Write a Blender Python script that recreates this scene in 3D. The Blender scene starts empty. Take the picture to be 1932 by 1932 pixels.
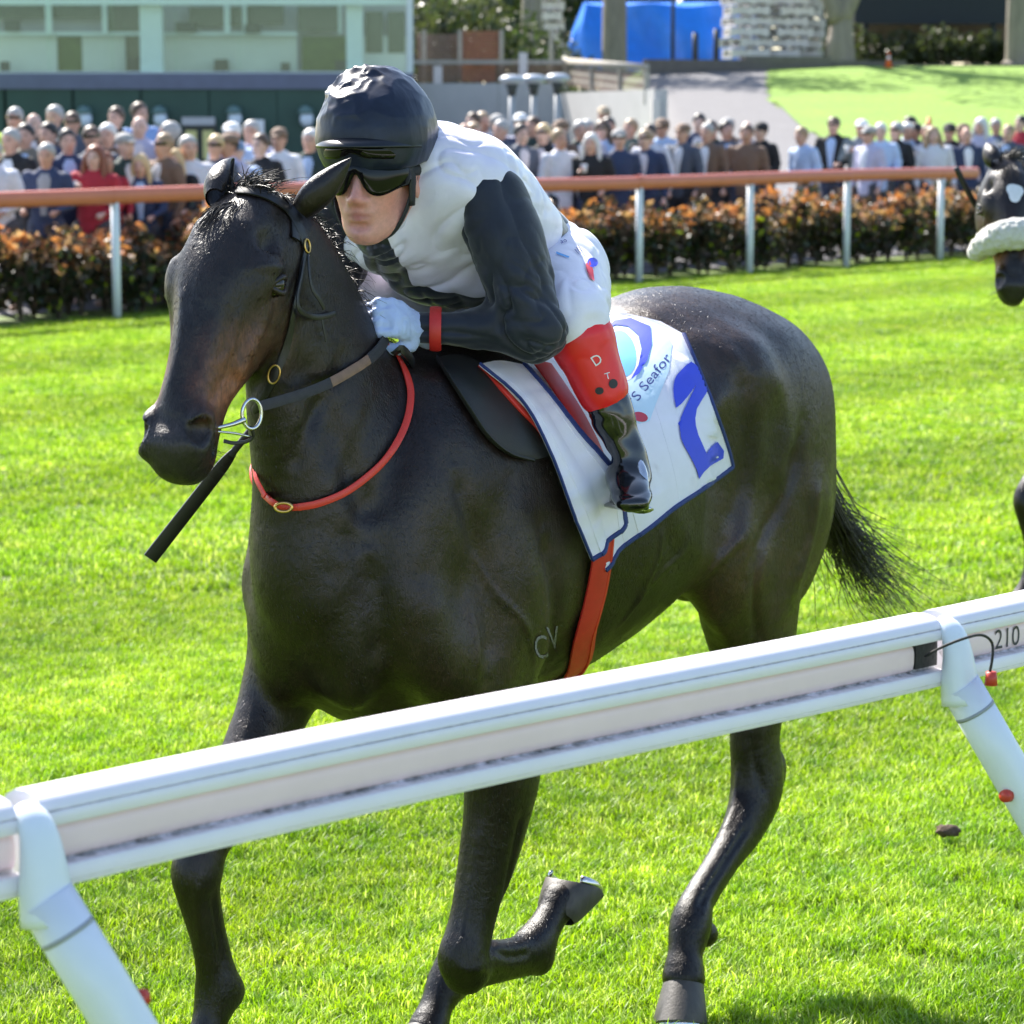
import bpy, bmesh, math, random
import numpy as np
from mathutils import Vector, Matrix

random.seed(7)
rng = np.random.default_rng(7)
SC = bpy.context.scene
COL = SC.collection

# ---------------------------------------------------------------- camera, sky, sun, exposure
CAM_H = 1.95
FPX = 5100.0                                   # focal length in pixels of a 1932 px wide frame
TILT = math.atan((966 - 225) / FPX)
cam_d = bpy.data.cameras.new('camera')
cam = bpy.data.objects.new('camera', cam_d)
COL.objects.link(cam)
cam_d.sensor_width = 36.0
cam_d.sensor_fit = 'HORIZONTAL'
cam_d.lens = 36.0 * FPX / 1932.0
cam.location = (0, 0, CAM_H)
cam.rotation_euler = (math.pi / 2 - TILT, 0, 0)
cam_d.clip_start = 0.1
cam_d.clip_end = 3000
cam_d.dof.use_dof = True
cam_d.dof.focus_distance = 4.95
cam_d.dof.aperture_fstop = 8.5
SC.camera = cam

SUN_TO = Vector((-0.52, 0.84, 0.96)).normalized()   # direction from the scene to the sun
SUN_EL = math.asin(SUN_TO.z)
SUN_AZ = math.atan2(SUN_TO.x, SUN_TO.y)
world = bpy.data.worlds.new('World')
SC.world = world
world.use_nodes = True
wn = world.node_tree.nodes
wl = world.node_tree.links
wn.clear()
w_out = wn.new('ShaderNodeOutputWorld')
w_bg = wn.new('ShaderNodeBackground')
w_sky = wn.new('ShaderNodeTexSky')
w_sky.sky_type = 'NISHITA'
w_sky.sun_disc = False
w_sky.sun_elevation = SUN_EL
w_sky.sun_rotation = SUN_AZ
w_sky.air_density = 1.0
w_sky.dust_density = 1.0
w_bg.inputs['Strength'].default_value = 0.115
wl.new(w_sky.outputs[0], w_bg.inputs['Color'])
wl.new(w_bg.outputs[0], w_out.inputs['Surface'])

sun_d = bpy.data.lights.new('sun', 'SUN')
sun_d.energy = 5.0
sun_d.angle = math.radians(0.53)
sun_d.color = (1.0, 0.95, 0.87)
sun = bpy.data.objects.new('sun', sun_d)
COL.objects.link(sun)
sun.rotation_euler = (-SUN_TO).to_track_quat('-Z', 'Y').to_euler()

SC.view_settings.view_transform = 'Standard'
SC.view_settings.look = 'None'
SC.view_settings.gamma = 1.0
SC.view_settings.use_curve_mapping = False
SC.view_settings.exposure = 1.5
SC.render.engine = 'CYCLES'
SC.cycles.use_denoising = True
SC.cycles.max_bounces = 8
SC.cycles.transparent_max_bounces = 8
SC.render.film_transparent = False
# ---------------------------------------------------------------- helpers: measuring, meshes, tags
RT = np.array([1.0, 0, 0])
UP = np.array([0, math.sin(TILT), math.cos(TILT)])
FW = np.array([0, math.cos(TILT), -math.sin(TILT)])
CPOS = np.array([0, 0, CAM_H])


def ray(x, y):
    return RT * ((x - 966) / FPX) + UP * ((966 - y) / FPX) + FW


def at_depth(x, y, Y):
    """point seen at (x, y) of the 1932 px photograph, Y metres out along the ground"""
    r = ray(x, y)
    return CPOS + r * (Y / r[1])


def at_z(x, y, z):
    r = ray(x, y)
    return CPOS + r * ((z - CAM_H) / r[2])


# the galloping horse's frame: a = forward from the breast, l = to its left, z = up
TH = math.radians(33.4)
HF = np.array([-math.sin(TH), -math.cos(TH), 0])
HL = np.array([math.cos(TH), -math.sin(TH), 0])
HO = np.array([-0.33, 5.0, 0])


def hw(p):
    p = np.asarray(p, float)
    return HO + p[..., 0:1] * HF + p[..., 1:2] * HL + p[..., 2:3] * np.array([0, 0, 1.0])


def wh(p):
    d = np.asarray(p, float) - HO
    return np.stack([d @ HF, d @ HL, d[..., 2]], -1)


def on_l(x, y, l):
    """horse-frame point seen at pixel (x, y) in the plane l metres left of the horse's midline"""
    r = ray(x, y)
    t = ((HO - CPOS) @ HL + l) / (r @ HL)
    return wh(CPOS + r * t)


def tag(o, label=None, cat=None, group=None, kind=None):
    if label: o['label'] = label
    if cat: o['category'] = cat
    if group: o['group'] = group
    if kind: o['kind'] = kind
    return o


def link(o, parent=None):
    COL.objects.link(o)
    if parent is not None:
        o.parent = parent
    return o


def empty(name, loc=(0, 0, 0), rz=0.0):
    o = bpy.data.objects.new(name, None)
    o.empty_display_size = 0.1
    COL.objects.link(o)
    o.location = loc
    o.rotation_euler = (0, 0, rz)
    return o


def mesh_np(name, v, faces, mat=None, parent=None, smooth=True, origin=None):
    """v: (n,3) array; faces: (m,4) or (m,3) int array, or list of lists"""
    me = bpy.data.meshes.new(name)
    v = np.asarray(v, np.float32)
    if isinstance(faces, np.ndarray):
        n = faces.shape[1]
        me.vertices.add(len(v))
        me.vertices.foreach_set('co', v.ravel())
        me.loops.add(faces.size)
        me.loops.foreach_set('vertex_index', faces.astype(np.int32).ravel())
        me.polygons.add(len(faces))
        me.polygons.foreach_set('loop_start', np.arange(0, faces.size, n, dtype=np.int32))
        me.update(calc_edges=True)
    else:
        me.from_pydata([tuple(map(float, x)) for x in v], [], faces)
    if smooth:
        me.polygons.foreach_set('use_smooth', np.ones(len(me.polygons), bool))
    me.update()
    me.validate()
    o = bpy.data.objects.new(name, me)
    if mat is not None:
        for m in (mat if isinstance(mat, (list, tuple)) else [mat]):
            me.materials.append(m)
    link(o, parent)
    return o


def bm_obj(name, bm, mat=None, parent=None, smooth=True):
    me = bpy.data.meshes.new(name)
    bmesh.ops.recalc_face_normals(bm, faces=bm.faces[:])
    bm.to_mesh(me)
    bm.free()
    if smooth is True:
        me.polygons.foreach_set('use_smooth', np.ones(len(me.polygons), bool))
    o = bpy.data.objects.new(name, me)
    if mat is not None:
        for m in (mat if isinstance(mat, (list, tuple)) else [mat]):
            me.materials.append(m)
    link(o, parent)
    return o


def bm_box(bm, c, s, rot=None, bevel=0.0):
    """box centred at c with full size s, optional 3x3 rotation"""
    m = Matrix.Translation(Vector(c))
    if rot is not None:
        m = m @ rot.to_4x4()
    m = m @ Matrix.Diagonal((s[0], s[1], s[2], 1))
    r = bmesh.ops.create_cube(bm, size=1.0, matrix=m)
    if bevel > 0:
        es = list({e for v in r['verts'] for e in v.link_edges})
        bmesh.ops.bevel(bm, geom=es, offset=bevel, segments=2, affect='EDGES', profile=0.5)


def frames(P, ref):
    """tangent, u, v along a polyline; u stays close to ref"""
    P = np.asarray(P, float)
    T = np.gradient(P, axis=0)
    T /= np.linalg.norm(T, axis=1)[:, None] + 1e-12
    ref = np.asarray(ref, float)
    R = ref if ref.ndim == 2 else np.tile(ref, (len(P), 1))
    U = R - (R * T).sum(1)[:, None] * T
    U /= np.linalg.norm(U, axis=1)[:, None] + 1e-12
    V = np.cross(T, U)
    return T, U, V


def catmull(A, n=6):
    """rows of A interpolated smoothly, n steps per interval"""
    A = np.asarray(A, float)
    if len(A) < 3:
        t = np.linspace(0, 1, n + 1)[:, None]
        return A[0] + (A[-1] - A[0]) * t
    B = np.vstack([2 * A[0] - A[1], A, 2 * A[-1] - A[-2]])
    out = []
    t = np.linspace(0, 1, n, endpoint=False)[:, None]
    for i in range(1, len(A)):
        p0, p1, p2, p3 = B[i - 1], B[i], B[i + 1], B[i + 2]
        out.append(0.5 * ((2 * p1) + (-p0 + p2) * t + (2 * p0 - 5 * p1 + 4 * p2 - p3) * t ** 2
                          + (-p0 + 3 * p1 - 3 * p2 + p3) * t ** 3))
    out.append(A[-1:])
    return np.vstack(out)


def tube_arrays(P, ru, rv=None, ref=(0, 0, 1), seg=12, cap=True, off=0, power=2.0):
    """verts and faces of an elliptical tube along P"""
    P = np.asarray(P, float)
    n = len(P)
    ru = np.broadcast_to(np.asarray(ru, float), (n,))
    rv = ru if rv is None else np.broadcast_to(np.asarray(rv, float), (n,))
    T, U, V = frames(P, ref)
    a = np.linspace(0, 2 * math.pi, seg, endpoint=False)
    ca, sa = np.cos(a), np.sin(a)
    if power != 2.0:
        ca = np.sign(ca) * np.abs(ca) ** (2 / power)
        sa = np.sign(sa) * np.abs(sa) ** (2 / power)
    v = (P[:, None, :] + U[:, None, :] * (ru[:, None] * ca)[..., None]
         + V[:, None, :] * (rv[:, None] * sa)[..., None]).reshape(-1, 3)
    f = []
    for i in range(n - 1):
        for j in range(seg):
            k = (j + 1) % seg
            f.append([off + i * seg + j, off + i * seg + k, off + (i + 1) * seg + k, off + (i + 1) * seg + j])
    if cap:
        f.append([off + j for j in range(seg)][::-1])
        f.append([off + (n - 1) * seg + j for j in range(seg)])
    return v, f


class MB:
    """collects raw pieces of one mesh"""
    def __init__(self):
        self.v, self.f, self.n, self.mi = [], [], 0, []

    def add(self, v, f, mi=0):
        v = np.asarray(v, float)
        self.v.append(v)
        self.f += [[i + self.n for i in q] for q in f]
        self.mi += [mi] * len(f)
        self.n += len(v)
        return self

    def tube(self, P, ru, rv=None, ref=(0, 0, 1), seg=12, cap=True, mi=0, power=2.0):
        v, f = tube_arrays(P, ru, rv, ref, seg, cap, 0, power)
        return self.add(v, f, mi)

    def box(self, c, s, rz=0.0, mi=0, R=None):
        x, y, z = (k / 2 for k in s)
        v = np.array([[-x, -y, -z], [x, -y, -z], [x, y, -z], [-x, y, -z], [-x, -y, z], [x, -y, z], [x, y, z], [-x, y, z]])
        if R is None:
            ca, sa = math.cos(rz), math.sin(rz)
            R = np.array([[ca, -sa, 0], [sa, ca, 0], [0, 0, 1]])
        v = v @ np.asarray(R).T + np.asarray(c, float)
        return self.add(v, [[3, 2, 1, 0], [4, 5, 6, 7], [0, 1, 5, 4], [1, 2, 6, 5], [2, 3, 7, 6], [3, 0, 4, 7]], mi)

    def build(self, name, mat=None, parent=None, smooth=True):
        o = mesh_np(name, np.vstack(self.v), self.f, mat, parent, smooth)
        if any(self.mi):
            o.data.polygons.foreach_set('material_index', np.array(self.mi, np.int32))
        return o


def auto_smooth(o, deg=35):
    """sharp edges by angle on a smooth shaded mesh"""
    me = o.data
    bm = bmesh.new()
    bm.from_mesh(me)
    lim = math.radians(deg)
    for e in bm.edges:
        if len(e.link_faces) == 2 and e.calc_face_angle(0) > lim:
            e.smooth = False
    bm.to_mesh(me)
    bm.free()
    return o


# ---------------------------------------------------------------- implicit bodies (smooth unions of swept sections)
class Field:
    def __init__(self, lo, hi, h):
        self.lo = np.asarray(lo, float)
        self.h = h
        self.n = np.ceil((np.asarray(hi, float) - self.lo) / h).astype(int) + 1
        self.f = np.full(self.n, 1.0, np.float32)

    def _box(self, lo, hi):
        i0 = np.clip(np.floor((lo - self.lo) / self.h).astype(int), 0, self.n)
        i1 = np.clip(np.ceil((hi - self.lo) / self.h).astype(int) + 1, 0, self.n)
        return i0, i1

    def _grid(self, i0, i1):
        ax = [(self.lo[k] + self.h * np.arange(i0[k], i1[k])).astype(np.float32) for k in range(3)]
        return ax[0][:, None, None], ax[1][None, :, None], ax[2][None, None, :]

    def _merge(self, i0, i1, d, k, op):
        s = tuple(slice(i0[q], i1[q]) for q in range(3))
        f = self.f[s]
        if op == 'sub':
            d = -d
            hh = np.maximum(k - np.abs(f - d), 0) / max(k, 1e-6)
            self.f[s] = np.maximum(f, d) + hh * hh * (k * 0.25)
        else:
            hh = np.maximum(k - np.abs(f - d), 0) / max(k, 1e-6)
            self.f[s] = np.minimum(f, d) - hh * hh * (k * 0.25)

    def sweep(self, pts, ref=(0, 1, 0), k=0.03, p=2.0, n=6, op='add', taper=None):
        """pts rows: x, y, z, ru, rv [, taper]; u follows ref"""
        A = np.asarray(pts, float)
        B = catmull(A, n)
        P, ru, rv = B[:, :3], np.maximum(B[:, 3], 0.002), np.maximum(B[:, 4], 0.002)
        tp = B[:, 5] if B.shape[1] > 5 else np.zeros(len(B))
        T, U, V = frames(P, ref)
        m = k + 3 * self.h
        R = np.maximum(ru, rv) * (1 + np.abs(tp)) + m
        I0, I1 = self._box((P - R[:, None]).min(0), (P + R[:, None]).max(0))
        if np.any(I1 <= I0): return
        D = np.full(I1 - I0, 1.0, np.float32)
        for i in range(len(P) - 1):
            a, b = P[i], P[i + 1]
            r = max(R[i], R[i + 1])
            j0, j1 = self._box(np.minimum(a, b) - r, np.maximum(a, b) + r)
            j0, j1 = np.maximum(j0, I0), np.minimum(j1, I1)
            if np.any(j1 <= j0): continue
            X, Y, Z = self._grid(j0, j1)
            X, Y, Z = X - a[0], Y - a[1], Z - a[2]
            d = b - a
            L2 = d @ d + 1e-12
            t = np.clip((X * d[0] + Y * d[1] + Z * d[2]) / L2, 0, 1)
            X, Y, Z = X - t * d[0], Y - t * d[1], Z - t * d[2]
            ru_ = ru[i] + t * (ru[i + 1] - ru[i]); rv_ = rv[i] + t * (rv[i + 1] - rv[i])
            cu, cv, cw = (X * (W[i][0] + t * (W[i + 1] - W[i])[0]) + Y * (W[i][1] + t * (W[i + 1] - W[i])[1])
                          + Z * (W[i][2] + t * (W[i + 1] - W[i])[2]) for W in (U, V, T))
            if tp[i] or tp[i + 1]:
                tt = tp[i] + t * (tp[i + 1] - tp[i])
                cu = cu / np.clip(1 + tt * np.clip(cv / rv_, -1, 1), 0.25, 3)
            rw = np.minimum(ru_, rv_)
            if p == 2.0:
                q = np.sqrt((cu / ru_) ** 2 + (cv / rv_) ** 2 + (cw / rw) ** 2)
            else:
                q = (np.abs(cu / ru_) ** p + np.abs(cv / rv_) ** p + np.abs(cw / rw) ** p) ** (1 / p)
            ln = np.sqrt(cu * cu + cv * cv + cw * cw)
            dd = np.where(q > 1e-3, ln - ln / np.maximum(q, 1e-3), -rw)
            s = tuple(slice(j0[c] - I0[c], j1[c] - I0[c]) for c in range(3))
            D[s] = np.minimum(D[s], dd)
        self._merge(I0, I1, D, k, op)

    def ell(self, c, r, ax=None, k=0.03, op='add'):
        """ellipsoid; ax rows = its axes"""
        c = np.asarray(c, float); r = np.asarray(r, float)
        ax = np.eye(3) if ax is None else np.asarray(ax, float)
        ax = ax / np.linalg.norm(ax, axis=1)[:, None]
        ext = np.sqrt(((ax * r[:, None]) ** 2).sum(0)) + k + 3 * self.h
        i0, i1 = self._box(c - ext, c + ext)
        if np.any(i1 <= i0): return
        X, Y, Z = self._grid(i0, i1)
        X, Y, Z = X - c[0], Y - c[1], Z - c[2]
        q = 0; ln = 0
        for j in range(3):
            w = X * ax[j, 0] + Y * ax[j, 1] + Z * ax[j, 2]
            q = q + (w / r[j]) ** 2
            ln = ln + w * w
        q = np.sqrt(q); ln = np.sqrt(ln)
        d = np.where(q > 1e-3, ln - ln / np.maximum(q, 1e-3), -r.min())
        self._merge(i0, i1, d, k, op)

    def mesh(self):
        """surface nets -> verts, quads"""
        f = self.f
        ins = f < 0
        c = np.zeros(self.n - 1, np.int8)
        for dx in (0, 1):
            for dy in (0, 1):
                for dz in (0, 1):
                    c += ins[dx:dx + self.n[0] - 1, dy:dy + self.n[1] - 1, dz:dz + self.n[2] - 1]
        cells = np.argwhere((c > 0) & (c < 8))
        vid = np.full(self.n - 1, -1, np.int32)
        vid[tuple(cells.T)] = np.arange(len(cells))
        acc = np.zeros((len(cells), 3)); cnt = np.zeros(len(cells))
        cor = [(x, y, z) for x in (0, 1) for y in (0, 1) for z in (0, 1)]
        val = {q: f[cells[:, 0] + q[0], cells[:, 1] + q[1], cells[:, 2] + q[2]] for q in cor}
        for q in cor:
            for ax in range(3):
                if q[ax] == 0:
                    q2 = list(q); q2[ax] = 1; q2 = tuple(q2)
                    va, vb = val[q], val[q2]
                    m = (va < 0) != (vb < 0)
                    t = np.where(m, va / np.where(m, va - vb, 1), 0)
                    pt = np.tile(np.array(q, float), (len(cells), 1))
                    pt[:, ax] += t
                    acc[m] += pt[m]; cnt[m] += 1
        v = self.lo + self.h * (cells + acc / cnt[:, None])
        quads = []
        for ax in range(3):
            b, g = (ax + 1) % 3, (ax + 2) % 3
            s0 = [slice(None)] * 3; s1 = [slice(None)] * 3
            s0[ax] = slice(0, self.n[ax] - 1); s1[ax] = slice(1, self.n[ax])
            A, Bb = ins[tuple(s0)], ins[tuple(s1)]
            e = np.argwhere(A != Bb)
            ok = (e[:, b] > 0) & (e[:, g] > 0) & (e[:, b] < self.n[b] - 1) & (e[:, g] < self.n[g] - 1)
            e = e[ok]
            flip = A[tuple(e.T)]
            def at(db, dg):
                q = e.copy(); q[:, b] -= db; q[:, g] -= dg
                return vid[tuple(q.T)]
            q = np.stack([at(1, 1), at(0, 1), at(0, 0), at(1, 0)], 1)
            q[~flip] = q[~flip][:, ::-1]
            quads.append(q)
        return v, np.vstack(quads)


def smooth_np(v, quads, it=2, lam=0.5, mask=None, mu=0.98):
    """a few taubin-like smoothing passes"""
    n = len(v)
    e = np.vstack([quads[:, [0, 1]], quads[:, [1, 2]], quads[:, [2, 3]], quads[:, [3, 0]]])
    e = np.vstack([e, e[:, ::-1]])
    deg = np.bincount(e[:, 0], minlength=n).astype(float)[:, None]
    for i in range(it):
        for l in ((lam, -lam * mu) if mu else (lam,)):
            s = np.stack([np.bincount(e[:, 0], weights=v[e[:, 1], c], minlength=n) for c in range(3)], 1)
            d = l * (s / np.maximum(deg, 1) - v)
            v = v + (d if mask is None else d * mask[:, None])
    return v


def vnoise(p, scale, seed=0):
    """cheap smooth value noise, -1..1, for relief on bodies"""
    p = np.asarray(p, float) * scale + seed * 17.3
    i = np.floor(p).astype(np.int64); f = p - i
    f = f * f * (3 - 2 * f)
    def hsh(a):
        h = (a[:, 0] * 374761393 + a[:, 1] * 668265263 + a[:, 2] * 2147483647 + seed * 1274126177) & 0xffffffff
        h = ((h ^ (h >> 13)) * 1274126177) & 0xffffffff
        return ((h ^ (h >> 16)) & 0xffff) / 32767.5 - 1
    r = 0
    for dx in (0, 1):
        for dy in (0, 1):
            for dz in (0, 1):
                w = (f[:, 0] if dx else 1 - f[:, 0]) * (f[:, 1] if dy else 1 - f[:, 1]) * (f[:, 2] if dz else 1 - f[:, 2])
                r = r + w * hsh(i + np.array([dx, dy, dz]))
    return r


def normals_np(v, q):
    n = np.cross(v[q[:, 2]] - v[q[:, 0]], v[q[:, 3 if q.shape[1] > 3 else 2]] - v[q[:, 1]])
    N = np.zeros_like(v)
    for c in range(q.shape[1]):
        np.add.at(N, q[:, c], n)
    return N / (np.linalg.norm(N, axis=1)[:, None] + 1e-12)


def color_attr(o, name, cols):
    a = o.data.attributes.new(name, 'FLOAT_COLOR', 'POINT')
    c = np.ones((len(cols), 4), np.float32)
    c[:, :3] = cols
    a.data.foreach_set('color', c.ravel())


def float_attr(o, name, vals):
    a = o.data.attributes.new(name, 'FLOAT', 'POINT')
    a.data.foreach_set('value', np.asarray(vals, np.float32))
# ---------------------------------------------------------------- materials
class NT:
    def __init__(self, name):
        self.m = bpy.data.materials.new(name)
        self.m.use_nodes = True
        self.t = self.m.node_tree
        self.n = self.t.nodes
        self.b = self.n['Principled BSDF']
        self.out = self.n['Material Output']

    def node(self, kind, **kw):
        x = self.n.new(kind)
        for k, v in kw.items():
            setattr(x, k, v)
        return x

    def link(self, a, b):
        self.t.links.new(a, b)

    def noise(self, scale, detail=4, rough=0.55, coord='Object', stretch=None, dist=0.0):
        tc = self.node('ShaderNodeTexCoord')
        src = tc.outputs[coord]
        if stretch:
            mp = self.node('ShaderNodeMapping')
            mp.inputs['Scale'].default_value = stretch
            self.link(src, mp.inputs['Vector'])
            src = mp.outputs[0]
        x = self.node('ShaderNodeTexNoise')
        x.inputs['Scale'].default_value = scale
        x.inputs['Detail'].default_value = detail
        x.inputs['Roughness'].default_value = rough
        x.inputs['Distortion'].default_value = dist
        self.link(src, x.inputs['Vector'])
        return x.outputs['Fac']

    def ramp(self, fac, stops):
        r = self.node('ShaderNodeValToRGB')
        e = r.color_ramp.elements
        while len(e) > len(stops):
            e.remove(e[-1])
        while len(e) < len(stops):
            e.new(0.5)
        for i, (p, c) in enumerate(stops):
            e[i].position = p
            e[i].color = (*c, 1)
        self.link(fac, r.inputs[0])
        return r.outputs[0]

    def mix(self, fac, a, b, mode='MIX'):
        x = self.node('ShaderNodeMix', data_type='RGBA', blend_type=mode)
        for s, v in ((x.inputs[0], fac), (x.inputs[6], a), (x.inputs[7], b)):
            if hasattr(v, 'is_linked') or hasattr(v, 'links'):
                self.link(v, s)
            elif isinstance(v, (tuple, list)):
                s.default_value = (*v, 1)
            else:
                s.default_value = v
        return x.outputs[2]

    def attr(self, name, out='Color'):
        a = self.node('ShaderNodeAttribute')
        a.attribute_name = name
        return a.outputs[out]

    def bump(self, fac, strength=0.3, dist=0.01, prev=None):
        x = self.node('ShaderNodeBump')
        x.inputs['Strength'].default_value = strength
        x.inputs['Distance'].default_value = dist
        self.link(fac, x.inputs['Height'])
        if prev is not None:
            self.link(prev, x.inputs['Normal'])
        self.link(x.outputs[0], self.b.inputs['Normal'])
        return x.outputs[0]

    def set(self, **kw):
        for k, v in kw.items():
            s = self.b.inputs[k.replace('_', ' ')]
            if hasattr(v, 'links'):
                self.link(v, s)
            else:
                s.default_value = (*v, 1) if isinstance(v, (tuple, list)) and len(v) == 3 and s.type == 'RGBA' else v
        return self


def mat(name, col, rough=0.5, var=0.12, scale=30.0, bump=0.0, bscale=80.0, bdist=0.004, metal=0.0, spec=0.5, sheen=0.0,
        coat=0.0, stretch=None, attr=None):
    """principled paint / cloth / metal with its colour broken up by noise and fine relief"""
    t = NT(name)
    f = t.noise(scale, 5, 0.6, stretch=stretch)
    if attr:
        base = t.attr(attr)
        k = t.ramp(f, [(0.25, (1 - var,) * 3), (0.75, (1 + var,) * 3)])
        c = t.mix(1.0, base, k, 'MULTIPLY')
    else:
        c = t.ramp(f, [(0.25, tuple(x * (1 - var) for x in col)), (0.75, tuple(min(1, x * (1 + var)) for x in col))])
    t.set(Base_Color=c, Roughness=rough, Metallic=metal)
    t.b.inputs['Specular IOR Level'].default_value = spec
    if sheen:
        t.b.inputs['Sheen Weight'].default_value = sheen
    if coat:
        t.b.inputs['Coat Weight'].default_value = coat
        t.b.inputs['Coat Roughness'].default_value = 0.12
    if bump:
        g = t.noise(bscale, 4, 0.6, stretch=stretch)
        t.bump(g, bump, bdist)
    return t.m


M = {}


def m(name, *a, **k):
    if name not in M:
        M[name] = mat(name, *a, **k)
    return M[name]
# ---------------------------------------------------------------- ground, turf, rails, far buildings
RA = np.array([-3.9, 26.7]); RD = np.array([9.86, 11.1]); RD = RD / np.linalg.norm(RD)     # far rail line
RN = np.array([-RD[1], RD[0]])                                                             # beyond the far rail


def sstep(a, b, x):
    t = np.clip((np.asarray(x, float) - a) / (b - a), 0, 1)
    return t * t * (3 - 2 * t)


def ground_z(x, y):
    x = np.asarray(x, float); y = np.asarray(y, float)
    d = (x - RA[0]) * RN[0] + (y - RA[1]) * RN[1]
    z = np.clip(.11 * (d - 1.2), 0, .66)
    z = z + sstep(1.0, 4.0, x) * np.clip(.098 * (np.minimum(y, 78) - 50), 0, 2.8) * sstep(2, 6, d)
    return z


def grid_sheet(name, xs, ys, material, dz=0.0, keep=None):
    X, Y = np.meshgrid(xs, ys)
    V = np.stack([X, Y, ground_z(X, Y) + dz], -1).reshape(-1, 3)
    n = len(xs)
    f = []
    for j in range(len(ys) - 1):
        for i in range(n - 1):
            if keep is None or keep(.5 * (xs[i] + xs[i + 1]), .5 * (ys[j] + ys[j + 1])):
                f.append([j * n + i, j * n + i + 1, (j + 1) * n + i + 1, (j + 1) * n + i])
    return mesh_np(name, V, np.array(f), material)


def turf_mat(name, a, b, c):
    t = NT(name)
    f1 = t.noise(.55, 4, .6); f2 = t.noise(6, 5, .65); f3 = t.noise(60, 3, .6)
    c1 = t.ramp(f1, [(.3, a), (.7, b)])
    c2 = t.mix(t.ramp(f2, [(.45, (0, 0, 0)), (.75, (1, 1, 1))]), c1, c)
    c3 = t.mix(1.0, c2, t.ramp(f3, [(.25, (.55,) * 3), (.75, (1.35,) * 3)]), 'MULTIPLY')
    t.set(Base_Color=c3, Roughness=.8)
    b_ = t.bump(f3, .8, .02)
    t.bump(f2, .5, .03, b_)
    return t.m


M['turf_soil'] = turf_mat('turf_soil', (.080, .135, .004), (.110, .180, .005), (.115, .15, .012))
M['lawn'] = turf_mat('lawn_green', (.140, .265, .004), (.190, .330, .005), (.085, .160, .008))
m('asphalt_pale', (.125, .12, .125), .85, .12, 3, .4, 60, .01)

ground = grid_sheet('ground', np.concatenate([np.linspace(-120, -14, 12), np.linspace(-13, 22, 71), np.linspace(24, 140, 14)]),
                    np.concatenate([np.linspace(-20, 0, 5), np.linspace(1, 24, 24), np.linspace(24.5, 90, 132), np.linspace(95, 400, 16)]), M['turf_soil'])
tag(ground, kind='structure')


def rail_d(x, y):
    return (x - RA[0]) * RN[0] + (y - RA[1]) * RN[1]






def path_in(x, y):
    # seen edges in the photograph: left edge follows the deck, right edge swings from the crowd up to the left
    xr = np.interp(y, [44, 50, 56, 62, 68, 73, 76], [8.0, 7.4, 6.75, 6.5, 6.4, 6.8, 7.1])
    xl = np.interp(y, [44, 56, 62, 76], [2.4, 2.8, 3.3, 3.6])
    return xl < x < xr


lawn = grid_sheet('lawn', np.linspace(-2, 30, 193), np.linspace(34, 79, 226), M['lawn'], .035,
                  lambda x, y: rail_d(x, y) > 5.0 and x > 2.2 and not path_in(x, y))
tag(lawn, kind='structure')
path = grid_sheet('walkway', np.linspace(1.5, 9.5, 65), np.linspace(40, 79, 157), M['asphalt_pale'], .02, lambda x, y: rail_d(x, y) > 3.0 and path_in(x, y))
tag(path, kind='structure')
apron = grid_sheet('apron', np.linspace(-12, 26, 153), np.linspace(22, 68, 185), M['asphalt_pale'], .012,
                   lambda x, y: 1.1 < rail_d(x, y) < 7 or (rail_d(x, y) >= 7 and x < 2.2 and y < 66))
tag(apron, kind='structure')

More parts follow.
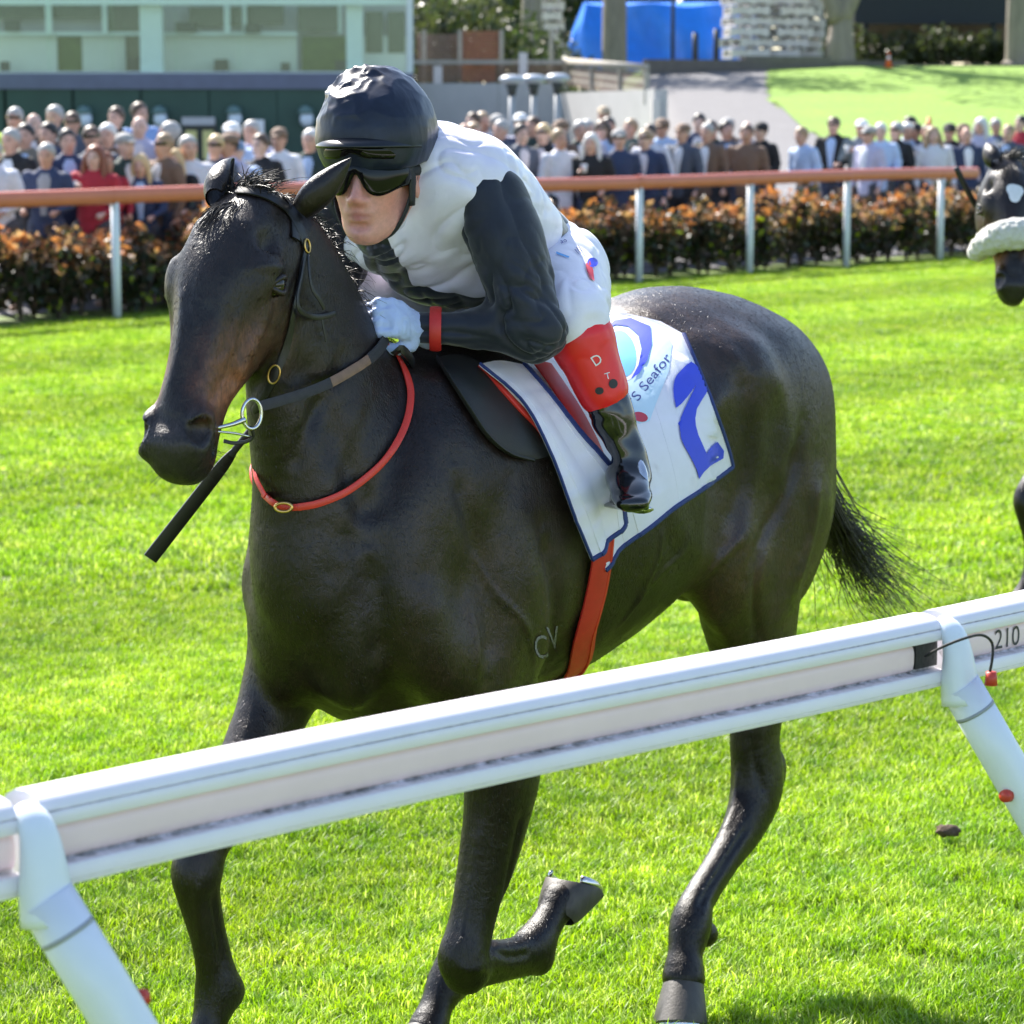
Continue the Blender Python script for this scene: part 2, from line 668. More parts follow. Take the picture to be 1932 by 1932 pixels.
# ------------------------------------------------ grass blades (one uncountable mass)
def grass_mat(name, lo, hi, tip):
    t = NT(name)
    oi = t.node('ShaderNodeObjectInfo')
    f1 = t.noise(.9, 3, .6, coord='Object')
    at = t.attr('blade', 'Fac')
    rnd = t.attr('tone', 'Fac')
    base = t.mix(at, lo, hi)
    pale = t.mix(t.ramp(rnd, [(.72, (0, 0, 0)), (.98, (1, 1, 1))]), base, tip)
    geo = t.node('ShaderNodeNewGeometry')
    nz = t.node('ShaderNodeTexNoise'); nz.inputs['Scale'].default_value = 1.1; nz.inputs['Detail'].default_value = 4
    t.link(geo.outputs['Position'], nz.inputs['Vector'])
    nz2 = t.node('ShaderNodeTexNoise'); nz2.inputs['Scale'].default_value = 7; nz2.inputs['Detail'].default_value = 3
    t.link(geo.outputs['Position'], nz2.inputs['Vector'])
    k = t.mix(1.0, t.ramp(nz.outputs['Fac'], [(.3, (.80, .88, .75)), (.7, (1.22, 1.10, 1.2))]), t.ramp(nz2.outputs['Fac'], [(.32, (.62, .74, .7)), (.62, (1.14, 1.06, 1.1))]), 'MULTIPLY')
    # mown bands running with the course
    sp = t.node('ShaderNodeVectorMath', operation='DOT_PRODUCT'); t.link(geo.outputs['Position'], sp.inputs[0]); sp.inputs[1].default_value = (RN[0], RN[1], 0)
    wv = t.node('ShaderNodeMath', operation='SINE'); ml = t.node('ShaderNodeMath', operation='MULTIPLY'); t.link(sp.outputs['Value'], ml.inputs[0]); ml.inputs[1].default_value = 2.1
    t.link(ml.outputs[0], wv.inputs[0])
    mr = t.node('ShaderNodeMapRange'); t.link(wv.outputs[0], mr.inputs[0]); mr.inputs[1].default_value = -.5; mr.inputs[2].default_value = .5; mr.inputs[3].default_value = .88; mr.inputs[4].default_value = 1.16
    k = t.mix(1.0, k, mr.outputs[0], 'MULTIPLY')
    nz3 = t.node('ShaderNodeTexNoise'); nz3.inputs['Scale'].default_value = .8; nz3.inputs['Detail'].default_value = 6; nz3.inputs['Roughness'].default_value = .7
    t.link(geo.outputs['Position'], nz3.inputs['Vector'])
    pale = t.mix(t.ramp(nz3.outputs['Fac'], [(.60, (0, 0, 0)), (.74, (.75, .75, .75))]), pale, (.26, .27, .07))
    col = t.mix(1.0, pale, k, 'MULTIPLY')
    t.set(Base_Color=col, Roughness=.45)
    t.b.inputs['Specular IOR Level'].default_value = .35
    tr = t.node('ShaderNodeBsdfTranslucent')
    tc = t.mix(1.0, col, (1.5, 1.55, .9), 'MULTIPLY')
    t.link(tc, tr.inputs['Color'])
    ms = t.node('ShaderNodeMixShader'); ms.inputs[0].default_value = .46
    t.link(t.b.outputs[0], ms.inputs[1]); t.link(tr.outputs[0], ms.inputs[2])
    t.link(ms.outputs[0], t.out.inputs['Surface'])
    return t.m


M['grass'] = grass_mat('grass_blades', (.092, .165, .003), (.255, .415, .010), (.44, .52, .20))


def clump_mesh(name, size, n, h0, h1, w, seed, segs=3):
    r = np.random.default_rng(seed)
    V = np.zeros((n, (segs + 1) * 2 - 1, 3)); 
    base = (r.random((n, 2)) - .5) * size
    hgt = r.uniform(h0, h1, n) * (1 - .35 * r.random(n) ** 3)
    az = r.uniform(0, 2 * math.pi, n); lean = r.uniform(.15, .95, n) * hgt
    da = az + r.normal(0, .5, n)
    wd = w * r.uniform(.7, 1.3, n)
    sx, sy = -np.sin(da), np.cos(da)
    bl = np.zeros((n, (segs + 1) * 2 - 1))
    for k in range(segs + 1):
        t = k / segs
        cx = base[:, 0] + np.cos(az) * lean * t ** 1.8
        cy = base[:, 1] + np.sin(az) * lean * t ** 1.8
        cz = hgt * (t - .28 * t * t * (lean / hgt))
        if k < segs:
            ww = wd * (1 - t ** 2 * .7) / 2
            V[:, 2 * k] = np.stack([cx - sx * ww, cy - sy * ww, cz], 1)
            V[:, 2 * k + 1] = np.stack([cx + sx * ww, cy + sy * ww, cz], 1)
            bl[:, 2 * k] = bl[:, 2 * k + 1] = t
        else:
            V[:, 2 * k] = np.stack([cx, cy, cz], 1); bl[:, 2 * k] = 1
    m_ = (segs + 1) * 2 - 1
    o = (np.arange(n) * m_)[:, None]
    F = []
    for k in range(segs - 1):
        a = 2 * k
        F.append(np.hstack([o + a, o + a + 1, o + a + 3])); F.append(np.hstack([o + a, o + a + 3, o + a + 2]))
    a = 2 * (segs - 1)
    F.append(np.hstack([o + a, o + a + 1, o + a + 2]))
    tone = np.repeat(r.random(n), m_)
    V = V.reshape(-1, 3)
    me = bpy.data.meshes.new(name)
    Fq = np.vstack(F).astype(np.int32)
    me.vertices.add(len(V)); me.vertices.foreach_set('co', V.astype(np.float32).ravel())
    me.loops.add(Fq.size); me.loops.foreach_set('vertex_index', Fq.ravel())
    me.polygons.add(len(Fq)); me.polygons.foreach_set('loop_start', np.arange(0, Fq.size, 3, dtype=np.int32))
    me.update(calc_edges=True)
    for nm, vals in (('blade', bl.ravel()), ('tone', tone)):
        a_ = me.attributes.new(nm, 'FLOAT', 'POINT'); a_.data.foreach_set('value', vals.astype(np.float32))
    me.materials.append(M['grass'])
    return me


def scatter(name, pts, scales, protos, seed):
    """one object that instances grass clumps on points with geometry nodes"""
    coll = bpy.data.collections.new(name + '_clumps')
    for i, me in enumerate(protos):
        coll.objects.link(bpy.data.objects.new(name + '_clump', me))
    me = bpy.data.meshes.new(name)
    me.vertices.add(len(pts)); me.vertices.foreach_set('co', np.asarray(pts, np.float32).ravel())
    a = me.attributes.new('s', 'FLOAT', 'POINT'); a.data.foreach_set('value', np.asarray(scales, np.float32))
    o = bpy.data.objects.new(name, me); COL.objects.link(o)
    g = bpy.data.node_groups.new(name, 'GeometryNodeTree')
    g.interface.new_socket('Geometry', in_out='INPUT', socket_type='NodeSocketGeometry')
    g.interface.new_socket('Geometry', in_out='OUTPUT', socket_type='NodeSocketGeometry')
    N, Lk = g.nodes, g.links
    i_, o_ = N.new('NodeGroupInput'), N.new('NodeGroupOutput')
    ci = N.new('GeometryNodeCollectionInfo'); ci.inputs['Collection'].default_value = coll
    ci.inputs['Separate Children'].default_value = True; ci.inputs['Reset Children'].default_value = True
    ip = N.new('GeometryNodeInstanceOnPoints'); ip.inputs['Pick Instance'].default_value = True
    rv = N.new('FunctionNodeRandomValue'); rv.data_type = 'FLOAT_VECTOR'
    rv.inputs[0].default_value = (-.06, -.06, 0); rv.inputs[1].default_value = (.06, .06, 6.283); rv.inputs['Seed'].default_value = seed
    at = N.new('GeometryNodeInputNamedAttribute'); at.data_type = 'FLOAT'; at.inputs['Name'].default_value = 's'
    Lk.new(i_.outputs[0], ip.inputs['Points']); Lk.new(ci.outputs[0], ip.inputs['Instance'])
    Lk.new(rv.outputs[0], ip.inputs['Rotation']); Lk.new(at.outputs[0], ip.inputs['Scale'])
    Lk.new(ip.outputs[0], o_.inputs[0])
    mod = o.modifiers.new('scatter', 'NODES'); mod.node_group = g
    tag(o, kind='stuff')
    return o


def field_pts(step, y0, y1, margin, jit, keep=None):
    out = []
    y = y0
    while y < y1:
        w0, w1 = -.200 * y - margin, .200 * y + margin
        xs = np.arange(w0, w1, step)
        P = np.stack([xs + rng.normal(0, jit, len(xs)), y + rng.normal(0, jit, len(xs))], 1)
        out.append(P); y += step
    P = np.vstack(out)
    d = rail_d(P[:, 0], P[:, 1])
    k = d < -.05
    if keep is not None: k &= keep(P)
    P = P[k]
    return np.hstack([P, np.zeros((len(P), 1))])


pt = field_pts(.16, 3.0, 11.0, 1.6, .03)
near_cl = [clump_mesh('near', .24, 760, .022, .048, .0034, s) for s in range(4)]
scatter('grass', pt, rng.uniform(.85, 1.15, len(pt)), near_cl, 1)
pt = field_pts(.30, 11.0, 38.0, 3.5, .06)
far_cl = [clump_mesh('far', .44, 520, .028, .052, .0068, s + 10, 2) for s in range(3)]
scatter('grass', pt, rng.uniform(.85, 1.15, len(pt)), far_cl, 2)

# a clod of earth kicked out of the turf
m('earth', (.085, .055, .035), .95, .35, 60, .8, 90, .01)
bm = bmesh.new()
bmesh.ops.create_icosphere(bm, subdivisions=3, radius=1)
for v in bm.verts:
    q = np.array([v.co])
    v.co *= 1 + .35 * vnoise(q, 2.2, 2)[0] + .15 * vnoise(q, 6, 3)[0]
    v.co = Vector((v.co.x * .034, v.co.y * .022, v.co.z * .016 + .05))
o = bm_obj('clod', bm, M['earth'])
p = at_z(1787, 1568, .05)
o.location = (p[0], p[1], 0)
tag(o, 'small brown clod of earth lying on the grass right of the horse', 'clod')

# ------------------------------------------------ far running rail
m('rail_coral', (.60, .155, .085), .45, .06, 6, coat=.2)
m('post_white', (.72, .75, .78), .5, .05, 8)
RAIL_Z = 1.235
ts = [-.276, -.138, 0, .138, .276, .414, .5515, .702, .8465, 1.0, 1.15, 1.30]
far_rail = empty('running_rail', (RA[0], RA[1], 0))
tag(far_rail, 'long coral red running rail on white posts in front of the hedge and crowd', 'rail')
mb = MB()
t_ = np.linspace(-.33, 1.06, 40)
P = np.array([[RA[0] + RD[0] * 14.85 * t, RA[1] + RD[1] * 14.85 * t, RAIL_Z - .03 + .012 * math.sin(t * 9)] for t in t_])
mb.tube(P, .058, .078, ref=(RN[0], RN[1], 0), seg=20, power=2.6)
def wparts(parent, *os):
    for o in os:
        o.parent = parent
        o.matrix_parent_inverse = parent.matrix_basis.inverted() if hasattr(parent, 'matrix_basis') else Matrix()
wparts(far_rail, mb.build('rail_tube', M['rail_coral']))
for t in ts:
    x, y = RA + RD * 14.85 * t
    P = [[x, y, -.02], [x, y, .5], [x, y, RAIL_Z - .07]]
    wparts(far_rail, MB().tube(P, .046, .040, ref=(RN[0], RN[1], 0), seg=14).build('post', M['post_white']))
    P = np.array([[x + RD[0] * k, y + RD[1] * k, RAIL_Z - .03] for k in (-.045, .045)])
    wparts(far_rail, MB().tube(P, .061, .081, ref=(RN[0], RN[1], 0), seg=20, power=2.6, cap=False).build('collar', M['rail_coral']))

# ------------------------------------------------ near running rail
NA = np.array([-.551, 2.909]); NB = np.array([.792, 4.183])
ND = (NB - NA) / np.linalg.norm(NB - NA); NN = np.array([ND[1], -ND[0]])     # towards the camera


def plastic(name, col, grime=None):
    t = NT(name)
    f = t.noise(7, 5, .65); g = t.noise(55, 5, .7)
    c = t.ramp(f, [(.3, tuple(x * .93 for x in col)), (.7, col)])
    if grime is not None:
        d = t.attr('dirt', 'Fac')
        mul = t.node('ShaderNodeMath', operation='MULTIPLY'); t.link(d, mul.inputs[0])
        t.link(t.ramp(g, [(.38, (0, 0, 0)), (.66, (1, 1, 1))]), mul.inputs[1])
        c = t.mix(mul.outputs[0], c, grime)
    t.set(Base_Color=c, Roughness=t.ramp(g, [(.3, (.28,) * 3), (.7, (.42,) * 3)]))
    t.b.inputs['Coat Weight'].default_value = .08
    t.b.inputs['Coat Roughness'].default_value = .2
    t.bump(g, .06, .002)
    return t.m


M['rail_white'] = plastic('rail_white', (.82, .77, .82), (.10, .09, .075))
M['rail_shade_pink'] = plastic('rail_shade_pink', (.88, .66, .70), (.22, .19, .17))  # coloured shading of the rail's recess put into the base colour
M['post_plastic'] = plastic('post_plastic', (.76, .80, .86))
m('rubber_black', (.02, .018, .016), .7, .3, 60, .5, 120, .004)
m('red_plastic', (.55, .05, .03), .4, .1, 40)
ZR = 1.1090                                     # underside of the rail
prof = [(-.040, .004), (-.045, .025), (-.045, .072), (-.037, .094), (-.018, .1035), (.004, .1055), (.020, .1025), (.0295, .0970), (.0345, .0895), (.0352, .0865), (.0325, .0855), (.0360, .0845),
        (.0378, .0810), (.0382, .0720), (.0366, .0690), (.0290, .0680), (.0230, .0670), (.0222, .0270), (.0240, .0250), (.0365, .0243), (.0420, .0235), (.0440, .0210), (.0440, .0070), (.0420, .0055), (.0425, .0042), (.041, .000), (.034, -.002), (.0, -.002)]
dirt = [0, 0, 0, 0, 0, 0, 0, 0, 0, .15, .5, .1, 0, 0, 0, .1, .1, 1.0, 1.0, .35, .1, 0, 0, .3, 0, 0, 0, 0]


def rail_piece(name, s0, s1, a, b, mat_, parent, closed=True, nseg=30):
    pr = prof[a:b]
    n = len(pr)
    ss = np.linspace(s0, s1, nseg)
    V = np.array([[NA[0] + ND[0] * s + NN[0] * u, NA[1] + ND[1] * s + NN[1] * u, ZR + w + .003 * math.sin(s * 3.1)] for s in ss for u, w in pr])
    f = []
    for i in range(nseg - 1):
        for j in range(n if closed else n - 1):
            k = (j + 1) % n
            f.append([i * n + j, i * n + k, (i + 1) * n + k, (i + 1) * n + j])
    if closed:
        f.append([j for j in range(n)]); f.append([(nseg - 1) * n + j for j in range(n)][::-1])
    o = mesh_np(name, V, f, mat_, parent)
    float_attr(o, 'dirt', np.tile(np.array(dirt[a:b]), nseg))
    return auto_smooth(o, 40)


near_rail = empty('running_rail', (NA[0], NA[1], 0))
tag(near_rail, 'white grooved plastic running rail close to the camera with slanting posts', 'rail')
POSTS = [.000, 1.632]


def rparts(*os):
    for o in os:
        o.parent = near_rail
        o.matrix_parent_inverse = Matrix.Translation((-NA[0], -NA[1], 0))


for s0, s1 in ((-.9, -.018), (.014, 1.617), (1.647, 2.6)):
    rparts(rail_piece('rail_section', s0, s1, 0, len(prof), M['rail_white'], None))
# strip filling the channel; its pink paints in the coloured shade there
for s0, s1 in ((-.9, -.018), (.014, 1.559), (1.659, 2.6)):
    ss = np.linspace(s0, s1, 40)
    pr = [(.0236, .0668), (.0270, .063), (.0290, .055), (.0290, .040), (.0270, .031), (.0236, .0272)]
    n = len(pr)
    V = np.array([[NA[0] + ND[0] * s + NN[0] * u, NA[1] + ND[1] * s + NN[1] * u, ZR + w + .003 * math.sin(s * 3.1)] for s in ss for u, w in pr])
    f = [[i * n + j, i * n + j + 1, (i + 1) * n + j + 1, (i + 1) * n + j] for i in range(39) for j in range(n - 1)]
    f += [list(range(n)), [39 * n + j for j in range(n)][::-1]]
    o = mesh_np('shade_strip', V, f, M['rail_shade_pink'])
    float_attr(o, 'dirt', np.tile(np.array([.1, 0, 0, 0, .12, .9]), 40))
    rparts(o)
# joint with dark rubber plug before the right post
c = NA + ND * 1.587 + NN * .0255
rparts(auto_smooth(MB().box((c[0], c[1], ZR + .047), (.052, .010, .039), math.atan2(ND[1], ND[0])).build('joint_plug', M['rubber_black']), 30))
LEAN = np.array([NN[0] * .53 + ND[0] * .474, NN[1] * .53 + ND[1] * .474, -1.2])
for s in POSTS:
    c = NA + ND * s
    b0 = np.array([c[0] + NN[0] * .030, c[1] + NN[1] * .030, ZR + .105])
    tilt = LEAN / np.linalg.norm(LEAN)
    # bracket hooked over the rail
    P = [np.array([c[0] + NN[0] * u, c[1] + NN[1] * u, ZR + w]) for u, w in ((.020, .090), (.036, .084), (.048, .068), (.055, .040), (.058, .010), (.064, -.030))]
    A = catmull(np.hstack([np.array(P), np.array([[.014, .010], [.019, .014], [.023, .017], [.027, .021], [.030, .026], [.0315, .030]])]), 4)
    rparts(MB().tube(A[:, :3], A[:, 3], A[:, 4], ref=(ND[0], ND[1], 0), seg=22).build('bracket', M['post_plastic']))
    top = np.array([c[0] + NN[0] * .060, c[1] + NN[1] * .060, ZR - .002])
    P = np.array([top + LEAN * k for k in np.linspace(0, .94, 12)])
    P[:, 2] = np.maximum(P[:, 2], -.02)
    rparts(MB().tube(P, .0325, .0310, ref=(ND[0], ND[1], 0), seg=26).build('post', M['post_plastic']))
    Q = np.array([top + LEAN * k for k in (.030, .034)])
    rparts(MB().tube(Q, .0331, .0316, ref=(ND[0], ND[1], 0), seg=26).build('seam', m('seam_grey', (.30, .32, .36), .5, .1, 40)))
    # red pegs through the post
    for k, sd in ((.10, 1), (.135, -1)):
        q = top + LEAN * k + np.array([ND[0], ND[1], 0]) * (.0335 * sd)
        qq = np.array([q, q + np.array([ND[0], ND[1], 0]) * (.012 * sd)])
        rparts(MB().tube(qq, [.0105, .009], ref=(0, 0, 1), seg=14).build('peg', M['red_plastic']))
# cable looped over the right post
pts = [at_depth(1746, 1238, 3.96), at_depth(1775, 1222, 3.90), at_depth(1815, 1206, 3.89), at_depth(1850, 1198, 3.92), at_depth(1870, 1210, 3.94), at_depth(1873, 1235, 3.94), at_depth(1867, 1272, 3.94)]
rparts(MB().tube(catmull(pts, 5), .0022, seg=8).build('cable', M['rubber_black']))
q = at_depth(1870, 1280, 3.94)
rparts(MB().tube([q + np.array([0, 0, .010]), q - np.array([0, 0, .010])], [.008, .010], ref=(1, 0, 0), seg=12).build('cable_plug', M['red_plastic']))
# stencilled number on the right section
cu = bpy.data.curves.new('stencil', 'FONT'); cu.body = '210'; cu.size = .044
ob = bpy.data.objects.new('stencil', cu); COL.objects.link(ob)
me = bpy.data.meshes.new_from_object(ob); bpy.data.objects.remove(ob)
o = bpy.data.objects.new('stencil', me); COL.objects.link(o)
me.materials.append(m('stencil_black', (.05, .045, .05), .6, .3, 100))
c = NA + ND * 1.757 + NN * .0296
o.matrix_world = Matrix.Translation((c[0], c[1], ZR + .031)) @ Matrix(((ND[0], 0, NN[0], 0), (ND[1], 0, NN[1], 0), (0, 1, 0, 0), (0, 0, 0, 1)))
rparts(o)
# ---------------------------------------------------------------- hedge, trees, buildings beyond the far rail
def leaf_cloud(centres, radii, n, size, seed, sq=.55, flat=0.0):
    """leaf quads spread through several lobes; returns verts, faces, per-vertex (height 0..1, random)"""
    r = np.random.default_rng(seed)
    w = np.array([np.prod(x) for x in radii]); w = w / w.sum()
    k = r.choice(len(centres), n, p=w)
    d = r.normal(0, 1, (n, 3)); d /= np.linalg.norm(d, axis=1)[:, None]
    rad = r.uniform(.35, 1.0, n) ** .45
    P = np.array(centres)[k] + d * np.array(radii)[k] * rad[:, None]
    a = r.normal(0, 1, (n, 3)); a[:, 2] *= 1 - flat; a /= np.linalg.norm(a, axis=1)[:, None]
    b = np.cross(a, r.normal(0, 1, (n, 3))); b /= np.linalg.norm(b, axis=1)[:, None]
    s = size * r.uniform(.6, 1.4, n)[:, None]
    V = np.stack([P - a * s, P + b * s * sq, P + a * s, P - b * s * sq], 1).reshape(-1, 3)
    F = np.arange(4 * n).reshape(-1, 4)
    return V, F, np.repeat(r.random(n), 4)


def leaf_mat(name, tones, rough=.45, trans=.35):
    t = NT(name)
    c = t.attr('leaf')
    t.set(Base_Color=c, Roughness=rough)
    tr = t.node('ShaderNodeBsdfTranslucent')
    t.link(t.mix(1.0, c, (1.3, 1.4, .9), 'MULTIPLY'), tr.inputs['Color'])
    ms = t.node('ShaderNodeMixShader'); ms.inputs[0].default_value = trans
    t.link(t.b.outputs[0], ms.inputs[1]); t.link(tr.outputs[0], ms.inputs[2])
    t.link(ms.outputs[0], t.out.inputs['Surface'])
    return t.m


M['leaf'] = leaf_mat('leaves', None)
m('bark_brown', (.10, .075, .055), .9, .3, 20, .8, 30, .02, stretch=(1, 1, .2))
m('bark_grey', (.235, .20, .165), .9, .25, 6, .9, 12, .03, stretch=(1, 1, .25))


def shrub_mesh(seed):
    r = np.random.default_rng(seed)
    lob = [((r.uniform(-.16, .16), r.uniform(-.16, .16), r.uniform(.22, .72)), (r.uniform(.16, .26), r.uniform(.16, .26), r.uniform(.14, .24))) for _ in range(7)]
    V, F, rn = leaf_cloud([l[0] for l in lob], [l[1] for l in lob], 560, .050, seed)
    V[:, 2] = np.maximum(V[:, 2], .01)
    h = np.repeat(V.reshape(-1, 4, 3)[:, :, 2].mean(1), 4)
    C = np.zeros((len(V), 3))
    tip = np.clip((h - .46) / .22, 0, 1) * (vnoise(V * 1.0, 7, seed) > -.25)
    dark = np.array([.022, .034, .014]); brown = np.array([.060, .040, .026]); orange = np.array([.46, .175, .070]); pale = np.array([.56, .33, .19]); yel = np.array([.30, .36, .02])
    C[:] = dark + (brown - dark) * (rn[:, None] > .55)
    sel = rn < tip * .66
    C[sel] = orange; C[sel & (rn < .22)] = pale
    C[(rn > .955) & (h < .6)] = yel
    return V, F, C


SHRUBS = []
for s in range(6):
    V, F, C = shrub_mesh(40 + s)
    o = mesh_np('foliage', V, F, M['leaf'], None, smooth=False)
    color_attr(o, 'leaf', C)
    SHRUBS.append(o.data)
    bpy.data.objects.remove(o)
stem_me = []
for s in range(2):
    mb = MB()
    r = np.random.default_rng(s)
    for k in range(6):
        a = r.uniform(0, 6.28)
        mb.tube([[0, 0, -.02], [.07 * math.cos(a), .07 * math.sin(a), .25], [.2 * math.cos(a), .2 * math.sin(a), .62]], [.012, .009, .005], ref=(1, .1, 0), seg=5)
    o = mb.build('stem', M['bark_brown']); stem_me.append(o.data); bpy.data.objects.remove(o)
k = 0
for s in np.arange(-6.5, 19.0, .40):
    if 2.0 < s < 2.35: continue
    for row_ in (0, 1):
        if row_ and rng.random() < .35: continue
        x, y = RA + RD * (s + rng.normal(0, .06) + .2 * row_) + RN * (.46 + .36 * row_ + rng.normal(0, .05))
        e = empty('shrub', (x, y, float(ground_z(x, y))), rng.uniform(0, 6.28))
        sc = rng.uniform(.88, 1.12)
        e.scale = (sc * 1.05, sc * 1.05, sc * rng.uniform(.94, 1.16))
        tag(e, 'bushy shrub with orange young leaves in the hedge behind the coral rail', 'shrub', 'orange tipped shrubs in the hedge behind the far rail')
        link(bpy.data.objects.new('foliage', SHRUBS[k % 6]), e)
        link(bpy.data.objects.new('stem', stem_me[k % 2]), e)
        k += 1


def slab(name, a, b, z0, z1, thick, material, parent=None, back=0.0):
    """upright slab between two ground points"""
    a, b = np.asarray(a, float)[:2], np.asarray(b, float)[:2]
    d = b - a; L = np.linalg.norm(d); d /= L
    n = np.array([-d[1], d[0]])
    c = (a + b) / 2 + n * (back + thick / 2)
    o = MB().box((c[0], c[1], (z0 + z1) / 2), (L, thick, z1 - z0), math.atan2(d[1], d[0])).build(name, material, None, smooth=False)
    if parent is not None:
        o.parent = parent
        o.matrix_parent_inverse = parent.matrix_basis.inverted()
    return o


def P2(x, Y):
    """plan position seen at image column x, Y metres out"""
    return np.array([(x - 966) / FPX * Y * 1.0, Y])


def zat(y, Y):
    return at_depth(966, y, Y)[2]


def pxslab(name, x0, x1, y0, y1, Y, thick, material, parent=None, back=0.0):
    """slab facing the track that covers the image box x0..x1, y0..y1 when Y metres out"""
    k0 = at_depth(x0, y1, Y); k1 = at_depth(x1, y0, Y)
    return slab(name, k0, (k1[0], Y), k0[2], k1[2], thick, material, parent, back)


m('wall_green', (.022, .062, .046), .6, .18, 1.2, .1, 30, .01)
m('coping_navy', (.10, .115, .18), .5, .12, 4)
m('panel_cream', (.60, .61, .54), .6, .05, 2)
m('panel_lilac', (.34, .33, .36), .6, .06, 2)
m('mullion_mint', (.62, .69, .665), .45, .04, 4)
m('window_green', (.020, .036, .024), .25, .4, 1.5)
m('hedge_green', (.075, .115, .025), .8, .3, 5)
m('dark_box', (.03, .035, .035), .6, .2, 10)
m('door_yellow', (.60, .55, .22), .6, .08, 4)
m('sign_grey', (.42, .42, .45), .5, .06, 4)
m('board_white', (.70, .72, .76), .5, .04, 4)
t = NT('front_glass')
gl = t.node('ShaderNodeBsdfGlossy'); gl.inputs['Roughness'].default_value = .05; gl.inputs['Color'].default_value = (.8, .95, .88, 1)
tp_ = t.node('ShaderNodeBsdfTransparent'); tp_.inputs['Color'].default_value = (.93, .98, .955, 1)
ms = t.node('ShaderNodeMixShader'); ms.inputs[0].default_value = .04
t.link(tp_.outputs[0], ms.inputs[1]); t.link(gl.outputs[0], ms.inputs[2]); t.link(ms.outputs[0], t.out.inputs['Surface'])
M['glass'] = t.m

# dark green boundary wall with navy coping, wall lamps, doorway and notice board
WY = 62.0
wall = empty('boundary_wall', (*P2(350, WY), 0))
tag(wall, 'dark green wall with navy coping behind the crowd on the left', 'wall')
xs = [-120, 12, 140, 268, 396, 524, 652, 778]
for a, b in zip(xs[:-1], xs[1:]):
    pxslab('panel', a + 1, b - 1, 168, 420, WY, .12, M['wall_green'], wall)
pxslab('coping', -122, 780, 138, 168, WY - .06, .26, M['coping_navy'], wall)
ent = pxslab('doorway', 345, 410, 236, 300, WY - .03, .05, M['dark_box'], wall)
for a, b in ((351, 371), (383, 403)):
    pxslab('door_panel', a, b, 246, 300, WY - .09, .04, M['door_yellow'], wall)
pxslab('lintel', 343, 405, 221, 236, WY - .14, .12, M['sign_grey'], wall)
nb = pxslab('notice_board', 474, 498, 226, 280, WY - .30, .05, M['board_white'])
for x_ in (478, 494):
    k0 = at_depth(x_, 270, WY - .26)
    leg = MB().tube([[k0[0], k0[1], float(ground_z(k0[0], k0[1])) - .02], [k0[0], k0[1], zat(270, WY)]], .03, seg=8).build('leg', M['sign_grey'], None)
    leg.parent = nb
tag(nb, 'plain white notice board standing before the dark green wall', 'notice board')
m('lamp_opal', (.62, .70, .80), .3, .05, 10)
m('lamp_hood', (.10, .17, .16), .5, .2, 10)
for i, x_ in enumerate((159, 301, 442, 577)):
    c = at_depth(x_, 219, WY - .22)
    e = empty('wall_lamp', c)
    bm = bmesh.new()
    bmesh.ops.create_uvsphere(bm, u_segments=18, v_segments=12, radius=.165, matrix=Matrix.Translation((.02, 0, -.06)) @ Matrix.Diagonal((.95, .95, 1.15, 1)))
    bm_obj('globe', bm, M['lamp_opal'], e)
    bm = bmesh.new()
    bmesh.ops.create_uvsphere(bm, u_segments=18, v_segments=12, radius=.185, matrix=Matrix.Translation((0, 0, .05)))
    bmesh.ops.delete(bm, geom=[f for f in bm.faces if f.calc_center_median().z < .04], context='FACES')
    bmesh.ops.solidify(bm, geom=bm.faces[:], thickness=.015)
    bm_obj('hood', bm, M['lamp_hood'], e)
    MB().tube([[0, .0, .18], [0, .12, .22], [0, .24, .16]], .025, seg=8).build('bracket', M['lamp_hood'], e)
    tag(e, ['wall lamp on the dark green wall, leftmost of four above the crowd', 'second wall lamp from the left on the dark green wall', 'wall lamp on the green wall above the white notice board', 'wall lamp on the green wall nearest the jockey\'s cap'][i], 'wall lamp', 'wall lamps along the green wall')

# glass fronted building on top of the wall
BY = 64.5
bld = empty('glass_building', (*P2(350, BY), zat(137, BY)))
tag(bld, 'pale building with green glass front and cream panels above the dark green wall', 'building')
F0 = BY + 1.6                                   # the inner wall stands behind the glass
pxslab('back_wall', -150, 770, -140, 137, F0 + .4, .2, M['panel_lilac'], bld)
pxslab('floor_slab', -150, 772, 135, 150, BY - .1, 3.0, M['mullion_mint'], bld)
for a, b, m_ in ((-60, 107, 'panel_cream'), (156, 236, 'panel_cream'), (302, 560, 'panel_cream'), (108, 155, 'hedge_green'), (237, 265, 'window_green'), (570, 652, 'hedge_green'), (684, 766, 'panel_cream')):
    pxslab('panel' if m_ == 'panel_cream' else 'opening', a, b, 68, 134, F0 + (.15 if m_ == 'panel_cream' else .3), .08, M[m_], bld)
for a, b, c_, d_ in ((-70, 84, 6, 34), (98, 191, 6, 34), (203, 224, 6, 60), (226, 262, 8, 62), (357, 422, 13, 49), (434, 456, 13, 50), (466, 535, 10, 46), (562, 640, 12, 60), (690, 722, 22, 100), (732, 764, 22, 100)):
    f_ = pxslab('window', a, b, c_, d_, F0 + .12, .06, M['window_green'], bld)
for a, b, c_, d_ in ((8, 34, 38, 58), (331, 369, 42, 60), (462, 490, 46, 62), (404, 429, 112, 134), (0, 14, 116, 136), (530, 545, 118, 134), (632, 654, 114, 136), (240, 262, 108, 136)):
    pxslab('planter', a, b, c_, d_, BY + 1.2, .3, M['dark_box'], bld)
for a, b in ((265, 302), (654, 682)):
    pxslab('column', a, b, -140, 135, BY + .5, .4, M['mullion_mint'], bld)
for a, b in ((86, 96), (193, 201), (423, 433), (458, 464), (638, 644)):
    pxslab('mullion', a, b, -20, 64, BY + 1.3, .1, M['mullion_mint'], bld)
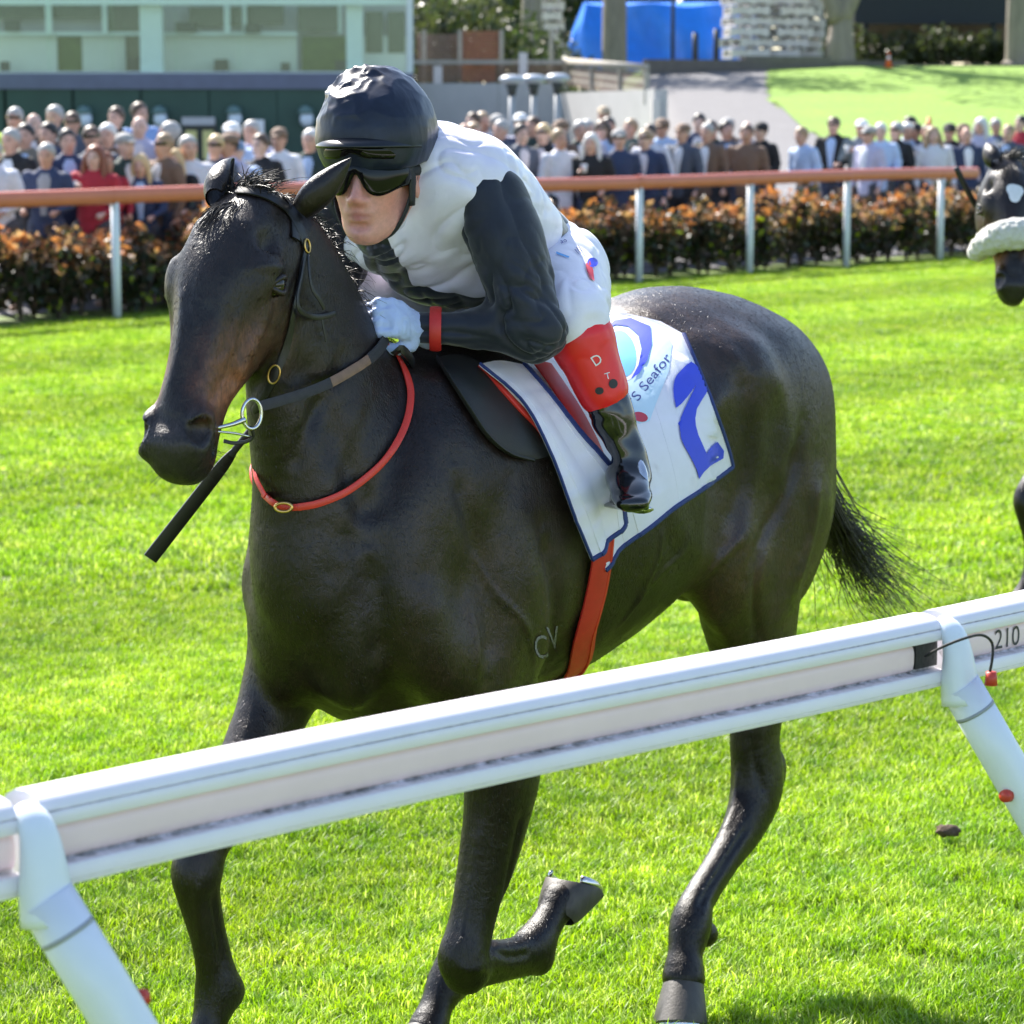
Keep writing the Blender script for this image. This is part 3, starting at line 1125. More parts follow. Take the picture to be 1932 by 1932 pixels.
pxslab('corner_post', 768, 778, -140, 137, BY - .05, .12, M['mullion_mint'], bld)
pxslab('beam', -150, 768, -2, 9, BY + .2, .2, M['mullion_mint'], bld)
pxslab('beam', -150, 560, 60, 67, F0 - .1, .15, M['mullion_mint'], bld)
gx = [-150, -30, 90, 210, 330, 450, 570, 670, 767]
for a, b in zip(gx[:-1], gx[1:]):
    pxslab('glass_pane', a + 1, b - 1, -140, 135, BY, .02, M['glass'], bld)
pxslab('roof', -160, 790, -152, -140, BY - .4, 4.0, M['coping_navy'], bld)

# concrete retaining wall with timber deck behind
m('concrete_pale', (.44, .43, .425), .85, .08, 1.5, .2, 30, .01)
m('timber_grey', (.17, .125, .105), .8, .25, 6, .3, 40, .01, stretch=(1, 1, 8))
m('timber_red', (.30, .125, .075), .75, .25, 6, .3, 40, .01, stretch=(1, 1, 8))
m('timber_pale', (.34, .31, .27), .8, .15, 8)
m('post_white_far', (.62, .56, .55), .6, .08, 8)
CY = 66.0
cw = empty('retaining_wall', (*P2(900, CY), 0))
tag(cw, 'pale concrete retaining wall below the timber deck behind the jockey', 'wall')
for a, b in ((700, 822), (823, 940), (941, 1052)):
    pxslab('wall_panel', a, b, 157, 420, CY, .3, M['concrete_pale'], cw)
a_, b_ = P2(1053, CY), P2(1231, 58.5)
slab('wall_panel', a_, b_, 0, zat(172, 62.0), .3, M['concrete_pale'], cw)
k_ = P2(1234, 58.4)
o = MB().box((k_[0], k_[1], zat(187, 58.4) / 2), (.16, .4, zat(187, 58.4)), 0).build('end_pier', M['post_white_far'], None, smooth=False)
o.parent = cw; o.matrix_parent_inverse = cw.matrix_basis.inverted()

deck = empty('timber_deck_fence', (*P2(880, CY + .6), zat(157, CY)))
tag(deck, 'brown timber slat fence with grey handrail on top of the concrete wall', 'fence')


def slats(x0, x1, y0, y1, n, Y, material, name='slat', gap=.22):
    h = (y1 - y0) / n
    for i in range(n):
        pxslab(name, x0, x1, y0 + i * h + h * gap / 2, y0 + (i + 1) * h - h * gap / 2, Y + .01 * (i % 2), .05, material, deck)


slats(786, 866, 64, 118, 9, CY + 1.2, M['timber_grey'])
slats(872, 944, 58, 118, 10, CY + 1.0, M['timber_red'])
slats(786, 1062, 122, 155, 6, CY + .5, M['timber_grey'])
slats(872, 935, 122, 155, 6, CY + .35, M['timber_red'])
for x_ in (800, 868, 946, 1040):
    pxslab('fence_post', x_ - 4, x_ + 4, 56, 157, CY + .9, .12, M['timber_pale'], deck)
pxslab('handrail', 776, 1090, 113, 121, CY + .15, .14, M['timber_pale'], deck)
for x_, y0, y1 in ((987, 99, 157), (826, 124, 157)):
    pxslab('post', x_ - 8, x_ + 8, y0, y1, CY + .02, .14, M['post_white_far'], deck)
# side of the deck running down along the walkway
A0, B0 = P2(1066, CY + .4), P2(1217, 59.2)
n_ = 9
zt0, zb0, zt1, zb1 = zat(120, CY), zat(160, CY), zat(134, 59.2), zat(187, 59.2)
for i in range(n_):
    mb = MB()
    u0, u1 = (i + .12) / n_, (i + .88) / n_
    d = B0 - A0; nrm = np.array([-d[1], d[0]]) / np.linalg.norm(d) * .05
    q = [(A0, zt0 + (zb0 - zt0) * u1), (B0, zt1 + (zb1 - zt1) * u1), (B0, zt1 + (zb1 - zt1) * u0), (A0, zt0 + (zb0 - zt0) * u0)]
    V = [[p[0], p[1], z] for p, z in q] + [[p[0] + nrm[0], p[1] + nrm[1], z] for p, z in q]
    o = mb.add(np.array(V), [[0, 1, 2, 3], [7, 6, 5, 4], [0, 4, 5, 1], [1, 5, 6, 2], [2, 6, 7, 3], [3, 7, 4, 0]]).build('slat', M['timber_grey'] if i % 3 else M['timber_pale'], None, smooth=False)
    o.parent = deck; o.matrix_parent_inverse = deck.matrix_basis.inverted()
P = np.array([[A0[0], A0[1], zt0 + .08], [B0[0], B0[1], zt1 + .08]])
o = MB().tube(P, .07, .06, ref=(0, 0, 1), seg=8, power=6).build('handrail', M['timber_pale'], None); o.parent = deck; o.matrix_parent_inverse = deck.matrix_basis.inverted()
for u in (0, .35, .7, 1.0):
    p = A0 + (B0 - A0) * u; zz = zt0 + (zt1 - zt0) * u; zb = zb0 + (zb1 - zb0) * u
    o = MB().box((p[0], p[1], (zz + zb) / 2 - .05), (.12, .12, zz - zb + .1)).build('fence_post', M['timber_pale'], None, smooth=False)
    o.parent = deck; o.matrix_parent_inverse = deck.matrix_basis.inverted()

# three bollard lights with mushroom caps
m('cap_grey', (.36, .40, .46), .4, .08, 10)
m('pole_grey', (.33, .34, .36), .5, .1, 10)
for i, (x_, y_) in enumerate(((966, 150), (1007, 149), (1052, 147))):
    c = at_depth(x_, y_, 57.0 + .4 * i)
    gz = float(ground_z(c[0], c[1]))
    e = empty('bollard_light', (c[0], c[1], gz))
    H_ = c[2] - gz
    prof_ = [(.0, H_ + .10), (.16, H_ + .085), (.26, H_ + .03), (.27, H_ - .02), (.20, H_ - .06), (.12, H_ - .10)]
    bm = bmesh.new()
    n = 20; rings = []
    for r_, z_ in prof_:
        rings.append([bm.verts.new((max(r_, .002) * math.cos(2 * math.pi * j / n), max(r_, .002) * math.sin(2 * math.pi * j / n), z_)) for j in range(n)])
    for r0_, r1_ in zip(rings[:-1], rings[1:]):
        for j in range(n):
            bm.faces.new((r0_[j], r0_[(j + 1) % n], r1_[(j + 1) % n], r1_[j]))
    bm_obj('cap', bm, M['cap_grey'], e)
    MB().tube([[0, 0, H_ - .08], [0, 0, H_ - .20], [0, 0, H_ - .34]], [.14, .10, .075], ref=(1, 0, 0), seg=14).build('neck', M['dark_box'], e)
    MB().tube([[0, 0, -.02], [0, 0, H_ - .34]], .07, ref=(1, 0, 0), seg=14).build('pole', M['pole_grey'], e)
    tag(e, ['mushroom capped light pole before the concrete wall, leftmost of three', 'mushroom capped light pole before the concrete wall, middle of three', 'mushroom capped light pole before the concrete wall, rightmost of three'][i], 'light pole', 'mushroom capped light poles')

# ------------------------------------------------ the plateau: tarpaulin, stacks, trunks, shade roof, bushes
PZ = lambda x, y: float(ground_z(x, y))
m('tarp_blue', (.010, .20, .85), .42, .12, 2.5, .5, 4, .05, coat=.15)
TY = 84.0
x0, x1 = at_depth(1052, 100, TY)[0], at_depth(1432, 100, TY)[0]
zb, zt = PZ(x0 + 3, TY), zat(8, TY)
nu, nv = 40, 14
V = []
for j in range(nv + 1):
    v_ = j / nv
    for i in range(nu + 1):
        u = i / nu
        lean_ = .9 * v_ * max(0, 1 - u * 7)
        x = x0 + (x1 - x0) * u + lean_
        y = TY + .5 * v_ + .14 * math.sin(u * 31 + 2 * v_) * (1 - v_ * .5) + .10 * math.sin(u * 13 + 5 * v_)
        V.append([x, y, zb + (zt - zb) * v_ + .05 * math.sin(u * 17)])
for i in range(nu + 1):
    u = i / nu
    V.append([x0 + (x1 - x0) * u + .9 * max(0, 1 - u * 7), TY + 4.5, zt + .25])
for i in range(nu + 1):
    u = i / nu
    V.append([x0 + (x1 - x0) * u, TY + 5, zb])
f = [[j * (nu + 1) + i, j * (nu + 1) + i + 1, (j + 1) * (nu + 1) + i + 1, (j + 1) * (nu + 1) + i] for j in range(nv + 2) for i in range(nu)]
f += [[j * (nu + 1) for j in range(nv + 3)], [j * (nu + 1) + nu for j in range(nv + 3)][::-1]]
o = mesh_np('tarpaulin', np.array(V), f, M['tarp_blue'])
auto_smooth(o, 50)
tag(o, 'bright blue tarpaulin draped over a long stack behind the tree trunks', 'tarpaulin')

m('pallet_white', (.66, .62, .62), .7, .12, 6)
mb = MB()
for k in range(5):
    mb.box((-.5 + .25 * k, 0, .14), (.17, 1.1, .03))
for k in (-.5, 0, .5):
    mb.box((0, k, .075), (1.18, .10, .095))
for k in (-.5, 0, .5):
    mb.box((k, 0, .013), (.17, 1.1, .024))
o = mb.build('pallet', M['pallet_white'], None, smooth=False); pal = o.data; bpy.data.objects.remove(o)
stacks = [(1030, 82.0, 7, 0), (1400, 81.5, 8, .2), (1436, 82.6, 7, -.1), (1476, 82.0, 10, .15), (1506, 83.2, 9, -.2)]
for q, (x_, Y_, n_, rz) in enumerate(stacks):
    p = P2(x_, Y_)
    z = PZ(p[0], p[1]) + .03
    if q == 0: z = zat(100, Y_)
    for i in range(n_):
        o = bpy.data.objects.new('pallet', pal); COL.objects.link(o)
        o.location = (p[0] + rng.normal(0, .05), p[1] + rng.normal(0, .05), z + .31 * i)
        o.rotation_euler = (0, 0, rz + rng.normal(0, .16))
        o.scale = (1.0 if q else .8, 1, 1.75)
        lb = ['white pallet in the stack left of the blue tarpaulin', 'white pallet in the stack before the right end of the tarpaulin', 'white pallet in the lowest stack beside the tarpaulin',
              'white pallet in the tall stack left of the forked tree', 'white pallet in the stack nearest the forked tree'][q]
        tag(o, ('topmost ' if i == n_ - 1 else 'bottom ' if i == 0 else '') + lb, 'pallet', 'white pallets stacked by the blue tarpaulin')
# timber sleeper block under the left stack
p = P2(1030, 82.0)
o = MB().box((p[0], p[1], (PZ(*p) + zat(100, 82)) / 2), (1.5, 1.6, zat(100, 82) - PZ(*p))).build('planter_box', M['timber_pale'], None, smooth=False)
tag(o, 'low pale timber planter box under the left pallet stack', 'planter')


def tree(name, x_, Y_, r0, hgt, label, crown_r, n_leaf, seed, bark, fork=None, lc=(.05, .085, .022), sink=0.0):
    p = P2(x_, Y_); gz = PZ(*p)
    e = empty(name, (p[0], p[1], gz - .03))
    r = np.random.default_rng(seed)
    mb = MB()
    f_ = fork or hgt * .45
    P = [[0, 0, 0], [.03, 0, .25], [.02, .0, f_ * .5], [.05, 0, f_], [.1, .1, hgt * .7], [.15, .1, hgt * .95]]
    mb.tube(catmull(P, 4), np.interp(np.linspace(0, 1, 21), [0, .08, .5, 1], [r0 * 1.25, r0, r0 * .85, r0 * .12]), ref=(1, 0, 0), seg=14)
    for k in range(7):
        a = r.uniform(0, 6.28); z0 = r.uniform(f_ * .95, hgt * .75); L = r.uniform(.45, .9) * crown_r
        b = np.array([.05, .0, z0]); d = np.array([math.cos(a), math.sin(a), r.uniform(.5, 1.1)])
        mb.tube(catmull([b, b + d * L * .5, b + d * L + np.array([0, 0, .3])], 4), np.linspace(r0 * .5, r0 * .08, 9), ref=(.2, .1, 1), seg=8)
    if fork:
        for sgn in (-1, 1):
            b = np.array([0, 0, fork * .92]); d = np.array([sgn * .42, r.uniform(-.2, .2), 1])
            mb.tube(catmull([b, b + d * 1.2, b + d * 3 + np.array([0, 0, .6])], 4), np.linspace(r0 * .72, r0 * .25, 9), ref=(1, 0, 0), seg=12)
    mb.build('trunk', bark, e)
    if n_leaf:
        lob = [((r.normal(0, crown_r * .45), r.normal(0, crown_r * .45), hgt * .82 + r.normal(0, crown_r * .28)), tuple(crown_r * r.uniform(.28, .5, 3))) for _ in range(9)]
        V, F, rn = leaf_cloud([l[0] for l in lob], [l[1] for l in lob], n_leaf, .13, seed)
        o = mesh_np('crown', V, F, M['leaf'], e, smooth=False)
        color_attr(o, 'leaf', np.array(lc) * (.6 + .9 * rn[:, None]))
    tag(e, label, 'tree')
    return e


tree('gum_tree', 1155, 80.0, .40, 9.5, 'grey trunked tree standing before the blue tarpaulin', 3.4, 1500, 1, M['bark_grey'])
tree('gum_tree', 1575, 79.5, .46, 9.0, 'thick grey tree forking low to the right of the white pallets', 3.6, 1500, 2, M['bark_grey'], fork=1.5)
tree('gum_tree', 1906, 79.8, .40, 10.0, 'grey trunked tree at the far right edge behind the lawn', 3.4, 1500, 3, M['bark_grey'])
tree('gum_tree', 1000, 79.0, .35, 12.5, 'tall tree rising behind the timber fence near the left pallets', 3.0, 800, 7, M['bark_grey'])
tree('gum_tree', 700, 92.0, .35, 12.0, 'tall tree rising behind the glass fronted building', 3.0, 1500, 4, M['bark_grey'])
# dark thin poles near the tarpaulin
m('pole_dark', (.02, .025, .03), .5, .2, 20)
for i, (x_, y0, y1) in enumerate(((1265, -60, 140), (1307, 62, 116), (1346, 55, 112))):
    p = P2(x_, 78.4)
    zt_ = zat(y0, 78.4)
    o = MB().tube([[p[0], p[1], PZ(*p) - .03], [p[0], p[1], zt_ * .5 + PZ(*p) * .5], [p[0], p[1], zt_]], .055 if i == 0 else .085, ref=(1, 0, 0), seg=10).build('pole', M['pole_dark'], None)
    tag(o, ['tall thin black pole before the blue tarpaulin', 'short dark post before the blue tarpaulin, left of two', 'short dark post before the blue tarpaulin, right of two'][i], 'pole')
# low dark kerb wall along the top of the walkway
m('sleeper_brown', (.135, .115, .10), .85, .2, 4, .3, 20, .01)
kb = [P2(1216, 75.5), P2(1400, 76.6), P2(1560, 77.8), P2(1700, 78.4), P2(1960, 78.8)]
low = empty('low_wall', (*kb[0], 0))
tag(low, 'low brown sleeper wall along the top of the lawn and walkway', 'wall')
for (a, b), h_ in zip(zip(kb[:-1], kb[1:]), (.50, .44, .22, .10)):
    g0 = min(PZ(*a), PZ(*b)) - .15
    for c_ in range(2):
        slab('sleeper', a, b, g0 + .15 + c_ * h_ / 2 + .004 - (.15 if c_ == 0 else 0), g0 + .15 + (c_ + 1) * h_ / 2, .25 - .01 * c_, M['sleeper_brown'], low)

# shade roof on dark posts with bushes below
shed = empty('shade_shelter', (*P2(1770, 86), PZ(*P2(1770, 86))))
tag(shed, 'dark shade shelter with flat fascia on thin posts behind the lawn', 'shelter')
m('shade_dark', (.020, .026, .034), .8, .15, 5)
pxslab('fascia', 1612, 2010, -10, 45, 86.0, .15, M['shade_dark'], shed)
a, b = at_depth(1612, 45, 86.1), at_depth(2010, 45, 86.1)
o = MB().box(((a[0] + b[0]) / 2, 89.2, a[2] + .9), (b[0] - a[0], 6.0, .12)).build('roof', M['shade_dark'], None, smooth=False)
o.parent = shed; o.matrix_parent_inverse = shed.matrix_basis.inverted()
for x_ in (1622, 1745, 1860, 1985):
    p = P2(x_, 86.2)
    o = MB().tube([[p[0], p[1], PZ(*p) - .05], [p[0], p[1], zat(45, 86.2) + .2]], .10, ref=(1, 0, 0), seg=8).build('post', M['shade_dark'], None)
    o.parent = shed; o.matrix_parent_inverse = shed.matrix_basis.inverted()
m('brick_brown', (.20, .13, .09), .85, .3, 3, .3, 20, .01)
o = pxslab('back_wall', 1600, 2030, 30, 118, 91.0, .3, M['brick_brown']); tag(o, 'brown brick wall in shade behind the bushes at upper right', 'wall')


def bush(x_, Y_, w, h_, seed, lc, label, name='bush', n=900, leaf=.09, group=None):
    p = P2(x_, Y_)
    e = empty(name, (p[0], p[1], PZ(*p)))
    r = np.random.default_rng(seed)
    lob = [((r.normal(0, w * .28), r.normal(0, w * .2), h_ * r.uniform(.25, .8)), (w * r.uniform(.2, .34), w * r.uniform(.2, .3), h_ * r.uniform(.18, .3))) for _ in range(9)]
    V, F, rn = leaf_cloud([l[0] for l in lob], [l[1] for l in lob], n, leaf, seed)
    V[:, 2] = np.maximum(V[:, 2], 0)
    o = mesh_np('foliage', V, F, M['leaf'], e, smooth=False)
    color_attr(o, 'leaf', np.array(lc) * (.55 + .95 * rn[:, None]))
    mb = MB()
    for k in range(5):
        a = r.uniform(0, 6.28)
        mb.tube([[0, 0, -.05], [w * .12 * math.cos(a), w * .1 * math.sin(a), h_ * .35], [w * .25 * math.cos(a), w * .2 * math.sin(a), h_ * .7]], [.05, .035, .02], ref=(1, .1, 0), seg=6)
    mb.build('stem', M['bark_brown'], e)
    tag(e, label, 'bush', group)


for i, (x_, w, h_) in enumerate(((1650, 1.6, 1.2), (1705, 1.9, 1.3), (1775, 2.0, 1.45), (1832, 1.8, 1.2), (1888, 1.6, 1.3), (1545, 1.5, 1.5))):
    bush(x_, 85.0 + .3 * (i % 2), w, h_, 60 + i, (.045, .055, .020), ['dark round bush under the left end of the shade shelter', 'dark bush second from the left under the shade shelter', 'biggest dark green bush under the middle of the shade shelter',
         'dark bush right of the middle post of the shade shelter', 'dark bush beside the trunk at the far right edge', 'dark bush between the white pallets and the forked tree'][i])
# garden behind the timber fence and the belt of trees that closes the view
for i, (x_, Y_, w, h_, lc) in enumerate(((800, 72, 3.0, 4.6, (.055, .065, .028)), (870, 74, 3.4, 4.9, (.065, .075, .030)), (940, 73, 3.2, 4.8, (.045, .065, .020)), (1000, 76, 3.0, 4.6, (.050, .060, .026)))):
    bush(x_, Y_, w, h_, 80 + i, lc, ['tall leafy shrub right of the glass building above the timber fence', 'tall shrub with olive leaves second behind the timber fence', 'tall shrub third behind the timber fence', 'tall shrub behind the timber fence beside the left pallets'][i], 'tall_shrub', 2200, .11)
for i in range(12):
    bush(720 + i * 118, 100 + 3 * (i % 3), 7.5, 9.5, 120 + i, ((.035, .050, .018), (.045, .055, .022), (.03, .042, .016))[i % 3], 'tall dense tree in the dark belt that closes the view', 'belt_tree', 1800, .26, 'dark belt of trees behind the plateau')

# traffic cones on the lawn
m('cone_orange', (.75, .13, .02), .5, .06, 10)
for i, (x_, Y_, h_, lb) in enumerate(((1667, 77.6, .46, 'small orange traffic cone at the top of the lawn'), (1745, 56.0, .72, 'tall orange traffic cone on the lawn just behind the crowd'))):
    p = P2(x_, Y_); e = empty('traffic_cone', (p[0], p[1], PZ(*p) + .035))
    n = 18
    MB().tube([[0, 0, .03], [0, 0, h_ * .5], [0, 0, h_]], [h_ * .21, h_ * .12, h_ * .04], ref=(1, 0, 0), seg=n).build('cone', M['cone_orange'], e)
    MB().box((0, 0, .016), (h_ * .55, h_ * .55, .032)).build('base', M['cone_orange'], e, smooth=False)
    MB().tube([[0, 0, h_ * .52], [0, 0, h_ * .70]], [h_ * .121, h_ * .092], ref=(1, 0, 0), seg=n, cap=False).build('band', M['board_white'], e)
    tag(e, lb, 'traffic cone')
# ---------------------------------------------------------------- the crowd behind the hedge
def person_meshes(pose, h=.022):
    """meshes of one standing figure facing +x: body, jacket, trousers, hair, cap, long hair"""
    sh = {s: np.array([0, s * .185, 1.43]) for s in (-1, 1)}
    if pose == 0:       # arms resting on the rail
        arms = {s: (np.array([.02, s * .25, 1.15]), np.array([.25, s * .17, 1.08])) for s in (-1, 1)}
    elif pose == 1:     # arms hanging
        arms = {s: (np.array([-.02, s * .25, 1.15]), np.array([.06, s * .25, .90])) for s in (-1, 1)}
    else:               # right hand raised to the chest holding something
        arms = {1: (np.array([-.0, .25, 1.15]), np.array([.20, .18, 1.05])), -1: (np.array([.04, -.25, 1.16]), np.array([.23, -.10, 1.30]))}
    lo, hi = (-.3, -.42, -.02), (.42, .42, 1.82)

    def legs(F, g):
        for s in (-1, 1):
            F.sweep([(0, s * .10, .90, .085 + g, .09 + g), (.01, s * .10, .50, .055 + g, .06 + g), (-.01, s * .105, .09, .038 + g, .042 + g)], k=.02, n=3)

    B = Field(lo, hi, h)
    B.sweep([(0, 0, .88, .15, .10), (0, 0, 1.10, .135, .095), (0, 0, 1.36, .165, .10), (0, 0, 1.46, .10, .07)], ref=(0, 1, 0), k=.02, n=3)
    legs(B, 0)
    for s in (-1, 1):
        e, w = arms[s]
        B.sweep([(*sh[s], .05, .05), (*e, .038, .038), (*w, .028, .028)], k=.02, n=4)
        B.ell(w + (w - e) * .30, (.045, .035, .045), k=.015)
        B.sweep([(-.01, s * .105, .06, .04, .04), (.12, s * .115, .04, .045, .035)], k=.02)
    B.sweep([(.0, 0, 1.42, .06, .06), (.015, 0, 1.55, .052, .056)], k=.02)
    B.ell((.01, 0, 1.665), (.098, .076, .115), k=.02)
    B.ell((.05, 0, 1.60), (.055, .055, .065), k=.03)
    B.sweep([(.105, 0, 1.66, .012, .012), (.122, 0, 1.632, .014, .014)], k=.02)
    for s in (-1, 1):
        B.ell((.005, s * .078, 1.65), (.022, .012, .032), k=.008)
    J = Field(lo, hi, h)
    J.sweep([(0, 0, .84, .175, .125), (0, 0, 1.10, .165, .125), (0, 0, 1.34, .195, .125), (0, 0, 1.47, .11, .085)], ref=(0, 1, 0), k=.02, n=3, p=2.3)
    for s in (-1, 1):
        e, w = arms[s]
        J.sweep([(*sh[s], .075, .08), (*e, .060, .062), (*(e + (w - e) * .92), .044, .044)], k=.03, n=4)
    T = Field(lo, hi, h)
    T.sweep([(0, 0, .80, .155, .115), (0, 0, .97, .15, .11)], ref=(0, 1, 0), k=.02, n=3)
    legs(T, .020)
    Hr = Field((-.2, -.2, 1.3), (.25, .2, 1.9), h * .7)
    Hr.ell((-.008, 0, 1.69), (.106, .090, .112), k=.01)
    Hr.ell((.125, 0, 1.615), (.10, .2, .105), k=.02, op='sub')
    Cp = Field((-.2, -.2, 1.5), (.3, .2, 1.9), h * .7)
    Cp.ell((-.005, 0, 1.715), (.112, .094, .085), k=.01)
    Cp.sweep([(.06, 0, 1.715, .07, .010), (.165, 0, 1.70, .055, .008)], ref=(0, 1, 0), k=.015)
    Lg = Field((-.25, -.25, 1.2), (.25, .25, 1.9), h * .7)
    Lg.ell((-.008, 0, 1.69), (.110, .096, .115), k=.01)
    Lg.sweep([(-.05, 0, 1.66, .10, .06), (-.06, 0, 1.50, .115, .06), (-.05, 0, 1.36, .09, .035)], ref=(0, 1, 0), k=.04)
    for s in (-1, 1):
        Lg.sweep([(.02, s * .085, 1.66, .03, .04), (.03, s * .10, 1.52, .032, .04), (.05, s * .11, 1.40, .022, .03)], k=.02)
    Lg.ell((.135, 0, 1.62), (.095, .085, .115), k=.015, op='sub')
    out = {}
    for nm, F in (('body', B), ('jacket', J), ('trousers', T), ('hair', Hr), ('cap', Cp), ('long_hair', Lg)):
        v, q = F.mesh()
        v = smooth_np(v, q, 2)
        if nm in ('jacket', 'trousers'):
            v = v - normals_np(v, q) * wrinkle0(v, .012)[:, None]
        o = mesh_np(nm, v, q, None)
        o.data.materials.append(None)
        out[nm] = o.data
        bpy.data.objects.remove(o)
    return out


def wrinkle0(v, amp):
    return amp * (1 - np.abs(vnoise(v, 9, 7))) ** 2


PM = [person_meshes(p) for p in range(3)]
mb = MB()
q = np.linspace(-1.2, 1.2, 11)
V = []
for lay in (0, .006):
    for a in q:
        for zz in (1.70, 1.665):
            V.append([.012 + (.106 - lay) * math.cos(a), (.084 - lay) * math.sin(a), zz])
N = 22
f = [[2 * i, 2 * i + 1, 2 * i + 3, 2 * i + 2] for i in range(10)] + [[N + 2 * i, N + 2 * i + 2, N + 2 * i + 3, N + 2 * i + 1] for i in range(10)]
o = mb.add(np.array(V), f).build('sunglasses', m('shades', (.01, .01, .012), .1, .1, 10)); SHADES = o.data; bpy.data.objects.remove(o)
mb = MB(); mb.tube([[0, 0, 0], [0, 0, .11]], [.034, .044], ref=(1, 0, 0), seg=12)
o = mb.build('cup', m('cup_white', (.75, .75, .74), .5, .03, 20)); CUP = o.data; bpy.data.objects.remove(o)


mb = MB(); V = []
for zz, w_, x_ in ((1.47, .055, .088), (1.40, .070, .120), (1.30, .060, .132), (1.16, .040, .136), (1.02, .030, .136)):
    V += [[x_ - .012, -w_, zz], [x_ + .006, 0, zz], [x_ - .012, w_, zz]]
o = mb.add(np.array(V), [[3 * i + j, 3 * i + j + 1, 3 * i + j + 4, 3 * i + j + 3] for i in range(4) for j in range(2)]).build('shirt_front'); o.data.materials.append(None); SHIRT = o.data; bpy.data.objects.remove(o)
mb = MB()
for s in (-1, 1):
    v_, f_ = tube_arrays([[.098, s * .036 - .016, 1.672], [.103, s * .036, 1.674], [.098, s * .036 + .016, 1.672]], [.004, .009, .004], seg=6); mb.add(v_, f_)
v_, f_ = tube_arrays([[.088, -.028, 1.592], [.104, 0, 1.590], [.088, .028, 1.592]], [.004, .007, .004], seg=6); mb.add(v_, f_)
o = mb.build('face', m('face_dark', (.10, .045, .035), .6, .1, 30)); FACE = o.data; bpy.data.objects.remove(o)


def cmat(prefix, c, rough=.8):
    nm = prefix + '_%d_%d_%d' % tuple(int(x * 250) for x in c)
    return m(nm, c, rough, .12, 14, .2, 60, .004)


SK = [(.56, .33, .25), (.60, .36, .28), (.50, .28, .20), (.62, .40, .32)]
HAIRC = dict(brown=(.085, .05, .03), dark=(.02, .016, .014), grey=(.36, .35, .34), white=(.62, .60, .58), blond=(.58, .42, .22), bald=None, red=(.20, .06, .025), tan=(.32, .22, .13))
COLR = dict(navy=(.025, .04, .095), black=(.012, .012, .014), red=(.38, .02, .035), tan=(.20, .17, .13), hivis=(.45, .62, .06), brown=(.16, .10, .07), lav=(.45, .44, .58), blue=(.22, .34, .62),
            pale=(.60, .60, .66), white=(.74, .74, .78), slate=(.07, .085, .12), green=(.10, .14, .115), light_blue=(.42, .54, .76), dkgreen=(.02, .04, .035), greygreen=(.18, .21, .22))
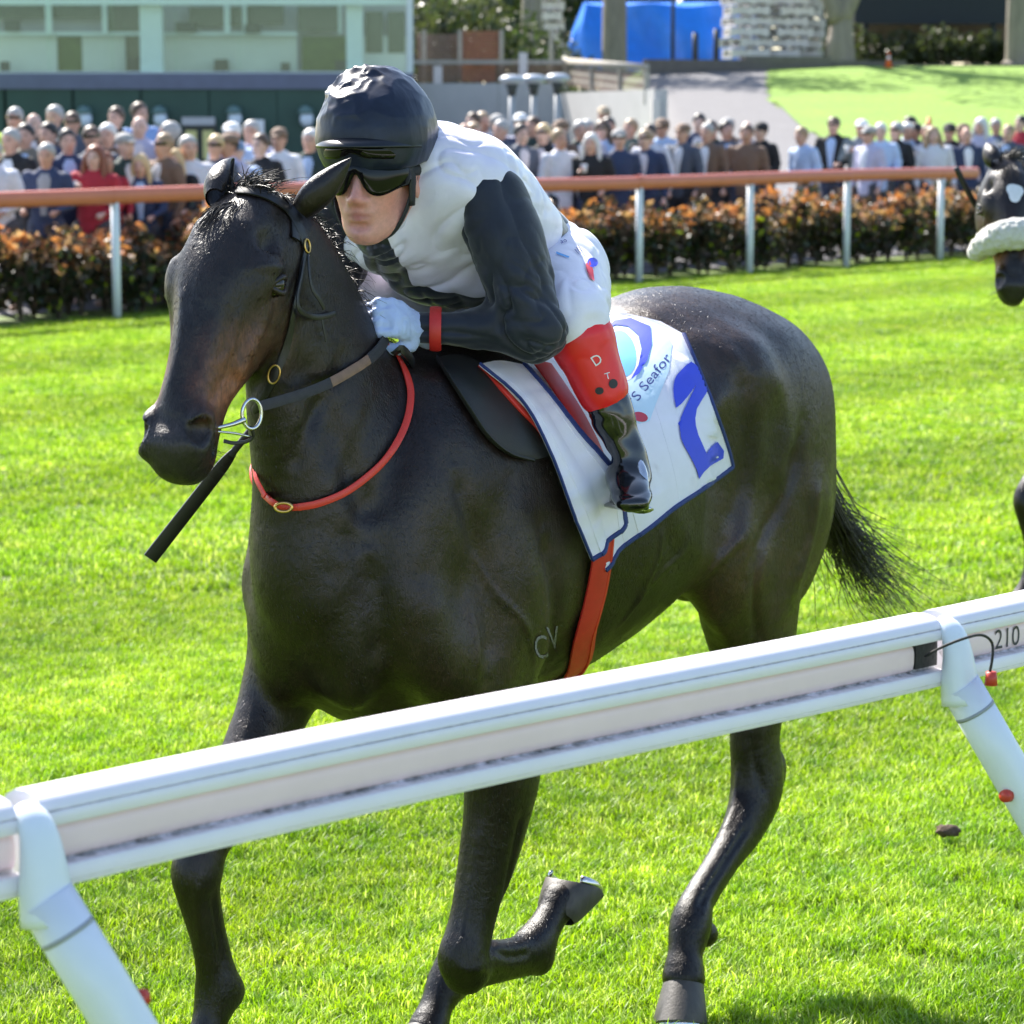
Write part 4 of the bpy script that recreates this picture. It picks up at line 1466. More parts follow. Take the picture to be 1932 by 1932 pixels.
# head centre in the photograph, coat, hair, hat, sunglasses, pose, facing (degrees from the camera), label
CROWD = [
    (15, 226, 'hivis', 'grey', None, 1, 1, 40, 'grey haired person in yellow high visibility vest at the far left'),
    (53, 258, 'tan', 'dark', None, 0, 1, 30, 'dark haired person in grey tan jacket behind the man in navy at left'),
    (82, 294, 'navy', 'grey', None, 0, 0, 25, 'balding grey haired person in navy jumper leaning on the rail at left'),
    (74, 236, 'brown', 'bald', None, 0, 1, 40, 'bald person in brown in the back row at left'),
    (99, 222, 'slate', 'grey', None, 0, 1, 40, 'grey haired person in slate coat in the back row below the left wall lamp'),
    (104, 255, 'navy', 'dark', None, 0, 1, 60, 'dark haired person in navy jacket over a pale shirt behind the red coat'),
    (137, 235, 'slate', 'brown', None, 1, 1, 30, 'brown haired person in sunglasses and slate coat in the back row'),
    (166, 298, 'red', 'red', 'long', 0, 2, 35, 'woman with long auburn hair in bright red coat at the rail'),
    (208, 257, 'brown', 'white', None, 0, 1, 30, 'white haired person in brown jacket behind the two red coats'),
    (211, 224, 'black', 'brown', None, 0, 1, 45, 'brown haired person in black in the back row between the lamps'),
    (209, 309, 'red', 'red', None, 0, 2, -30, 'person in red jacket lifting a white cup at the rail'),
    (259, 241, 'lav', 'bald', None, 0, 1, 20, 'balding person in lavender grey suit in the back row'),
    (274, 215, 'blue', 'brown', None, 0, 1, -60, 'brown haired person in blue jacket under the second wall lamp'),
    (272, 311, 'navy', 'blond', 'long', 0, 0, 20, 'blond woman in navy coat with pale sleeves at the rail'),
    (322, 253, 'black', 'grey', None, 0, 1, 160, 'grey haired person in black seen from behind before the yellow doors'),
    (336, 304, 'black', 'blond', 'long', 0, 0, 25, 'blond woman in black jacket at the rail left of the horse\'s ear'),
    (398, 278, 'slate', 'blond', None, 1, 1, 30, 'fair haired person in sunglasses and dark slate jacket above the horse\'s head'),
    (447, 254, 'light_blue', 'white', 'cap:white', 0, 1, 20, 'person in white cap and pale blue top beside the white notice board'),
    (470, 250, 'lav', 'grey', None, 0, 1, 30, 'grey haired person in lavender shirt before the white notice board'),
    (461, 288, 'light_blue', 'grey', 'cap:blue', 0, 0, 20, 'person in blue cap and light blue jacket above the forelock'),
    (531, 264, 'white', 'brown', 'cap:brown', 0, 0, 30, 'person in flat brown cap and white shirt behind the horse\'s ear'),
    (573, 266, 'dkgreen', 'white', None, 0, 1, 30, 'white haired person in dark green coat beside the jockey\'s cap'),
    (6, 288, 'pale', 'grey', None, 0, 0, 40, 'grey haired person in pale coat cut by the left edge'),
    (886, 232, 'brown', 'brown', None, 0, 1, 60, 'brown haired person in brown just right of the jockey\'s cap'),
    (918, 231, 'pale', 'tan', None, 0, 1, -40, 'tan haired person in pale top above the jockey\'s shoulder'),
    (954, 246, 'slate', 'grey', None, 0, 0, 70, 'grey haired person in slate jacket above the jockey\'s back'),
    (994, 233, 'lav', 'white', 'cap:white', 1, 1, 20, 'person in white cap and sunglasses before the left light pole'),
    (1024, 254, 'black', 'blond', None, 1, 0, 40, 'fair haired person in sunglasses and black coat behind the jockey\'s back'),
    (1082, 247, 'dkgreen', 'grey', None, 0, 0, -30, 'grey haired person in dark jacket over blue shirt below the light poles'),
    (1120, 272, 'black', 'white', 'long', 0, 2, 20, 'woman with white blond hair in black top holding a cup at the rail'),
    (1132, 219, 'tan', 'brown', 'cap:tan', 0, 1, 30, 'person in tan hat with dark band in the back row before the concrete wall'),
    (1145, 246, 'light_blue', 'brown', 'long', 1, 1, 20, 'woman in sunglasses and pale blue shirt behind the white blond woman'),
    (1187, 244, 'green', 'tan', None, 0, 0, 60, 'fair haired person in green jumper turned sideways at the rail'),
    (1237, 254, 'pale', 'dark', None, 0, 1, 30, 'dark haired person in pale shirt between the green jumper and brown cap'),
    (1254, 242, 'light_blue', 'brown', 'cap:brown', 1, 0, 30, 'person in brown cap and light blue shirt left of the navy blazer'),
    (1309, 231, 'navy', 'dark', None, 0, 0, 5, 'young dark haired person in navy blazer and white shirt at the rail'),
    (1338, 252, 'brown', 'grey', None, 0, 1, 40, 'grey haired person half hidden right of the navy blazer'),
    (1363, 247, 'slate', 'dark', None, 0, 1, -40, 'dark haired person in slate behind the brown jacket'),
    (1385, 241, 'brown', 'grey', 'cap:grey', 0, 0, 50, 'person in grey cap and brown jacket over pale shirt at the rail'),
    (1444, 248, 'black', 'dark', 'cap:black', 0, 0, 60, 'person in black cap and dark jacket at the right end of the walkway'),
    (1539, 256, 'light_blue', 'tan', None, 0, 0, 70, 'fair haired person in light blue jacket leaning left at the rail'),
    (1573, 238, 'black', 'brown', None, 1, 0, 30, 'brown haired person in sunglasses and black jacket at the rail'),
    (1615, 243, 'greygreen', 'grey', 'cap:white', 0, 2, 20, 'person in white cap and grey green jacket holding a white cup'),
    (1667, 249, 'light_blue', 'white', None, 0, 0, 10, 'white haired person with dark collar in light blue shirt at the rail'),
    (1700, 247, 'light_blue', 'white', None, 0, 0, -20, 'second white haired person in light blue shirt at the rail'),
    (1716, 236, 'slate', 'dark', None, 0, 1, 150, 'dark haired person seen from behind between the pale shirts'),
    (1747, 253, 'white', 'brown', None, 0, 0, 40, 'brown haired person in white shirt at the rail below the tall cone'),
    (1770, 256, 'pale', 'tan', 'long', 0, 1, -30, 'woman with tan hair in pale top beside the black jacket at right'),
    (1795, 249, 'black', 'dark', 'cap:black', 1, 0, 20, 'person in dark cap and black jacket near the second horse'),
    (1851, 237, 'lav', 'white', 'long', 0, 0, 40, 'woman with white hair in lavender top above the second horse\'s ear'),
    (1882, 240, 'navy', 'grey', None, 0, 1, -30, 'grey haired person in navy with dark scarf above the second horse'),
    (1921, 234, 'red', 'dark', None, 0, 1, 60, 'dark haired person in red jacket at the far right edge'),
]
xr_ = np.random.default_rng(5)
SIDE = ['grey haired', 'dark haired', 'brown haired', 'balding', 'tan haired']
EXTRA = [(30, 268), (122, 268), (188, 262), (236, 276), (300, 276), (360, 280), (425, 276), (500, 276), (872, 252), (905, 252), (938, 236), (972, 254), (1010, 240), (1052, 246), (1062, 264), (1105, 246), (1160, 240), (1168, 264), (1212, 250), (1222, 264), (1282, 252), (1350, 246), (1405, 254), (1420, 246), (1640, 256), (1683, 248), (1730, 250), (1812, 250), (1830, 256), (1900, 252)]
for k_, (ex, ey) in enumerate(EXTRA):
    cz = ('black', 'navy', 'slate', 'dkgreen', 'brown', 'pale', 'lav', 'black', 'navy')[k_ % 9]
    hz = ('grey', 'dark', 'brown', 'bald', 'tan')[k_ % 5]
    near_ = min(CROWD, key=lambda c: abs(c[0] - ex) + abs(c[1] - ey))
    who = near_[8].split(' at ')[0].split(' behind ')[0].split(' in the back')[0].split(' beside ')[0]
    who = ' '.join(who.split()[:9]).replace('person', 'one')
    sd_ = 'left' if ex < near_[0] else 'right'
    CROWD.append((ex, ey, cz, hz, (None, None, None, 'cap:grey', None, None, 'cap:brown')[k_ % 7], int(xr_.random() < .25), 1, float(xr_.uniform(-60, 80)),
                  ' '.join((SIDE[k_ % 5] + ' person in ' + dict(dkgreen='dark green', lav='lavender').get(cz, cz) + ' just ' + sd_ + ' of the ' + who).split()[:16])))
for i, (x_, y_, coat, hair, hat, sun_, pose, face, label) in enumerate(CROWD):
    r = ray(x_, y_)
    best = None
    for Y in np.arange(25, 52, .05):
        p = CPOS + r * (Y / r[1])
        d = rail_d(p[0], p[1])
        if not 1.35 < d < 6.5: continue
        H = p[2] - float(ground_z(p[0], p[1]))
        c = abs(H - 1.64) + .02 * max(0, d - 2.2)
        if best is None or c < best[0]: best = (c, p, H, d)
    c, p, H, d = best
    sc = H / 1.665
    x, y = p[0], p[1]
    toc = math.atan2(-y, -x)
    e_ = None
    PMk = PM[pose]
    skin = cmat('skin', SK[i % 4], .55)
    body = bpy.data.objects.new('person', PMk['body']); COL.objects.link(body)
    body.location = (x, y, float(ground_z(x, y)) + .014)
    # watching the horse: towards the camera, turned by `face`
    body.rotation_euler = (0, 0, toc + math.radians(-face * .6))
    wd_ = sc * (1.04 + .14 * ((i * 37) % 10) / 10)
    body.scale = (wd_, wd_, sc)
    body.rotation_euler.x = math.radians(((i * 53) % 7) - 3); body.rotation_euler.y = math.radians(((i * 29) % 9) - 1 if pose == 0 else 0)

    def part(nm, me, mt):
        o = bpy.data.objects.new(nm, me); link(o, body)
        o.material_slots[0].link = 'OBJECT'; o.material_slots[0].material = mt
        return o
    body.material_slots[0].link = 'OBJECT'; body.material_slots[0].material = skin
    part('jacket', PMk['jacket'], cmat('coat', COLR[coat]))
    part('trousers', PMk['trousers'], cmat('cloth', ((.02, .022, .03), (.06, .06, .07), (.035, .045, .08))[i % 3]))
    if hat and hat.startswith('cap'):
        cc = dict(white=(.7, .7, .7), blue=(.16, .26, .44), brown=(.20, .13, .09), tan=(.42, .33, .23), grey=(.34, .33, .32), black=(.02, .02, .022))[hat.split(':')[1]]
        part('cap', PMk['cap'], cmat('cap', cc))
    if hat == 'long':
        part('hair', PMk['long_hair'], cmat('hair', HAIRC[hair], .5))
    elif HAIRC[hair] is not None:
        part('hair', PMk['hair'], cmat('hair', HAIRC[hair], .5))
    o = bpy.data.objects.new('face', FACE); link(o, body)
    if coat in ('navy', 'black', 'slate', 'brown', 'tan', 'dkgreen', 'lav', 'greygreen') and i % 5 != 4:
        part('shirt_front', SHIRT, cmat('shirt', ((.74, .74, .78), (.42, .54, .76), (.30, .30, .32), (.66, .60, .62))[i % 4]))
    if sun_:
        o = bpy.data.objects.new('sunglasses', SHADES); link(o, body)
    if pose == 2:
        o = bpy.data.objects.new('cup', CUP); COL.objects.link(o)
        o.matrix_world = Matrix.Translation(body.location) @ Matrix.Rotation(body.rotation_euler.z, 4, 'Z') @ Matrix.Diagonal((sc, sc, sc, 1)) @ Matrix.Translation((.30, -.06, 1.29))
        tag(o, 'white drinking cup held up by the ' + ('woman in the bright red coat' if coat == 'red' and hat == 'long' else 'person in the red jacket' if coat == 'red' else 'woman with white blond hair' if coat == 'black' else 'person in the grey green jacket'), 'cup')
    tag(body, label, 'person', 'spectators behind the far rail')
# ---------------------------------------------------------------- the galloping horse (built in its own frame a, l, z)
HEAD_P = np.array([0.232, -0.018, 1.800])          # poll
HEAD_E = np.array([0.472, 0.014, 1.372])          # end of the muzzle
HEAD_LEN = np.linalg.norm(HEAD_E - HEAD_P)
HEAD_X = (HEAD_E - HEAD_P) / HEAD_LEN
YAW = math.radians(15)
HEAD_U = np.array([-math.sin(YAW), math.cos(YAW), 0.0])
HEAD_U -= (HEAD_U @ HEAD_X) * HEAD_X
HEAD_U /= np.linalg.norm(HEAD_U)
HEAD_V = np.cross(HEAD_X, HEAD_U)              # out of the forehead
HEAD_AX = np.array([HEAD_X, HEAD_U, HEAD_V])


def hd(t, u=0.0, v=0.0):
    return HEAD_P + HEAD_X * (t * HEAD_LEN - .15 * u) + HEAD_U * u + HEAD_V * v


# leg joints; each row: point, half width across, half depth
def leg_rows(rows):
    return [list(p) + [ru, rv] for p, ru, rv in rows]


LEG_LF = leg_rows([((-0.30, .145, .90), .075, .105), ((-0.325, .150, .78), .068, .100), ((-0.348, .145, .66), .062, .094), ((-.322, .130, .52), .052, .072),
                   ((-.278, .122, .40), .043, .050), ((-.250, .120, .325), .046, .052), ((-.255, .120, .285), .042, .048)])
LEG_LF2 = leg_rows([((-.258, .120, .300), .040, .048), ((-.31, .120, .296), .033, .040), ((-.39, .12, .280), .030, .036), ((-.45, .12, .272), .032, .039),
                    ((-.500, .12, .276), .040, .046), ((-.535, .12, .30), .034, .036), ((-.57, .12, .325), .033, .034), ((-.598, .12, .345), .040, .040)])
LEG_RF = leg_rows([((-0.05, -.140, .95), .075, .10), ((.02, -.140, .83), .062, .080), ((.13, -.132, .72), .052, .060), ((.24, -.124, .63), .043, .050),
                   ((.272, -.12, .578), .044, .049), ((.27, -.12, .53), .036, .042), ((.248, -.12, .45), .029, .034), ((.230, -.12, .385), .031, .037),
                   ((.222, -.12, .335), .040, .043), ((.243, -.12, .285), .033, .033), ((.27, -.12, .235), .034, .035), ((.285, -.12, .205), .042, .042)])
LEG_LH = leg_rows([((-1.40, .165, 1.10), .12, .20), ((-1.33, .165, .95), .105, .19), ((-1.36, .158, .80), .085, .145), ((-1.39, .155, .67), .062, .098),
                   (on_l(1424, 1392, .155), .050, .072), (on_l(1428, 1482, .16), .054, .076), (on_l(1404, 1556, .165), .044, .058), (on_l(1362, 1625, .175), .034, .040),
                   (on_l(1320, 1692, .183), .034, .038), (on_l(1303, 1745, .19), .045, .048), (on_l(1293, 1800, .20), .037, .040), (on_l(1290, 1842, .21), .046, .049)])
LEG_RH = leg_rows([((-1.20, -.165, 1.08), .12, .20), ((-1.00, -.165, .92), .105, .17), ((-.90, -.150, .76), .080, .115), ((-.81, -.130, .62), .058, .08),
                   ((-.745, -.115, .52), .046, .064), ((-.70, -.11, .45), .046, .062), ((-.66, -.11, .385), .038, .05), ((-.60, -.11, .285), .031, .037),
                   ((-.545, -.11, .200), .032, .037), ((-.515, -.11, .150), .040, .043), ((-.475, -.108, .110), .034, .035), ((-.44, -.105, .07), .042, .044)])
HOOVES = [  # coronet centre, sole centre, size
    ((-.600, .12, .348), (-.655, .12, .392), 1.0, (-.75, 0, -.35)),
    ((.285, -.12, .21), (.315, -.12, .14), 1.0, (.9, 0, -.2)),
    ((-1.128, .12, .078), (-1.108, .12, 0.0), 1.0, (1, 0, 0)),
    ((-.435, -.105, .065), (-.405, -.105, -.005), 1.0, (1, 0, 0.1)),
]


def build_horse_field(h):
    F = Field((-1.95, -.42, -.02), (.62, .42, 1.92), h)
    # trunk: a, l, z, half width, half height, taper (wider at the top when positive)
    trunk = [(.068, 0, 1.04, .085, .15, 0), (.01, 0, 1.07, .135, .24, -.05), (-.10, 0, 1.10, .180, .315, -.12), (-.25, 0, 1.13, .225, .365, -.22),
             (-.45, 0, 1.125, .265, .355, -.20), (-.70, 0, 1.13, .295, .325, -.10), (-.95, 0, 1.19, .295, .305, -.06), (-1.18, 0, 1.265, .280, .298, -.10),
             (-1.40, 0, 1.275, .265, .270, -.14), (-1.56, 0, 1.235, .205, .232, -.12), (-1.665, 0, 1.19, .130, .165, 0)]
    F.sweep(trunk, ref=(0, 1, 0), k=.02, p=2.25, n=6)
    # withers ridge, loin and croup
    F.sweep([(-.12, 0, 1.42, .035, .06), (-.30, 0, 1.455, .035, .06), (-.55, 0, 1.435, .04, .05)], k=.09)
    F.sweep([(-1.05, 0, 1.48, .10, .06), (-1.25, 0, 1.495, .11, .065), (-1.48, 0, 1.445, .09, .06)], k=.07)
    # neck
    neck = [(.150, 0, 1.725, .055, .085), (.125, 0, 1.65, .066, .12), (.085, 0, 1.555, .078, .150), (.035, 0, 1.43, .098, .185),
            (-.03, 0, 1.31, .125, .225), (-.10, 0, 1.20, .14, .24)]
    F.sweep(neck, ref=(0, 1, 0), k=.06, p=2.2)
    F.sweep([(.160, 0, 1.775, .018, .022), (.075, 0, 1.725, .02, .03), (-.015, 0, 1.60, .026, .035), (-.13, 0, 1.47, .03, .04)], k=.05)   # crest
    F.sweep([(.172, 0, 1.50, .032, .030), (.130, 0, 1.36, .040, .034), (.085, 0, 1.22, .05, .045)], k=.05)                                 # windpipe
    for s in (-1, 1):
        # jugular groove
        F.sweep([(.175, s * .075, 1.50, .008, .010), (.11, s * .096, 1.36, .009, .012), (.075, s * .125, 1.25, .004, .006)], k=.05, op='sub')
        # shoulder blade, arm, breast muscles
        F.sweep([(-.20, s * .115, 1.40, .06, .10), (-.12, s * .170, 1.25, .055, .12), (-.03, s * .150, 1.08, .05, .09)], k=.06)
        F.sweep([(-.01, s * .135, 1.05, .065, .075), (-.10, s * .170, .96, .07, .10), (-.21, s * .17, .90, .07, .11)], k=.06)
        F.ell((.055, s * .072, .985), (.055, .065, .12), k=.05)
        F.ell((-.30, s * .20, 1.05), (.16, .06, .18), k=.07)
        # haunch
        F.ell((-1.41, s * .150, 1.17), (.24, .132, .30), ax=[(.96, 0, -.28), (0, 1, 0), (.28, 0, .96)], k=.06)
        F.ell((-1.545, s * .122, 1.08), (.140, .110, .27), k=.05)
        F.ell((-1.16, s * .215, 1.395), (.09, .06, .07), k=.07)     # point of hip
        F.sweep([(-1.30, s * .285, 1.20, .010, .012), (-1.40, s * .285, 1.02, .012, .016), (-1.50, s * .245, .86, .010, .012)], k=.05, op='sub')
        F.ell((-1.02, s * .285, 1.17), (.09, .035, .16), k=.07, op='sub')   # flank hollow
    F.ell((-1.16, .19, 1.0), (.13, .085, .17), ax=[(.8, 0, -.6), (0, 1, 0), (.6, 0, .8)], k=.06)
    F.ell((-1.02, -.18, 1.0), (.15, .085, .17), ax=[(.8, 0, -.6), (0, 1, 0), (.6, 0, .8)], k=.06)
    F.sweep([(-1.04, .21, 1.03, .015, .03), (-1.10, .20, .93, .03, .05), (-1.22, .185, .86, .04, .07)], k=.05)   # stifle fold
    F.ell((-1.03, 0, .93), (.10, .07, .07), k=.05)      # sheath
    # legs
    for rows, n in ((LEG_LF, 5), (LEG_LF2, 4), (LEG_RF, 4), (LEG_LH, 4), (LEG_RH, 4)):
        F.sweep(rows, ref=(0, 1, 0), k=.035 if rows is not LEG_LF2 else .015, n=n, p=2.15)
    F.ell((-.415, .15, .715), (.045, .035, .055), k=.03)                       # elbow
    F.sweep([(-.385, .145, .70, .03, .045), (-.365, .135, .57, .022, .03), (-.318, .122, .42, .014, .018)], k=.03)     # forearm back muscle
    F.ell(on_l(1462, 1452, .16), (.030, .026, .05), k=.03)                        # points of hock
    F.ell((-.765, -.11, .47), (.03, .026, .05), k=.03)
    for p0, p1 in ((on_l(1440, 1490, .16), on_l(1330, 1712, .185)), ((-.735, -.11, .42), (-.565, -.11, .19)),
                   ((.255, -.12, .56), (.20, -.12, .36)), ((-.27, .12, .258), (-.47, .12, .236))):
        F.sweep([(*p0, .014, .014), (*p1, .015, .015)], k=.02)                 # flexor tendons
    for c in (on_l(1330, 1762, .19), (-.55, -.11, .135), (.188, -.12, .325), (-.515, .12, .238)):
        F.ell(c, (.03, .03, .03), k=.025)                                      # ergots
    # knees
    F.ell((-.228, .12, .318), (.03, .04, .045), k=.02)
    F.ell((.284, -.12, .578), (.026, .036, .042), k=.02)
    # tail dock
    F.sweep([(-1.66, 0, 1.36, .045, .05), (-1.76, 0, 1.33, .038, .042), (-1.83, .0, 1.24, .03, .034)], k=.03)

    # head
    st = [(-.02, -.035, .048, .050), (.10, -.040, .074, .090), (.22, -.048, .090, .122), (.34, -.043, .091, .120), (.46, -.036, .074, .108), (.58, -.024, .060, .090),
          (.70, -.014, .052, .074), (.82, -.010, .053, .066), (.92, -.012, .054, .062), (.985, -.016, .042, .050)]
    F.sweep([list(hd(t, 0, v)) + [a, b] for t, v, a, b in st], ref=HEAD_U, k=.03, p=2.35, n=5)
    F.sweep([list(hd(t, 0, v)) + [a, b] for t, v, a, b in ((.14, .045, .05, .022), (.32, .058, .05, .02), (.5, .052, .034, .018), (.68, .042, .026, .016), (.84, .036, .024, .016))],
            ref=HEAD_U, k=.03)                                                 # forehead and nose bone
    for s in (-1, 1):
        F.ell(hd(.285, s * .078, .014), (.055, .022, .030), HEAD_AX, k=.035)     # brow
        F.ell(hd(.27, s * .060, -.090), (.115, .036, .095), HEAD_AX, k=.014)    # jaw cheek
        F.sweep([list(hd(.42, s * .078, -.015)) + [.010, .012], list(hd(.54, s * .066, -.02)) + [.009, .010], list(hd(.63, s * .058, -.02)) + [.006, .008]], ref=HEAD_U, k=.025)
        F.ell(hd(.19, s * .076, .02), (.028, .012, .016), HEAD_AX, k=.03, op='sub')   # salt cellar
        F.ell(hd(.915, s * .046, .026), (.046, .020, .032), HEAD_AX, k=.02)             # nostril wing
        F.ell(hd(.930, s * .055, .036), (.027, .019, .021), HEAD_AX, k=.008, op='sub')
        F.ell(hd(.940, s * .044, .040), (.020, .018, .016), HEAD_AX, k=.008, op='sub')
        F.ell(hd(.320, s * .100, -.012), (.026, .013, .016), HEAD_AX, k=.010, op='sub')
        F.sweep([list(hd(.275, s * .086, -.022)) + [.006, .006], list(hd(.300, s * .094, .004)) + [.007, .007], list(hd(.345, s * .094, .008)) + [.006, .006]], ref=HEAD_U, k=.012)   # eye socket
        F.sweep([list(hd(.79, s * .058, -.045)) + [.004, .004], list(hd(.88, s * .060, -.038)) + [.004, .004], list(hd(.97, s * .035, -.03)) + [.004, .004]],
                ref=HEAD_U, k=.012, op='sub')                                           # mouth
    F.ell(hd(.94, 0, -.066), (.048, .038, .024), HEAD_AX, k=.02)                       # chin
    F.ell(hd(.968, 0, .012), (.034, .048, .046), HEAD_AX, k=.025)                        # upper lip
    F.ell(hd(.10, 0, -.10), (.05, .05, .05), HEAD_AX, k=.06)                            # throat
    return F


def ear_arrays(base, tip, face, off, width=.030):
    """a cupped ear: hollow leaf open towards `face`"""
    base, tip, face = (np.asarray(x, float) for x in (base, tip, face))
    d = tip - base; L = np.linalg.norm(d); d = d / L
    f = face - (face @ d) * d; f /= np.linalg.norm(f)
    s = np.cross(d, f)
    prof = catmull([[0, .66, 0], [.18, .95, .0], [.42, 1.0, .0], [.68, .72, .01], [.88, .34, .035], [1.0, .04, .06]], 4)
    n, m = len(prof), 15
    ang = np.linspace(-2.35, 2.35, m)
    V = []
    for sh, rr in ((0, 1.0), (1, .80)):
        for t, w, cu in prof:
            r = width * w * rr + (0.0006 if sh else 0)
            open_ = 1 - .25 * t
            for q in ang:
                V.append(base + d * (t * L * (1 - .02 * sh)) + s * (r * math.sin(q * open_)) - f * (r * .85 * math.cos(q * open_)) + f * (cu * L * .35))
    V = np.array(V); N = n * m
    Q = []
    for i in range(n - 1):
        for j in range(m - 1):
            a0 = i * m + j
            Q.append([a0, a0 + 1, a0 + m + 1, a0 + m])
            Q.append([N + a0, N + a0 + m, N + a0 + m + 1, N + a0 + 1])
        for j in (0, m - 1):
            a0 = i * m + j
            q = [a0, a0 + m, N + a0 + m, N + a0]
            Q.append(q if j == 0 else q[::-1])
    return V, np.array(Q) + off


RELIEF = [   # photo line, width, height (metres)
    ([(1395, 680), (1410, 760), (1412, 840), (1400, 930), (1372, 1015)], .036, -.013), ([(1440, 670), (1474, 750), (1482, 840), (1446, 930)], .04, .009),
    ([(1515, 800), (1486, 920), (1440, 1010), (1412, 1090)], .020, -.008), ([(1405, 1010), (1360, 1055), (1305, 1105)], .014, .007), ([(1340, 640), (1385, 672), (1420, 690)], .03, .010),
    ([(1330, 700), (1345, 800), (1345, 900)], .03, -.010), ([(1545, 900), (1530, 1010), (1500, 1110)], .022, .008), ([(1440, 1030), (1425, 1120), (1430, 1210)], .016, -.008),
    ([(1250, 930), (1290, 1010), (1330, 1060)], .034, .005), ([(1170, 1180), (1230, 1100), (1290, 1040)], .008, .004), ([(1200, 1140), (1240, 1060), (1250, 1000)], .007, .0035),
    ([(700, 1040), (712, 1150), (722, 1270)], .032, -.018), ([(620, 1080), (600, 1180), (610, 1280)], .045, .012), ([(800, 1080), (815, 1180), (820, 1280)], .045, .010),
    ([(860, 880), (905, 1030), (930, 1170), (930, 1270)], .030, -.013), ([(960, 900), (990, 1030), (1000, 1160)], .04, .009), ([(1030, 1000), (1050, 1130), (1046, 1250)], .026, -.013),
    ([(780, 700), (760, 820), (700, 960), (640, 1060)], .032, -.010), ([(545, 900), (590, 790), (650, 680)], .018, -.009), ([(600, 960), (640, 850), (690, 730)], .024, .006),
    ([(880, 1120), (900, 1200), (905, 1270)], .010, .004), ([(900, 1050), (940, 1120), (990, 1180), (1010, 1250)], .007, .0035),
    ([(497, 612), (462, 690), (428, 750)], .011, .007), ([(528, 640), (482, 722), (440, 775)], .016, -.006), ([(470, 505), (505, 500), (540, 512)], .010, .005),
    ([(545, 560), (552, 640), (520, 710)], .016, .006), ([(395, 560), (372, 660), (340, 750)], .014, -.004), ([(345, 540), (340, 640), (318, 740)], .010, .004),
    ([(452, 590), (440, 650), (455, 715)], .0055, .0035), ([(440, 650), (415, 690)], .005, .003), ([(470, 640), (480, 690)], .005, .0025), ([(430, 700), (405, 745), (390, 780)], .008, -.003),
    ([(985, 1540), (952, 1690), (925, 1800)], .010, -.006), ([(1015, 1540), (985, 1650), (950, 1740)], .010, .005), ([(905, 1560), (890, 1680), (870, 1790)], .010, .005), ([(855, 1810), (880, 1830), (915, 1825)], .010, .004),
    ([(1410, 1560), (1360, 1640), (1318, 1712)], .008, -.006), ([(1445, 1500), (1425, 1440), (1425, 1400)], .010, -.007), ([(1395, 1450), (1385, 1520), (1365, 1570)], .010, .006),
    ([(402, 1690), (412, 1760), (424, 1830)], .007, -.005), ([(378, 1660), (372, 1700), (380, 1780)], .008, .004), ([(930, 1790), (960, 1805), (1000, 1800)], .008, -.005),
]
HS_H = 0.0065


def make_horse_mesh():
    F = build_horse_field(HS_H)
    v, q = F.mesh()
    v = smooth_np(v, q, 6)
    body = np.clip((.20 - v[:, 0]) / .1, 0, 1) * np.clip((v[:, 2] - .50) / .2, 0, 1)
    v = smooth_np(v, q, 12, .5, body, 0)
    nn = normals_np(v, q)
    v = v + nn * (body * (.0035 * vnoise(v * np.array([1, 1, .7]), 8, 21) + .0016 * vnoise(v * np.array([1, 1, .6]), 19, 22)))[:, None]
    # muscle lines, tendons and bone edges: soft grooves and ridges along lines on the hide
    from mathutils.bvhtree import BVHTree as BT
    bt = BT.FromPolygons([tuple(x) for x in hw(v)], [tuple(int(i) for i in k) for k in q])
    for _ in range(1):
        disp = np.zeros(len(v))
        for pix, w, amp in RELIEF:
            P = []
            for (x, y) in catmull(np.array(pix, float), 5):
                r = ray(x, y); h = bt.ray_cast(Vector(CPOS), Vector(r / np.linalg.norm(r)))
                if h[0] is not None: P.append(wh(np.array(h[0])))
            if len(P) < 2: continue
            P = np.array(P)
            lo, hi = P.min(0) - 3 * w, P.max(0) + 3 * w
            idx = np.where(((v > lo) & (v < hi)).all(1))[0]
            d = np.full(len(idx), 9.0)
            for a_, b_ in zip(P[:-1], P[1:]):
                e = b_ - a_; t = np.clip(((v[idx] - a_) @ e) / (e @ e + 1e-9), 0, 1)
                d = np.minimum(d, np.linalg.norm(v[idx] - a_ - t[:, None] * e, axis=1))
            n_ = len(P); 
            end = np.minimum(np.linalg.norm(v[idx] - P[0], axis=1), np.linalg.norm(v[idx] - P[-1], axis=1))
            disp[idx] += amp * np.exp(-(d / w) ** 2) * np.clip(.25 + end / (2.2 * w), 0, 1)
        v = v + normals_np(v, q) * disp[:, None]
    global N_BODY
    N_BODY = len(v)
    # ears: the left one laid out sideways and back, the right one upright and turned back
    for b, tp, face, w in ((on_l(566, 398, .045), on_l(664, 299, .125), (-.55, -.25, .75), .029),
                           (on_l(408, 376, -.06), on_l(440, 299, -.10), (-.60, .75, .1), .036)):
        ev, eq = ear_arrays(b, tp, face, len(v), w)
        v = np.vstack([v, ev]); q = np.vstack([q, eq])
    return v, q


HORSE_V, HORSE_Q = make_horse_mesh()


